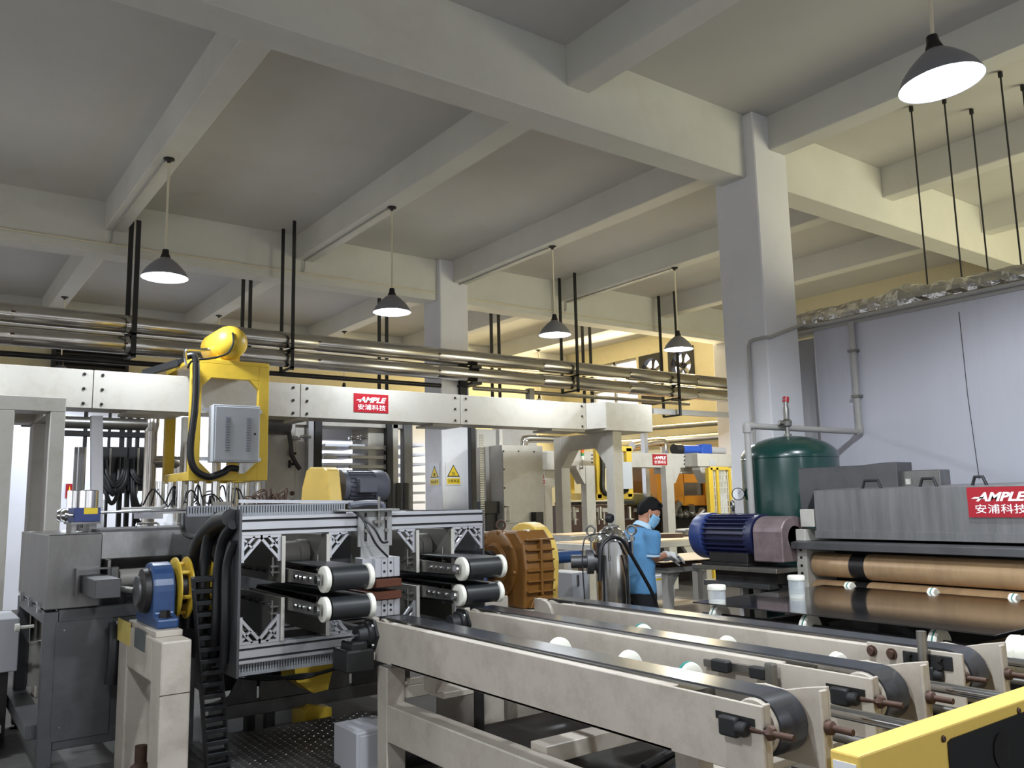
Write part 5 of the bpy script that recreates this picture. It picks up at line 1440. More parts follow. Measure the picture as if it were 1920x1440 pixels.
# ------------------------------------------------------------------ second machine line far right
GY2 = 11.0
t = thing('rear_gantry', 'second cream gantry with maker sign in the right background', 'gantry', (10.5, GY2, 0))
def cg(x0, y0, x1, y1, Y, d, nm, m='cream2', bev=0.004):
    a, b = at(x0, (y0+(y1 or y0))/2, Y=Y), at(x1, (y0+(y1 or y0))/2, Y=Y)
    return build(nm, MB().box(a.x, b.x, Y, Y+d, 0 if y1 is None else at((x0+x1)/2, y1, Y=Y).z, at((x0+x1)/2, y0, Y=Y).z), M[m], t, bev=bev)
gb = cg(1015, 848, 1284, 876, GY2, 0.3, 'beam')
cg(1015, 848, 1060, 881, GY2-0.25, 0.5, 'end_box')
cg(1308, 851, 1390, 875, GY2-0.3, 0.6, 'end_box')
build('end_taper', MB().prism([(at(1284, 860, Y=GY2).x, GY2), (at(1309, 860, Y=GY2-0.3).x, GY2-0.3), (at(1309, 860, Y=GY2-0.3).x, GY2+0.3), (at(1284, 860, Y=GY2).x, GY2+0.3)], (0, 0, at(1300, 875, Y=GY2).z), (1,0,0), (0,1,0), (0, 0, at(1300, 851, Y=GY2).z-at(1300, 875, Y=GY2).z)), M['cream2'], t)
mb = MB()
for x, y0 in ((1283, 856), (1292, 856), (1110, 853), (1119, 853)):
    for k in range(3): mb.lathe(at(x, y0+7*k, Y=GY2-0.005), (0,-1,0), [(0, 0.016), (0.01, 0.014)], 6)
pieces('joint_bolt', mb, M['dark_steel'], t)
for x0, x1, Y in ((1098, 1115, GY2-0.4), (1020, 1034, GY2-0.1), (1248, 1262, GY2-0.1), (1332, 1345, GY2-0.35)):
    cg(x0, 873, x1, None, Y, 0.14, 'portal_leg')
def haunch(x, y, s, Y, w=0.2):
    p = at(x, y, Y=Y)
    build('haunch', MB().prism([(0, 0), (s*0.2, 0), (s*0.2, -0.05), (s*0.04, -0.30), (0, -0.30)][::(-1 if s > 0 else 1)], (p.x, Y, p.z), (1,0,0), (0,0,1), (0, w, 0)), M['cream2'], t)
haunch(1098, 873, -1, GY2-0.39); haunch(1034, 880, 1, GY2-0.09, 0.2); haunch(1262, 876, 1, GY2-0.09); haunch(1326, 876, -1, GY2-0.33)
cg(1240, 876, 1345, 888, GY2+0.1, 0.2, 'cross_head')
a, b = at(1224, 872, Y=GY2-0.003), at(1250, 852, Y=GY2-0.003)
ample_sign(t, (a.x, GY2-0.001, a.z), (1,0,0), (0,0,1), b.x-a.x, b.z-a.z)
a, b = at(1331, 872, Y=GY2-0.31), at(1341, 864, Y=GY2-0.31)
build('type_plate', MB().box(a.x, b.x, GY2-0.306, GY2-0.3, a.z, b.z), M['grey_panel'], t)
# beacon lamp
bl = thing('signal_beacon', 'red, amber and green signal beacon on the rear gantry', 'beacon', at(1093, 861, Y=GY2-0.45))
for y0, y1, m in ((838, 845, 'red_lamp'), (845, 850, 'amber_lamp'), (850, 855, 'green_lamp'), (855, 862, 'white_nylon')):
    a, b = at(1092, y1, Y=GY2-0.45), at(1092, y0, Y=GY2-0.45)
    build('beacon_lens', MB().cyl((a.x, GY2-0.45, a.z), (a.x, GY2-0.45, b.z), 0.03, 12), M[m], bl)
a = at(1092, 862, Y=GY2-0.45); b = at(1093, 880, Y=GY2-0.45)
build('beacon_rod', MB().cyl((a.x, GY2-0.45, b.z), (a.x, GY2-0.45, a.z), 0.012, 8).cyl((a.x, GY2-0.46, b.z+0.02), (a.x, GY2-0.25, b.z+0.02), 0.012, 8), M['steel'], bl)
# blue motors on top
t = thing('drive_motors', 'bright blue drive motor with black coupling on top of the rear gantry', 'motor', at(1300, 850, Y=GY2+0.1))
a = at(1300, 845, Y=GY2+0.1); zg = at(1300, 851, Y=GY2).z
build('motor_body', MB().cyl((a.x-0.35, GY2+0.1, zg+0.09), (a.x+0.15, GY2+0.1, zg+0.09), 0.085, 16), M['blue_motor2'], t)
build('motor_head', MB().box(a.x+0.15, a.x+0.45, GY2, GY2+0.2, zg, zg+0.2), M['blue_motor2'], t, bev=0.02)
build('coupling', MB().cyl((a.x-0.55, GY2+0.1, zg+0.09), (a.x-0.35, GY2+0.1, zg+0.09), 0.10, 14), M['black_iron'], t)
build('gear_case', MB().cyl((a.x+0.45, GY2+0.1, zg+0.08), (a.x+0.9, GY2+0.1, zg+0.08), 0.075, 14), M['grey_panel'], t)
# second yellow lifter
t = thing('rear_lifting_frame', 'second yellow lifting frame with pale control box in the background', 'lifting frame', (10.8, GY2-0.35, 1.5))
Y2 = GY2-0.42
def ly2(x0, y0, x1, y1, Y, nm='frame_bar', m='yellow', d=0.08):
    a, b = at(x0, (y0+y1)/2, Y=Y), at(x1, (y0+y1)/2, Y=Y)
    return build(nm, MB().box(a.x, b.x, Y, Y+d, at((x0+x1)/2, y1, Y=Y).z, at((x0+x1)/2, y0, Y=Y).z), M[m], t, bev=0.003)
ly2(1119, 840, 1127, 935, Y2); ly2(1176, 840, 1186, 932, Y2); ly2(1119, 926, 1186, 936, Y2); ly2(1119, 836, 1186, 846, Y2)
ly2(1071, 880, 1077, 934, GY2+0.5); ly2(1071, 928, 1120, 935, GY2+0.5)
build('side_bar', MB().bar(at(1128, 931, Y=Y2+0.08), at(1074, 931, Y=GY2+0.5), 0.08, 0.12), M['yellow'], t)
ly2(1168, 866, 1186, 917, Y2-0.15, 'control_box', 'control_grey', 0.14)
build('cable_hose', MB().tube([at(1128, 842, Y=Y2-0.03), at(1130, 880, Y=Y2-0.03), at(1130, 915, Y=Y2-0.03), at(1138, 926, Y=Y2-0.03), at(1160, 926, Y=Y2-0.03), at(1176, 918, Y=Y2-0.03)], 0.04, 8, 5), M['hose'], t)
ly2(1068, 940, 1190, 946, GY2-0.1, 'suction_beam', 'dark_steel', 0.4)
for x in (1075, 1125, 1150, 1180):
    a = at(x, 950, Y=Y2); build('suction_leg', MB().cyl((a.x, Y2, a.z-0.2), (a.x, Y2, a.z), 0.03, 8).cyl((a.x, Y2, a.z-0.22), (a.x, Y2, a.z-0.2), 0.08, 10), M['steel'], t)
# dark machine bed and pale boards under the second line
t = thing('press_bed', 'dark brown machine bed with rods under the second yellow lifting frame', 'machine', (10, 12, 0))
a, b = at(1060, 948, Y=11.9), at(1205, 948, Y=11.9)
build('bed_body', MB().box(a.x, b.x, 11.9, 12.9, 0, a.z), M['wood_dark'], t)
build('bed_roller', MB().cyl(at(1172, 935, Y=11.8), at(1218, 937, Y=11.8), 0.12, 14), M['olive'], t)
build('bed_cabinet', MB().box(at(1186, 890, Y=12.5).x, at(1220, 890, Y=12.5).x, 12.5, 13.3, 0, at(1200, 868, Y=12.3).z), M['stainless_dark'], t)
for x in (1078, 1122, 1132, 1198):
    a = at(x, 958, Y=11.8); build('bed_lug', MB().box(a.x-0.06, a.x+0.06, 11.76, 11.89, a.z-0.02, a.z+0.05).cyl((a.x, 11.8, a.z-0.25), (a.x, 11.8, a.z), 0.02, 8), M['cream2'], t)
# orange guarded machine with window
t = thing('orange_machine', 'orange guarded machine with a dark window behind the rear gantry', 'machine', (12, 12, 0))
OY = 11.75
def og(x0, y0, x1, y1, Y, d, nm, m):
    a, b = at(x0, (y0+y1)/2, Y=Y), at(x1, (y0+y1)/2, Y=Y)
    return build(nm, MB().box(a.x, b.x, Y, Y+d, at((x0+x1)/2, y1, Y=Y).z, at((x0+x1)/2, y0, Y=Y).z), M[m], t, bev=0.004)
og(1232, 878, 1282, 948, OY, 0.3, 'guard_panel', 'orange'); og(1322, 878, 1345, 948, OY, 0.3, 'guard_panel', 'orange')
og(1282, 878, 1322, 905, OY, 0.3, 'guard_panel', 'orange'); og(1282, 929, 1322, 948, OY, 0.3, 'guard_panel', 'orange')
og(1282, 905, 1322, 929, OY+0.06, 0.02, 'window_pane', 'laminate'); og(1280, 900, 1324, 932, OY+0.25, 0.04, 'inner_panel', 'dark_steel')
og(1240, 948, 1330, 1010, OY+0.1, 0.5, 'machine_base', 'dark_steel')
rnd = random.Random(2)
for k in range(7):
    a = at(1252+11*k, 962+rnd.uniform(-6, 8), Y=OY-0.05)
    build('machine_fitting', MB().cyl(a, a+V(rnd.uniform(-.2,.2), -0.05, rnd.uniform(0.05,.2)), 0.07, 12).sphere(a, 0.09, 10, 6), M['steel'], t)
build('machine_stand', MB().box(at(1240, 960, Y=OY).x, at(1340, 960, Y=OY).x, OY+0.1, OY+0.6, 0, at(1290, 1005, Y=OY).z), M['dark_steel'], t)
# mesh fence
t = thing('mesh_fence', 'white wire mesh fence with yellow posts beside the orange machine', 'fence', (11.8, 10.5, 0))
FYY = 10.5
for x0, x1 in ((1328, 1336), (1343, 1347), (1366, 1370)):
    a, b = at(x0, 877, Y=FYY), at(x1, 877, Y=FYY)
    build('fence_post', MB().box(a.x, b.x, FYY, FYY+0.08, 0, a.z), M['yellow'], t)
a, b = at(1336, 878, Y=FYY), at(1372, 984, Y=FYY)
build('fence_rail', MB().box(a.x-0.05, b.x, FYY, FYY+0.06, a.z-0.03, a.z+0.03), M['yellow'], t)
mb = MB()
n1 = 10
for k in range(n1+1): mb.box(a.x+(b.x-a.x)*k/n1-0.006, a.x+(b.x-a.x)*k/n1+0.006, FYY+0.03, FYY+0.042, b.z-0.6, a.z)
for k in range(16): mb.box(a.x, b.x, FYY+0.03, FYY+0.042, a.z-0.12*k-0.006, a.z-0.12*k+0.006)
build('fence_mesh', mb, M['white_nylon'], t, kind='stuff')
# bright board behind the fence
tag(build('white_board', MB().box(at(1333, 900, Y=11.3).x, at(1378, 900, Y=11.3).x, 11.3, 11.36, 0, 2.2), M['bright_wall']), 'plain white board standing behind the mesh fence', 'board')
# clad pipes along the right wall and on brackets
XW = 14.3
def wallpipe(x0, y0, x1, y1, r, label, m='pipe_cladding'):
    a, b = at(x0, y0, X=XW), at(x1, y1, X=XW)
    d = (b-a)
    tag(build('wall_pipe', MB().cyl(a-d*0.25, b+d*1.0, r, 18), M[m]), label, 'pipe')
wallpipe(1180, 806, 1352, 793, 0.055, 'thin grey pipe on the far right wall, upper of two', 'steel')
wallpipe(1180, 831, 1352, 818, 0.10, 'thick clad pipe on the far right wall, lower of two')
t = thing('steam_pipe', 'clad pipe elbow dropping behind the rear gantry', 'pipe', at(1245, 830, Y=11.9))
a, b, c = at(1185, 836, Y=11.95), at(1238, 828, Y=11.95), at(1246, 850, Y=11.95)
build('pipe_elbow', MB().tube([a, b-V(0.05,0,0), b+V(0.06,0,-0.03), (c.x, 11.95, c.z+0.15), (c.x, 11.95, c.z-0.6)], 0.09, 16, 4), M['pipe_cladding'], t)
tag(build('cable_tray', MB().bar(at(1222, 771, Y=10.9), at(1400, 780, Y=10.9), 0.10, 0.10), M['alu']), 'galvanised cable tray right of the gantry end box', 'tray')
tag(build('steel_column', MB().box(at(1209, 850, Y=11.6).x, at(1216, 850, Y=11.6).x, 11.6, 11.7, 0, 2.95), M['alu']), 'slim galvanised post behind the rear gantry beam', 'post')
# ------------------------------------------------------------------ roll coater on the right
CX = 5.55
t = thing('roll_coater', 'grey steel glue roll coater with two orange brown rollers', 'machine', (5.9, 2.4, 0))
def c(x, y, X=CX): return at(x, y, X=X)
hy = c(1527, 960).y; hz1 = c(1527, 919).z; hz0 = c(1527, 1006).z
build('hood', MB().prism([(CX, hz0), (CX, hz1), (CX+0.65, hz1+0.02), (CX+0.65, hz0)][::-1], (0, hy, 0), (1,0,0), (0,0,1), (0, -4.6, 0)), M['coater_steel'], t, bev=0.006)
build('hood_base', MB().box(CX-0.012, CX, hy-4.6, hy, hz0-0.01, hz0+0.045), M['coater_steel'], t)
build('drip_tray', MB().prism([(CX-0.02, hz0-0.03), (CX-0.10, hz0-0.04), (CX-0.10, hz0-0.09), (CX+0.3, hz0-0.12), (CX+0.3, hz0-0.03)], (0, c(1497, 1010).y, 0), (1,0,0), (0,0,1), (0, -4.7, 0)), M['stainless_dark'], t, bev=0.003)
for x0, x1, y in ((1617, 1652, 914), (1725, 1757, 913), (1823, 1850, 908)):
    a, b = at(x0, y, X=CX+0.08), at(x1, y, X=CX+0.08)
    z = hz1+0.003
    build('hood_handle', MB().tube([(CX+0.08, a.y, z), (CX+0.08, a.y-0.02, z+0.055), (CX+0.08, b.y+0.02, z+0.055), (CX+0.08, b.y, z)], 0.011, 8), M['black_iron'], t)
# end frame
e0, e1 = c(1480, 1040), c(1515, 1040)
build('end_frame', MB().box(CX-0.02, CX+0.7, e1.y, e1.y+0.09, 0.25, c(1490, 992).z), M['cream2'], t, bev=0.004)
mb = MB()
for y in (1018, 1031, 1045, 1060, 1074): mb.lathe(at(1495, y, X=CX-0.02), (-1,0,0), [(0, 0.011), (0.008, 0.009)], 8)
for m_ in islands(mb): build('bolt', MB().add([(v[0], e1.y+0.045+(v[1]-sum(q[1] for q in m_.v)/len(m_.v)), v[2]) for v in m_.v], m_.f, True), M['dark_steel'], t)
build('adjuster_block', MB().box(CX, CX+0.12, hy+0.01, c(1500, 970).y, c(1500, 988).z, c(1510, 955).z), M['cream2'], t, bev=0.004)
build('inner_back', MB().box(CX+0.35, CX+0.6, -1.0, e1.y, 0.6, hz0), M['dark_steel'], t)
build('lower_body', MB().box(CX+0.10, CX+0.6, -1.0, e1.y, 0.0, 0.86), M['dark_steel'], t)
RX = CX+0.06
def roller(y_top, y_bot, yb_end, nm):
    zt, zb_ = at(1545, y_top, X=RX).z, at(1545, y_bot, X=RX).z
    zc = (zt+zb_)/2; r = (zt-zb_)/2
    y0 = at(1530, (y_top+y_bot)/2, X=RX).y; y1 = at(1600, 1060, X=RX).y; y2 = at(1629, 1060, X=RX).y
    o = build(nm, MB().lathe((RX+0.02, y0, zc), (0,-1,0), [(0, r*0.3), (0, r*0.93), (0.01, r), (y0-y1, r)], 36), M['copper'], t)
    build('roller_band', MB().lathe((RX+0.02, y1, zc), (0,-1,0), [(0, r*1.0), (y1-y2, r*1.0)], 36), M['dark_steel'], o)
    build('roller_sleeve', MB().lathe((RX+0.02, y2, zc), (0,-1,0), [(0, r*0.6), (0, r*1.05), (0.012, r*1.08), (3.8, r*1.08)], 36), M['copper'], o)
    build('roller_axle', MB().cyl((RX+0.02, e1.y, zc), (RX+0.02, y0-0.01, zc), 0.025, 12), M['steel'], o)
roller(1037, 1081, 0, 'coating_roller')
roller(1087, 1134, 0, 'coating_roller')
# motor, gearbox and their bench
my0, my1 = c(1314, 1005, 5.5).y, c(1430, 1005, 5.5).y
mz = c(1370, 1005, 5.5).z
MXc = 5.52
m = thing('blue_motor', 'big blue electric motor with cooling ribs driving the roll coater', 'motor', (MXc, (my0+my1)/2, mz-0.24))
R = 0.178
build('fan_cowl', MB().lathe((MXc, my0, mz), (0,-1,0), [(0, R*0.7), (0.0, R*0.97), (0.03, R*1.05), (0.13, R*1.06), (0.14, R*0.95)], 36), M['motor_blue'], m)
build('motor_body', MB().lathe((MXc, my0-0.12, mz), (0,-1,0), [(0, R*0.80), (my0-my1-0.20, R*0.80), (my0-my1-0.20, R*0.95), (my0-my1-0.12, R*0.99), (my0-my1-0.12, 0)], 36), M['motor_navy'], m)
for k in range(26):
    th = 2*pi*k/26+0.1
    d = Vector((cos(th), 0, sin(th)))
    cc = Vector((MXc, (my0-0.13+my1+0.06)/2, mz))+d*R*0.90
    build('cooling_rib', MB().obox(cc, (0, (my0-my1-0.19)/2, 0), d*R*0.11, Vector((-sin(th), 0, cos(th)))*0.0035), M['motor_navy'], m)
build('lifting_eye', MB().torus((MXc, (my0+my1)/2-0.02, mz+R+0.065), (0.8,-0.6,0), 0.038, 0.011, 20, 8).cyl((MXc, (my0+my1)/2-0.02, mz+R*0.85), (MXc, (my0+my1)/2-0.02, mz+R+0.03), 0.018, 8), M['steel'], m)
mb = MB().box(MXc-0.20, MXc+0.20, my1+0.02, my0-0.15, mz-R*1.25, mz-R*1.12).box(MXc-0.16, MXc+0.16, my1+0.05, my0-0.2, mz-R*1.12, mz-R*0.7)
build('motor_foot', mb, M['dark_steel'], m, bev=0.004)
g0, g1 = c(1433, 1005, 5.5).y, c(1488, 1005, 5.5).y
g = thing('gear_casing', 'pinkish grey worn gear casing between blue motor and roll coater', 'gearbox', (MXc, (g0+g1)/2, 1.08))
zt, zb_ = c(1460, 968, 5.45).z, c(1460, 1053, 5.45).z
w = 0.165
arch2 = [(-w, zb_), (w, zb_), (w, zt-w*0.7)]+[(w*cos(th), zt-w*0.7+w*0.7*sin(th)) for th in [pi*k/12 for k in range(1, 12)]]+[(-w, zt-w*0.7)]
build('casing', MB().prism(arch2, (MXc, g1, 0), (1,0,0), (0,0,1), (0, g0-g1, 0)), mat('worn_pink_steel', (128,112,114), 0.45, metal=0.35, var=0.15, vscale=6, dirt=(60,52,52), dirt_amt=0.6, dirt_scale=7), g, bev=0.008)
build('coupling_hub', MB().cyl((MXc, g1, mz), (MXc, e1.y+0.09, mz), 0.09, 18), M['dark_steel'], g)
bt = thing('motor_bench', 'dark steel bench carrying the blue motor and gear casing', 'bench', (MXc, 4.4, 0))
zbn = mz-R*1.25
build('bench_top', MB().box(MXc-0.24, MXc+0.25, e1.y+0.09, my0-0.08, zbn-0.035, zbn), M['steel'], bt, bev=0.004)
build('bench_shelf', MB().box(MXc-0.22, MXc+0.2, e1.y+0.18, my0-0.18, zbn-0.16, zbn-0.12), M['stainless_dark'], bt, bev=0.004)
build('slide_rail', MB().box(MXc-0.15, MXc+0.15, e1.y+0.15, my0-0.25, zbn-0.12, zbn-0.035), M['dark_steel'], bt)
for x, y in ((-0.18, my0-0.3), (0.18, my0-0.3), (-0.18, e1.y+0.3), (0.18, e1.y+0.3)): build('bench_leg', MB().box(MXc+x-0.03, MXc+x+0.03, y-0.03, y+0.03, 0, zbn-0.16), M['steel'], bt)
mb = MB().lathe((CX-0.03, e1.y+0.16, zbn-0.17), (0,1,0), [(0, 0.03), (0, 0.085), (0.02, 0.085), (0.02, 0.03)], 20)
for k in range(16):
    th = 2*pi*k/16; mb.obox((CX-0.03+0.09*cos(th), e1.y+0.17, zbn-0.17+0.09*sin(th)), (0.012*cos(th), 0, 0.012*sin(th)), (0, 0.012, 0), (-0.01*sin(th), 0, 0.01*cos(th)))
build('chain_sprocket', mb, M['black_iron'], bt)
# stained extraction duct behind the hood
t = thing('extraction_duct', 'stained steel extraction duct above the roll coater', 'duct', (6.3, 3.2, 1.7))
EX = CX+0.42
def ex(x, y): p = at(x, y, X=EX); return (p.y, p.z)
pts = [ex(1460, 880), ex(1620, 872), ex(1648, 868), ex(1680, 866), ex(1684, 914), ex(1528, 919), ex(1512, 960), ex(1463, 962)]
build('duct_panel', MB().prism(pts, (EX, 0, 0), (0,1,0), (0,0,1), (0.22, 0, 0)), M['stainless_dark'], t, bev=0.004)
t2 = thing('coater_control_box', 'flat grey control box standing on the coater behind the hood', 'box', (6.1, 2.6, 1.7))
p0, p1 = at(1687, 914, X=EX+0.05), at(1761, 880, X=EX+0.05)
build('box_body', MB().box(EX+0.05, EX+0.20, p1.y, p0.y, hz1, p1.z), M['stainless'], t2, bev=0.004)
build('box_latch', MB().box(EX+0.03, EX+0.05, p0.y-0.09, p0.y-0.06, p1.z-0.10, p1.z-0.06), M['cream2'], t2)
# maker's sign on the hood
a, b = at(1818, 970, X=CX-0.014), at(1816, 914, X=CX-0.014)
hs = b.z-a.z
cs = thing('hood_sign', 'large red maker sign with white lettering on the coater hood', 'sign', (CX, a.y, a.z))
ample_sign(cs, (CX-0.0125, a.y+0.002, a.z), (0,-1,0), (0,0,1), hs*2.0, hs)
# dark panel on the wheels, with two jars
tag(build('laminate_panel', MB().box(4.03, 5.42, 1.865, 3.665, 1.001, 1.009), M['laminate'], bev=0.002), 'large dark glossy panel lying in front of the roll coater', 'panel')
def jar(x, y, r, h, label):
    p = at(x, y, Z=1.008)
    j = thing('clear_jar', label, 'jar', p, 'jars on the dark panel')
    build('jar_wall', MB().lathe(p, (0,0,1), [(0, 0), (0, r*0.96), (0.006, r), (h, r), (h, r*0.93), (0.012, r*0.93), (0.012, 0)], 28, caps=False), M['clear'], j)
    build('jar_lid', MB().lathe(p+V(0,0,h), (0,0,1), [(0, 0), (0, r*1.06), (0.022, r*1.06), (0.028, r*0.98), (0.028, 0)], 28), M['white_nylon'], j)
    build('jar_base', MB().lathe(p+V(0,0,0.0005), (0,0,1), [(0, 0), (0, r*0.92), (0.018, r*0.92), (0.018, 0)], 24), M['white_nylon'], j)
jar(1345, 1131, 0.053, 0.082, 'clear jar with white lid on the corner of the dark panel by the table')
jar(1495, 1121, 0.050, 0.112, 'clear jar with white lid on the dark panel close to the rollers')
t = thing('wheel_conveyor', 'dark wheel conveyor under the dark glossy panel', 'conveyor', (4.8, 2.8, 0))
def wh(px_, py_, X, r, nm='wheel', m='white_nylon', top=1.0):
    y = at(px_, py_, X=X).y
    o = build(nm, MB().lathe((X, y-0.012, top-r), (0,1,0), [(0, 0.02), (0, r*0.9), (0.005, r*0.97), (0.014, r), (0.018, r*0.92), (0.022, r), (0.04, r), (0.04, 0.03)], 28), M[m], t)
    build('tyre_ring', MB().lathe((X, y+0.004, top-r), (0,1,0), [(0, r*0.92), (0, r*1.01), (0.006, r*1.01), (0.006, r*0.92)], 28), M['teal'], o)
for x, y in ((1352, 1150), (1522, 1172), (1765, 1200)): wh(x, y, 4.12, 0.085)
for x, y in ((1595, 1092), (1752, 1105), (1905, 1118)): wh(x, y, 5.475, 0.055, top=1.036)
for X in (4.12, 4.75, 5.475):
    build('wheel_axle', MB().cyl((X, 0.8, 0.925), (X, 3.66, 0.925), 0.018, 12), M['dark_steel'], t)
mb = MB()
for y in (0.9, 2.2, 3.55): mb.box(4.05, 5.45, y-0.03, y+0.03, 0.78, 0.86)
for x in (4.2, 5.2):
    for y in (0.9, 2.2, 3.55): mb.box(x-0.03, x+0.03, y-0.03, y+0.03, 0, 0.78)
pieces('frame_bar', mb, M['dark_steel'], t)
p = at(1918, 1235, X=3.98)
build('wheel', MB().lathe((3.98, p.y-0.05, 0.94), (0,1,0), [(0, 0.03), (0, 0.075), (0.01, 0.085), (0.04, 0.087), (0.05, 0.08), (0.06, 0.087), (0.09, 0.085), (0.1, 0.03)], 28), M['white_nylon'], t)

# ------------------------------------------------------------------ green air tank
TX, TY, TR = 6.26, 4.49, 0.408
k = at(1478, 818, Y=TY); ks = at(1478, 858, Y=TY)
t = thing('air_tank', 'dark green vertical air receiver tank before the white wall', 'tank', (TX, TY, 0))
H = k.z; hs_ = ks.z
build('tank_shell', MB().lathe((TX, TY, 0), (0,0,1), [(0.30, TR*0.6), (0.38, TR*0.9), (0.46, TR), (hs_, TR)]+[(hs_+(H-hs_)*sin(a_), TR*cos(a_)) for a_ in [pi/2*j/9 for j in range(1, 10)]], 48), M['green_tank'], t)
build('weld_seam', MB().torus((TX, TY, hs_-0.01), (0,0,1), TR, 0.005, 48, 6), M['green_tank'], t)
for k3 in range(3):
    th = 2*pi*k3/3+0.5; build('tank_leg', MB().box(TX+TR*0.7*cos(th)-0.04, TX+TR*0.7*cos(th)+0.04, TY+TR*0.7*sin(th)-0.04, TY+TR*0.7*sin(th)+0.04, 0, 0.42), M['green_tank'], t)
vz = H
v = build('safety_valve', MB().lathe((TX, TY, vz-0.01), (0,0,1), [(0, 0.035), (0.03, 0.035), (0.03, 0.02), (0.09, 0.02), (0.10, 0.04), (0.14, 0.045), (0.16, 0.025), (0.25, 0.028), (0.28, 0.022), (0.34, 0.026), (0.35, 0)], 14).cyl((TX, TY, vz+0.11), (TX-0.07, TY+0.03, vz+0.12), 0.022, 10), M['steel'], t)
build('valve_cap', MB().cyl((TX, TY, vz+0.30), (TX+0.01, TY, vz+0.345), 0.03, 10), M['red'], v)
q = at(1391, 926, Y=TY+0.1)
gd = Vector((-0.75, -0.66, 0))
gpos = Vector((TX, TY, q.z))+Vector((-0.80, 0.60, 0)).normalized()*(TR+0.055)
gg = build('pressure_gauge', MB().lathe(gpos, gd, [(-0.02, 0.0), (-0.02, 0.055), (0.02, 0.055), (0.022, 0.050)], 24).cyl(gpos+V(0,0,0), Vector((TX, TY, q.z))+Vector((-0.80, 0.60, 0)).normalized()*TR*0.97, 0.014, 8), M['black_iron'], t)
build('gauge_dial', MB().lathe(gpos+gd*0.0225, gd, [(0, 0), (0, 0.048), (0.001, 0.048), (0.001, 0)], 24), M['paper'], gg)
build('gauge_needle', MB().bar(gpos+gd*0.025, gpos+gd*0.025+V(0.02,-0.02,0.03), 0.004, 0.002), M['black'], gg)

# ------------------------------------------------------------------ grey plastic pipes
pw0 = at(1612, 810, X=PX-0.045)
yr = pw0.y
pl_ = at(1400, 797, Y=yr)
a0 = at(1595, 607, X=PX-0.045)
zr = pw0.z
xl_ = pl_.x
t = thing('air_pipe', 'grey plastic air pipe from the white wall down past the green tank', 'pipe', (xl_, yr, 0))
build('pipe_run', MB().cyl((PX-0.045, yr, PZ+0.01), (PX-0.045, yr, zr), 0.03, 14).cyl((PX-0.045, yr, zr), (xl_, yr, zr), 0.027, 14).cyl((xl_, yr, zr), (xl_, yr, 0.02), 0.027, 14), M['pipe_grey'], t)
for p_, d_ in (((PX-0.045, yr, zr), (-1,0,0)), ((xl_, yr, zr), (1,0,0))):
    build('pipe_elbow', MB().sphere(p_, 0.036, 14, 8).cyl(p_, Vector(p_)+Vector(d_)*0.06, 0.036, 14).cyl(p_, Vector(p_)+V(0,0,0.06 if d_[0] < 0 else -0.06), 0.036, 14), M['pipe_grey'], t)
for z in (PZ-0.28, zr+0.35): build('pipe_clip', MB().box(PX-0.085, PX, yr-0.04, yr+0.04, z-0.012, z+0.012), M['steel'], t)
t = thing('wall_conduit', 'slim grey conduit bending around the near column onto the wall top', 'conduit', (6.8, 5.0, 2.0))
k0 = at(1404, 645, X=6.80)
zc0 = at(1424, 630, Y=5.04).z
mb = MB().tube([(6.795, k0.y, 2.1), (6.795, k0.y, zc0-0.05), (6.795, k0.y-0.02, zc0-0.012), (6.795, k0.y-0.06, zc0), (6.79, 5.06, zc0), (6.80, 5.042, zc0), (6.84, 5.035, zc0), (7.38, 5.035, PZ+0.055), (7.50, 5.03, PZ+0.055)], 0.017, 10)
mb.tube([(7.50, 5.03, PZ+0.055), (PX-0.03, 4.9, PZ+0.055), (PX-0.03, -8, PZ+0.055)], 0.022, 10)
build('conduit_run', mb, M['pipe_grey'], t)

# ------------------------------------------------------------------ stainless filter housing in front of the worker
FX, FY_ = 4.43, 4.82
zf = at(1147, 1025, Y=FY_).z
s = 6.4/1563.75
t = thing('filter_housing', 'shiny stainless filter vessel with swing bolts and gauge', 'filter', (FX, FY_, 0))
rb = 31*s; rf = 39*s
build('vessel', MB().lathe((FX, FY_, 0.28), (0,0,1), [(0, rb*0.5), (0.06, rb), (zf-0.28-0.05, rb)], 36), M['chrome'], t)
build('flange', MB().lathe((FX, FY_, zf-0.055), (0,0,1), [(0, rb), (0, rf), (0.045, rf), (0.045, rf*0.97), (0.052, rf*0.97), (0.052, rf), (0.095, rf), (0.095, rb)], 36), M['chrome'], t)
build('dome_lid', MB().lathe((FX, FY_, zf+0.04), (0,0,1), [(0.11*sin(a_), rb*1.02*cos(a_)) for a_ in [pi/2*j/8 for j in range(9)]], 36), M['chrome'], t)
for k4 in range(4):
    th = radians(200+90*k4+20)
    d = Vector((cos(th), sin(th), 0)); p = Vector((FX, FY_, zf))+d*rf*0.98
    o = build('swing_bolt', MB().cyl(p-V(0,0,0.10), p+V(0,0,0.09), 0.009, 8).lathe(p+V(0,0,0.045), (0,0,1), [(0, 0.022), (0.03, 0.02)], 8), M['steel'], t)
    build('eye_nut', MB().torus(p+V(0,0,0.125), d.cross(V(0,0,1)).cross(V(0,0,1)) if False else (RIGHT*0.3+FWD), 0.034, 0.009, 20, 8), M['steel'], o)
gz = at(1142, 972, Y=FY_).z
build('gauge_valve', MB().cyl((FX, FY_, zf+0.14), (FX-0.0, FY_, gz-0.05), 0.018, 10).cyl((FX-0.03, FY_-0.02, gz-0.07), (FX+0.05, FY_-0.03, gz-0.06), 0.009, 8), M['steel'], t)
gq = Vector((FX-0.005, FY_, gz))
dv = Vector((-0.3, 0.9, 0.1)).normalized()
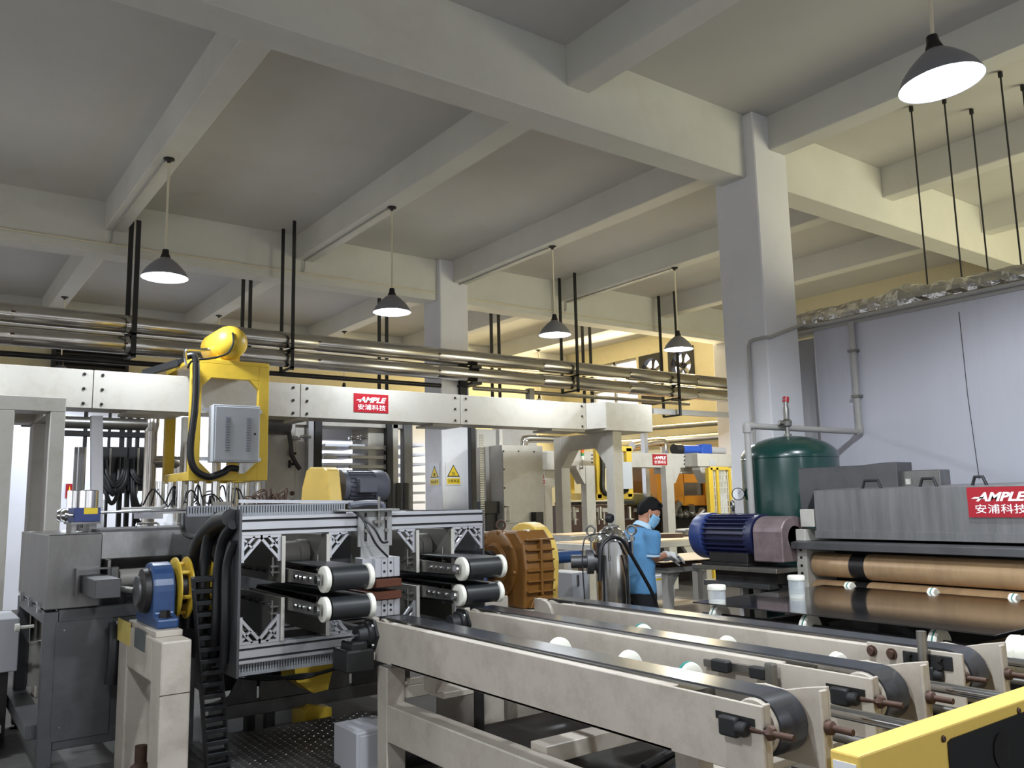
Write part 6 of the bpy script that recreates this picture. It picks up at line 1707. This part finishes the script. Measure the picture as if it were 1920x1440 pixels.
build('pressure_gauge', MB().lathe(gq-dv*0.02, dv, [(0, 0.0), (0, 0.030), (0.008, 0.036), (0.04, 0.037), (0.045, 0.03), (0.046, 0)], 24), M['black_iron'], t)
sp = Vector((-0.81, 0.59, 0))
pc_ = Vector((FX, FY_, at(1105, 1055, Y=FY_).z))
build('side_port', MB().lathe(pc_+sp*rb*0.9, sp, [(0, 0.07), (0.03, 0.07), (0.03, 0.095), (0.08, 0.095), (0.08, 0.05), (0.2, 0.05)], 24), M['stainless_dark'], t)
for k3 in range(3):
    th = 2*pi*k3/3; build('vessel_leg', MB().box(FX+rb*0.8*cos(th)-0.02, FX+rb*0.8*cos(th)+0.02, FY_+rb*0.8*sin(th)-0.02, FY_+rb*0.8*sin(th)+0.02, 0, 0.4), M['steel'], t)
hp = [(1124, 1090), (1125, 1050), (1130, 1022), (1148, 1008), (1166, 1013), (1182, 1038), (1205, 1078), (1222, 1110), (1232, 1140)]
tag(build('thick_hose', MB().tube([at(x, y, Y=FY_-0.20) for x, y in hp]+[at(1234, 1180, Y=FY_-0.2)], 0.014, 10, 6), M['hose']), 'thick black hose arching over the stainless filter vessel', 'hose')
hp = [(1138, 1000), (1120, 1001), (1100, 1006), (1094, 1020), (1092, 1050), (1094, 1090), (1096, 1118), (1097, 1150)]
tag(build('thin_cable', MB().tube([at(x, y, Y=FY_-0.22) for x, y in hp], 0.005, 6, 5), M['hose']), 'thin black cable hanging left of the stainless filter vessel', 'cable')
t = thing('latched_case', 'small pale grey case with a latch behind the yellow gearbox cover', 'case', (4.75, 6.0, 0))
a, b = at(1074, 1110, Y=6.0), at(1102, 1072, Y=6.0)
build('case_body', MB().box(a.x, b.x+0.02, 6.0, 6.4, 0, b.z), M['grey_panel'], t, bev=0.006)
build('case_latch', MB().box(a.x+0.05, a.x+0.07, 5.985, 6.0, b.z-0.12, b.z-0.02), M['steel'], t)

# ------------------------------------------------------------------ work table and boards
t = thing('work_table', 'cream work table in front of the worker', 'table', (6.0, 5.6, 0))
TZ = 1.05
x0t, x1t, y0t, y1t = 5.44, 6.66, 5.22, 5.98
build('table_top', MB().box(x0t, x1t, y0t, y1t, TZ-0.05, TZ), M['cream2'], t, bev=0.004)
for x in (x0t+0.03, x1t-0.10):
    for y in (y0t+0.03, y1t-0.10):
        build('table_leg', MB().box(x, x+0.07, y, y+0.07, 0, TZ-0.05), M['cream2'], t)
mb = MB().prism([(x0t+0.10, TZ-0.05), (x0t+0.22, TZ-0.05), (x0t+0.10, TZ-0.19)][::-1], (0, y0t+0.05, 0), (1,0,0), (0,0,1), (0, 0.02, 0))
build('corner_gusset', mb, M['cream2'], t)
rnd = random.Random(4)
for k in range(5):
    z = TZ+0.010*k
    dx, dyy = rnd.uniform(-0.02, 0.02), rnd.uniform(-0.02, 0.02)
    top = k == 4
    mb = MB(); n = 12
    xa, xb, ya, yb = x0t-0.05+dx, x1t-0.1+dx, y0t+0.01+dyy, y1t-0.05
    for i in range(n+1):
        x = xa+(xb-xa)*i/n; w = 0.004*sin(i*1.3+k)
        for y, zz in ((ya, z+0.001+w*0.3), (yb, z+0.001), (yb, z+0.008), (ya, z+0.008+w*0.3)): mb.v.append((x, y, zz))
    for i in range(n):
        for q in range(4): mb.f.append([4*i+q, 4*i+(q+1) % 4, 4*(i+1)+(q+1) % 4, 4*(i+1)+q]); mb.smooth.append(False)
    mb.f += [[0, 1, 2, 3], [4*n+3, 4*n+2, 4*n+1, 4*n]]; mb.smooth += [False, False]
    tag(build('veneer_sheet', mb, M['wood'] if top else M['wood_dark']), ['dark brown veneer sheet at the bottom of the stack on the work table', 'dark brown veneer sheet second from the bottom of the work table stack', 'dark brown veneer sheet in the middle of the work table stack', 'dark brown veneer sheet just under the pale top sheet of the stack', 'pale wood veneer sheet on top of the stack on the work table'][k], 'sheet', 'veneer sheets on the work table')
t = thing('outfeed_table', 'long cream outfeed table with a wood sheet behind the worker', 'table', (7.4, 7.4, 0))
q0, q1 = at(1205, 1018, Y=6.9), at(1420, 1025, Y=6.9)
zt2 = q0.z
build('table_top', MB().box(q0.x-0.6, q1.x+0.2, 6.9, 7.9, zt2-0.07, zt2), M['cream2'], t, bev=0.004)
for x in (q0.x-0.5, q0.x+1.1, q1.x): build('table_leg', MB().box(x, x+0.09, 6.95, 7.04, 0, zt2-0.07), M['cream2'], t)
xg = at(1300, 1020, Y=6.9).x
build('table_bracket', MB().prism([(0, 0), (0.35, 0), (0.35, -0.3), (0.25, -0.3)], (xg-0.15, 6.92, zt2-0.07), (1,0,0), (0,0,1), (0, 0.05, 0)), M['cream2'], t)
tag(build('wood_sheet', MB().box(q0.x-0.5, q1.x, 6.92, 7.85, zt2, zt2+0.012), M['wood']), 'pale wood sheet lying on the cream outfeed table', 'sheet')
t = thing('clamp_tool', 'dark metal clamp lying on the cream outfeed table', 'tool', at(1295, 1000, Y=7.4))
zz = zt2+0.012
xc_ = at(1293, 1002, Y=7.4).x
build('tool_body', MB().box(xc_-0.12, xc_+0.25, 7.35, 7.55, zz, zz+0.09), M['steel'], t, bev=0.02)
build('tool_lever', MB().bar((xc_-0.1, 7.32, zz+0.12), (xc_+0.05, 7.22, zz+0.02), 0.03, 0.03), M['dark_steel'], t)
tag(build('round_pad', MB().lathe((at(1252, 1003, Y=7.4).x, 7.4, zz), (0,0,1), [(0, 0.19), (0.05, 0.19), (0.05, 0)], 24), M['wood_dark']), 'round dark brown block on the cream outfeed table', 'block')
t = thing('infeed_table', 'cream infeed table with a pale board left of the worker', 'table', (6.6, 8.8, 0))
a = at(1070, 1000, Y=8.6); b = at(1150, 1000, Y=8.6)
zi = at(1110, 1003, Y=8.6).z
build('table_top', MB().box(a.x, b.x, 8.6, 9.2, zi-0.10, zi), M['cream2'], t, bev=0.004)
build('table_leg', MB().box(a.x+0.05, a.x+0.15, 8.65, 8.75, 0, zi-0.10), M['cream2'], t); build('table_leg', MB().box(b.x-0.15, b.x-0.05, 8.65, 8.75, 0, zi-0.10), M['cream2'], t)
tag(build('pale_board', MB().box(a.x, b.x-0.05, 8.62, 9.2, zi, zi+0.015), M['wood']), 'pale peach board on the infeed table behind the filter vessel', 'board')
t = thing('wrapped_bundle', 'film wrapped bundle standing under the work table', 'bundle', (5.9, 5.6, 0))
a, b = at(1262, 1150, Y=5.4), at(1320, 1092, Y=5.4)
build('bundle_core', MB().box(5.70, 6.2, 5.42, 5.85, 0, 0.68), M['wood'], t, bev=0.01)
build('bundle_film', MB().box(5.68, 6.22, 5.40, 5.87, 0.003, 0.70), M['film'], t, bev=0.03, seg=2)
t = thing('stacked_boxes', 'white carton standing on the floor beside the worker', 'carton', (5.9, 6.7, 0))
a, b = at(1232, 1120, Y=6.6), at(1246, 1078, Y=6.6)
build('carton_body', MB().box(a.x, b.x+0.15, 6.6, 6.95, 0, b.z), M['paper'], t, bev=0.004)
build('carton_band', MB().box(a.x-0.002, b.x+0.152, 6.598, 6.952, b.z-0.05, b.z-0.03), M['sign_yellow'], t)
# ------------------------------------------------------------------ the worker
PD = 7.05
base = at(1203, 1100, D=PD)
BXY = Vector((base.x, base.y, 0))
face_t = Vector((1.0, -0.22, 0)).normalized()             # where the body faces
side_t = Vector((face_t.y, -face_t.x, 0))                  # towards his right hand
def W(f, s, z): return BXY+face_t*f+side_t*s+Vector((0,0,z))
worker = thing('person', 'person in a blue polo shirt and blue face mask bending over the table', 'person', BXY)

def skinned(pts, edges, radii, sub=2, root=0):
    me = bpy.data.meshes.new('figure'); me.from_pydata([tuple(p) for p in pts], edges, []); me.update()
    o = bpy.data.objects.new('figure', me); COL.objects.link(o)
    sk = o.modifiers.new('skin', 'SKIN'); sk.use_smooth_shade = True
    lay = me.skin_vertices[0].data
    for i, r in enumerate(radii):
        r = r if isinstance(r, tuple) else (r, r)
        lay[i].radius = r; lay[i].use_root = (i == root)
    ss = o.modifiers.new('sub', 'SUBSURF'); ss.levels = sub; ss.render_levels = sub
    dg = bpy.context.evaluated_depsgraph_get()
    m2 = bpy.data.meshes.new_from_object(o.evaluated_get(dg))
    bpy.data.objects.remove(o); bpy.data.meshes.remove(me)
    mb = MB(); mb.v = [tuple(v.co) for v in m2.vertices]; mb.f = [list(p.vertices) for p in m2.polygons]; mb.smooth = [True]*len(mb.f)
    bpy.data.meshes.remove(m2)
    return mb
def merge(a, b):
    off = len(a.v); a.v += b.v; a.f += [[i+off for i in f] for f in b.f]; a.smooth += b.smooth; return a
def remeshed(mb, vox, smooth_it=6):
    me = bpy.data.meshes.new('figure'); me.from_pydata(mb.v, [], mb.f); me.update()
    o = bpy.data.objects.new('figure', me); COL.objects.link(o)
    r = o.modifiers.new('r', 'REMESH'); r.mode = 'VOXEL'; r.voxel_size = vox
    s_ = o.modifiers.new('s', 'SMOOTH'); s_.iterations = smooth_it; s_.factor = 0.5
    dg = bpy.context.evaluated_depsgraph_get()
    m2 = bpy.data.meshes.new_from_object(o.evaluated_get(dg))
    bpy.data.objects.remove(o); bpy.data.meshes.remove(me)
    out = MB(); out.v = [tuple(v.co) for v in m2.vertices]; out.f = [list(p.vertices) for p in m2.polygons]; out.smooth = [True]*len(out.f)
    bpy.data.meshes.remove(m2); return out

def loft(rings, n=28, cap=True):
    """rings of (centre, vector a, vector b): an ellipse each"""
    mb = MB()
    for c, a, b in rings:
        for k in range(n):
            th = 2*pi*k/n; mb.v.append(tuple(Vector(c)+Vector(a)*cos(th)+Vector(b)*sin(th)))
    for i in range(len(rings)-1):
        for k in range(n):
            k2 = (k+1) % n; mb.f.append([i*n+k, i*n+k2, (i+1)*n+k2, (i+1)*n+k]); mb.smooth.append(True)
    if cap:
        mb.f += [list(range(n))[::-1], list(range((len(rings)-1)*n, len(rings)*n))]; mb.smooth += [True, True]
    return mb
def torso(spec, grow=0.0):
    return loft([(W(f, 0, z), face_t*(d+grow), side_t*(w+grow)) for z, f, d, w in spec])
J = {}
for sg, n in ((1, 'r'), (-1, 'l')):
    J['sh'+n] = W(0.02, 0.165*sg, 1.355)
    J['hip'+n] = W(-0.02, 0.085*sg, 0.86); J['knee'+n] = W(0.0, 0.095*sg, 0.49); J['ank'+n] = W(-0.03, 0.10*sg, 0.09); J['toe'+n] = W(0.13, 0.12*sg, 0.035)
J['elr'] = at(1222, 1049, D=6.96); J['wrr'] = at(1253, 1040, D=7.14)
J['ell'] = W(0.16, -0.22, 1.13); J['wrl'] = W(0.33, -0.06, 1.135)
body_spec = [(0.84, -0.02, 0.09, 0.14), (0.95, -0.02, 0.10, 0.145), (1.06, -0.02, 0.095, 0.135), (1.18, -0.005, 0.105, 0.15), (1.28, 0.0, 0.105, 0.155),
             (1.35, 0.012, 0.085, 0.13), (1.39, 0.022, 0.062, 0.07), (1.43, 0.035, 0.055, 0.056), (1.46, 0.055, 0.055, 0.054), (1.50, 0.08, 0.06, 0.058)]
body = torso(body_spec)
def limb(names, radii):
    return skinned([J[k] for k in names], [(i, i+1) for i in range(len(names)-1)], radii)
for n in 'rl':
    J['mid'+n] = J['el'+n].lerp(J['wr'+n], 0.3)
    merge(body, limb(['sh'+n, 'el'+n, 'mid'+n, 'wr'+n], [0.058, 0.040, 0.039, 0.026]))
    merge(body, limb(['hip'+n, 'knee'+n, 'ank'+n, 'toe'+n], [0.08, 0.055, 0.038, 0.033]))
# head: looks down and to the right
hf = (Vector((0.88, -0.48, 0)).normalized()*cos(radians(28))-Vector((0,0,1))*sin(radians(28))).normalized()
hs_v = Vector((hf.y, -hf.x, 0)).normalized()
hu = hs_v.cross(hf).normalized()
HC = W(0.10, 0.0, 1.535)
def Hd(f, s, u): return HC+hf*f+hs_v*s+hu*u
head = MB(); n, m_ = 26, 18
for i in range(m_+1):
    ph = pi*i/m_
    for k in range(n):
        th = 2*pi*k/n
        u = 0.116*cos(ph); f = 0.096*sin(ph)*cos(th); s_ = 0.075*sin(ph)*sin(th)
        if u < 0 and f > 0: s_ *= 1-0.28*(-u/0.116); f = f*(1.0-0.10*(-u/0.116))
        if u < 0 and f < 0: f *= 1-0.35*(-u/0.116)
        head.v.append(tuple(Hd(f, s_, u)))
for i in range(m_):
    for k in range(n):
        k2 = (k+1) % n; head.f.append([i*n+k, (i+1)*n+k, (i+1)*n+k2, i*n+k2]); head.smooth.append(True)
feat = MB()
feat.cyl(Hd(0.084, 0, 0.018), Hd(0.108, 0, -0.028), 0.008, 8, 0.015)
feat.sphere(Hd(0.104, 0, -0.028), 0.014, 10, 6)
feat.sphere(Hd(0.066, 0, -0.096), 0.022, 10, 6)
for sg in (-1, 1): feat.sphere(Hd(-0.005, 0.077*sg, -0.008), 0.024, 10, 8, sx=0.65, sy=0.65, sz=1.35)
feat.obox(Hd(0.082, 0, 0.030), hf*0.010, hs_v*0.048, hu*0.008)
allb = merge(merge(body, head), feat)
body_o = build('body', remeshed(allb, 0.0085, 4), M['skin'], worker)
for sg in (-1, 1):
    e = build('eye', MB().sphere(Hd(0.080, 0.031*sg, 0.008), 0.012, 12, 8), M['white_nylon'], body_o)
    build('eyebrow', MB().tube([Hd(0.090, 0.015*sg, 0.032), Hd(0.090, 0.032*sg, 0.036), Hd(0.078, 0.05*sg, 0.031)], 0.003, 6), M['hair'], body_o)
# gloved hands: palm, four fingers and a thumb each
def hand(wr, fdir, pdir, sg, nm):
    f = fdir.normalized(); p = (pdir-f*pdir.dot(f)).normalized(); s_ = f.cross(p).normalized()*sg
    hb = loft([(wr-f*0.01, s_*0.026, p*0.022), (wr+f*0.02, s_*0.034, p*0.022), (wr+f*0.05, s_*0.044, p*0.021), (wr+f*0.085, s_*0.044, p*0.018), (wr+f*0.095, s_*0.040, p*0.013)], 20)
    for off, L, bend in ((0.031, 0.060, 0.5), (0.0105, 0.069, 0.55), (-0.0105, 0.065, 0.6), (-0.031, 0.050, 0.7)):
        a = wr+f*0.07+s_*off*0.95; b = wr+f*0.092+s_*off
        c_ = b+(f*cos(bend)+p*sin(bend))*L*0.5; d_ = c_+(f*cos(bend*2)+p*sin(bend*2))*L*0.45
        merge(hb, skinned([a, b, c_, d_], [(0, 1), (1, 2), (2, 3)], [0.0105, 0.011, 0.010, 0.0085]))
    a = wr+f*0.025+s_*0.022; b = wr+f*0.05+s_*0.05+p*0.014; c_ = b+f*0.03+s_*0.008+p*0.024; d_ = c_+f*0.02-s_*0.004+p*0.014
    merge(hb, skinned([a, b, c_, d_], [(0, 1), (1, 2), (2, 3)], [0.014, 0.0135, 0.0115, 0.0095]))
    o = build(nm, remeshed(hb, 0.005, 2), M['glove'], worker)
    build('glove_cuff', loft([(wr-f*0.055, s_*0.033, p*0.031), (wr-f*0.03, s_*0.034, p*0.032), (wr+f*0.002, s_*0.030, p*0.027)], 18), M['glove'], o)
hand(J['wrr'], (J['wrr']-J['elr']).normalized()*0.8+face_t*0.25-V(0,0,0.10), -Vector((0,0,1))-side_t*0.35, -1, 'gloved_hand')
hand(J['wrl'], (J['wrl']-J['ell']).normalized()*0.7+face_t*0.35-V(0,0,0.08), -Vector((0,0,1))+side_t*0.35, 1, 'gloved_hand')
# hair: cap over the skull, longer on top and at the back, cropped over the ears
hair = MB(); n, m_ = 40, 16
for i in range(m_+1):
    for k in range(n):
        th = 2*pi*k/n; c_ = cos(th)
        # lowest point of the hairline around the head: forehead, temple, nape
        umin = 0.062 if c_ > 0.75 else (0.062+(0.75-c_)/0.75*(-0.050) if c_ > 0 else 0.012-0.070*min(1, -c_*1.3))
        ph_end = math.acos(max(-1, min(1, umin/0.116)))
        ph = ph_end*i/m_
        g = 0.011+0.004*sin(5*th+2)+0.003*sin(11*th)*sin(3*ph)
        g = g*(1 if i < m_ else 0.1)+(0.006 if ph < 0.9 else 0)
        u = (0.116+g)*cos(ph); f = (0.096+g)*sin(ph)*c_; s_ = (0.075+g)*sin(ph)*sin(th)
        if u < 0 and f < 0: f *= 1-0.28*(-u/0.116)
        hair.v.append(tuple(Hd(f, s_, u)))
for i in range(m_):
    for k in range(n):
        k2 = (k+1) % n; hair.f.append([i*n+k, (i+1)*n+k, (i+1)*n+k2, i*n+k2]); hair.smooth.append(True)
fr = MB()
for k in range(9):
    s0 = -0.056+0.014*k
    fr.tube([Hd(0.045, s0, 0.108), Hd(0.070, s0*0.98, 0.088), Hd(0.077-abs(s0)*0.45, s0*0.95+0.004, 0.054+0.006*(k % 2))], 0.010, 6, 3)
build('hair', merge(hair, fr), M['hair'], worker)
# mask
mk = MB(); n, m_ = 13, 8
for i in range(m_+1):
    u = 0.0-0.105*i/m_
    for k in range(n):
        a_ = radians(-78+156*k/(n-1))
        nar = 1-0.30*(-u/0.116)
        bul = 0.022*math.exp(-(a_/0.45)**2)*(1-abs(i/m_-0.4))
        f = (0.098+0.004)*cos(a_)*(1-0.10*i/m_)+bul; s_ = 0.080*sin(a_)*nar
        mk.v.append(tuple(Hd(f, s_, u-0.005+0.002*sin(i*2.2))))
for i in range(m_):
    for k in range(n-1):
        mk.f.append([i*n+k, (i+1)*n+k, (i+1)*n+k+1, i*n+k+1]); mk.smooth.append(True)
mko = build('face_mask', mk, M['mask'], worker)
md = mko.modifiers.new('thickness', 'SOLIDIFY'); md.thickness = 0.003
mb = MB()
for sg in (-1, 1):
    for u in (-0.01, -0.075): mb.tube([Hd(0.025, 0.080*sg*(1 if u > -0.05 else 0.85), u), Hd(0.0, 0.084*sg, (u-0.01)/2), Hd(-0.015, 0.082*sg, 0.0)], 0.002, 5)
pieces('ear_loop', mb, M['white_nylon'], mko)
# polo shirt
shirt_spec = [(0.865, -0.02, 0.128, 0.178), (0.93, -0.02, 0.126, 0.176), (1.02, -0.022, 0.122, 0.168), (1.10, -0.018, 0.122, 0.170), (1.20, -0.006, 0.128, 0.178), (1.28, 0.0, 0.126, 0.178),
              (1.34, 0.008, 0.108, 0.160), (1.375, 0.015, 0.088, 0.118), (1.40, 0.022, 0.074, 0.082), (1.415, 0.026, 0.066, 0.070)]
sh = torso(shirt_spec)
for n_ in 'rl':
    a = J['sh'+n_]; b = J['sh'+n_].lerp(J['el'+n_], 0.35); c_ = J['sh'+n_].lerp(J['el'+n_], 0.80)
    d = (c_-a).normalized(); p = d.cross(side_t).normalized(); q = d.cross(p).normalized()
    merge(sh, loft([(a-d*0.03, p*0.060, q*0.060), (a, p*0.076, q*0.072), (b, p*0.074, q*0.070), (c_, p*0.072, q*0.068)], 20))
shm = remeshed(sh, 0.011, 5)
build('polo_shirt', shm, M['shirt'], worker)
nd = (W(0.07, 0, 1.50)-W(0.03, 0, 1.42)).normalized()
build('collar', MB().lathe(W(0.026, 0, 1.400), nd, [(0, 0.086), (0.018, 0.080), (0.045, 0.066), (0.046, 0.060), (0.015, 0.062)], 28, caps=False), M['collar'], worker)
for n_ in 'rl':
    d = (J['el'+n_]-J['sh'+n_]).normalized(); p = J['sh'+n_].lerp(J['el'+n_], 0.775)
    build('sleeve_band', MB().lathe(p, d, [(0, 0.071), (0.018, 0.0715), (0.019, 0.045)], 24, caps=False), M['collar'], worker)
# trousers and shoes
tr = loft([(W(-0.02, 0, 0.80), face_t*0.10, side_t*0.165), (W(-0.02, 0, 0.88), face_t*0.115, side_t*0.168), (W(-0.02, 0, 0.94), face_t*0.115, side_t*0.160)])
for sg, n_ in ((1, 'r'), (-1, 'l')):
    merge(tr, loft([(W(-0.02, 0.082*sg, 0.88), face_t*0.105, side_t*0.088), (W(-0.018, 0.086*sg, 0.72), face_t*0.095, side_t*0.083), (J['knee'+n_], face_t*0.078, side_t*0.07),
                    (W(-0.02, 0.098*sg, 0.28), face_t*0.07, side_t*0.064), (W(-0.03, 0.10*sg, 0.06), face_t*0.072, side_t*0.062)], 20))
build('trousers', remeshed(tr, 0.011, 4), M['trousers'], worker)
for n_ in 'rl':
    a = J['ank'+n_]; b = J['toe'+n_]
    fw = (b-a); fw.z = 0; fw.normalize()
    c0 = Vector((a.x, a.y, 0.0))
    shoe = MB(); n = 14
    for i, (f, w, h) in enumerate(((-0.07, 0.032, 0.08), (-0.04, 0.045, 0.10), (0.03, 0.045, 0.09), (0.10, 0.052, 0.06), (0.17, 0.045, 0.045), (0.205, 0.02, 0.03))):
        sd = Vector((fw.y, -fw.x, 0))
        for k in range(n):
            th = 2*pi*k/n
            shoe.v.append(tuple(c0+fw*f+sd*w*cos(th)+Vector((0,0,max(0.003, h*0.5+h*0.5*sin(th))))))
    for i in range(5):
        for k in range(n):
            k2 = (k+1) % n; shoe.f.append([i*n+k, i*n+k2, (i+1)*n+k2, (i+1)*n+k]); shoe.smooth.append(True)
    shoe.f += [list(range(n))[::-1], list(range(5*n, 6*n))]; shoe.smooth += [True, True]
    build('shoe', shoe, M['trousers'], worker)
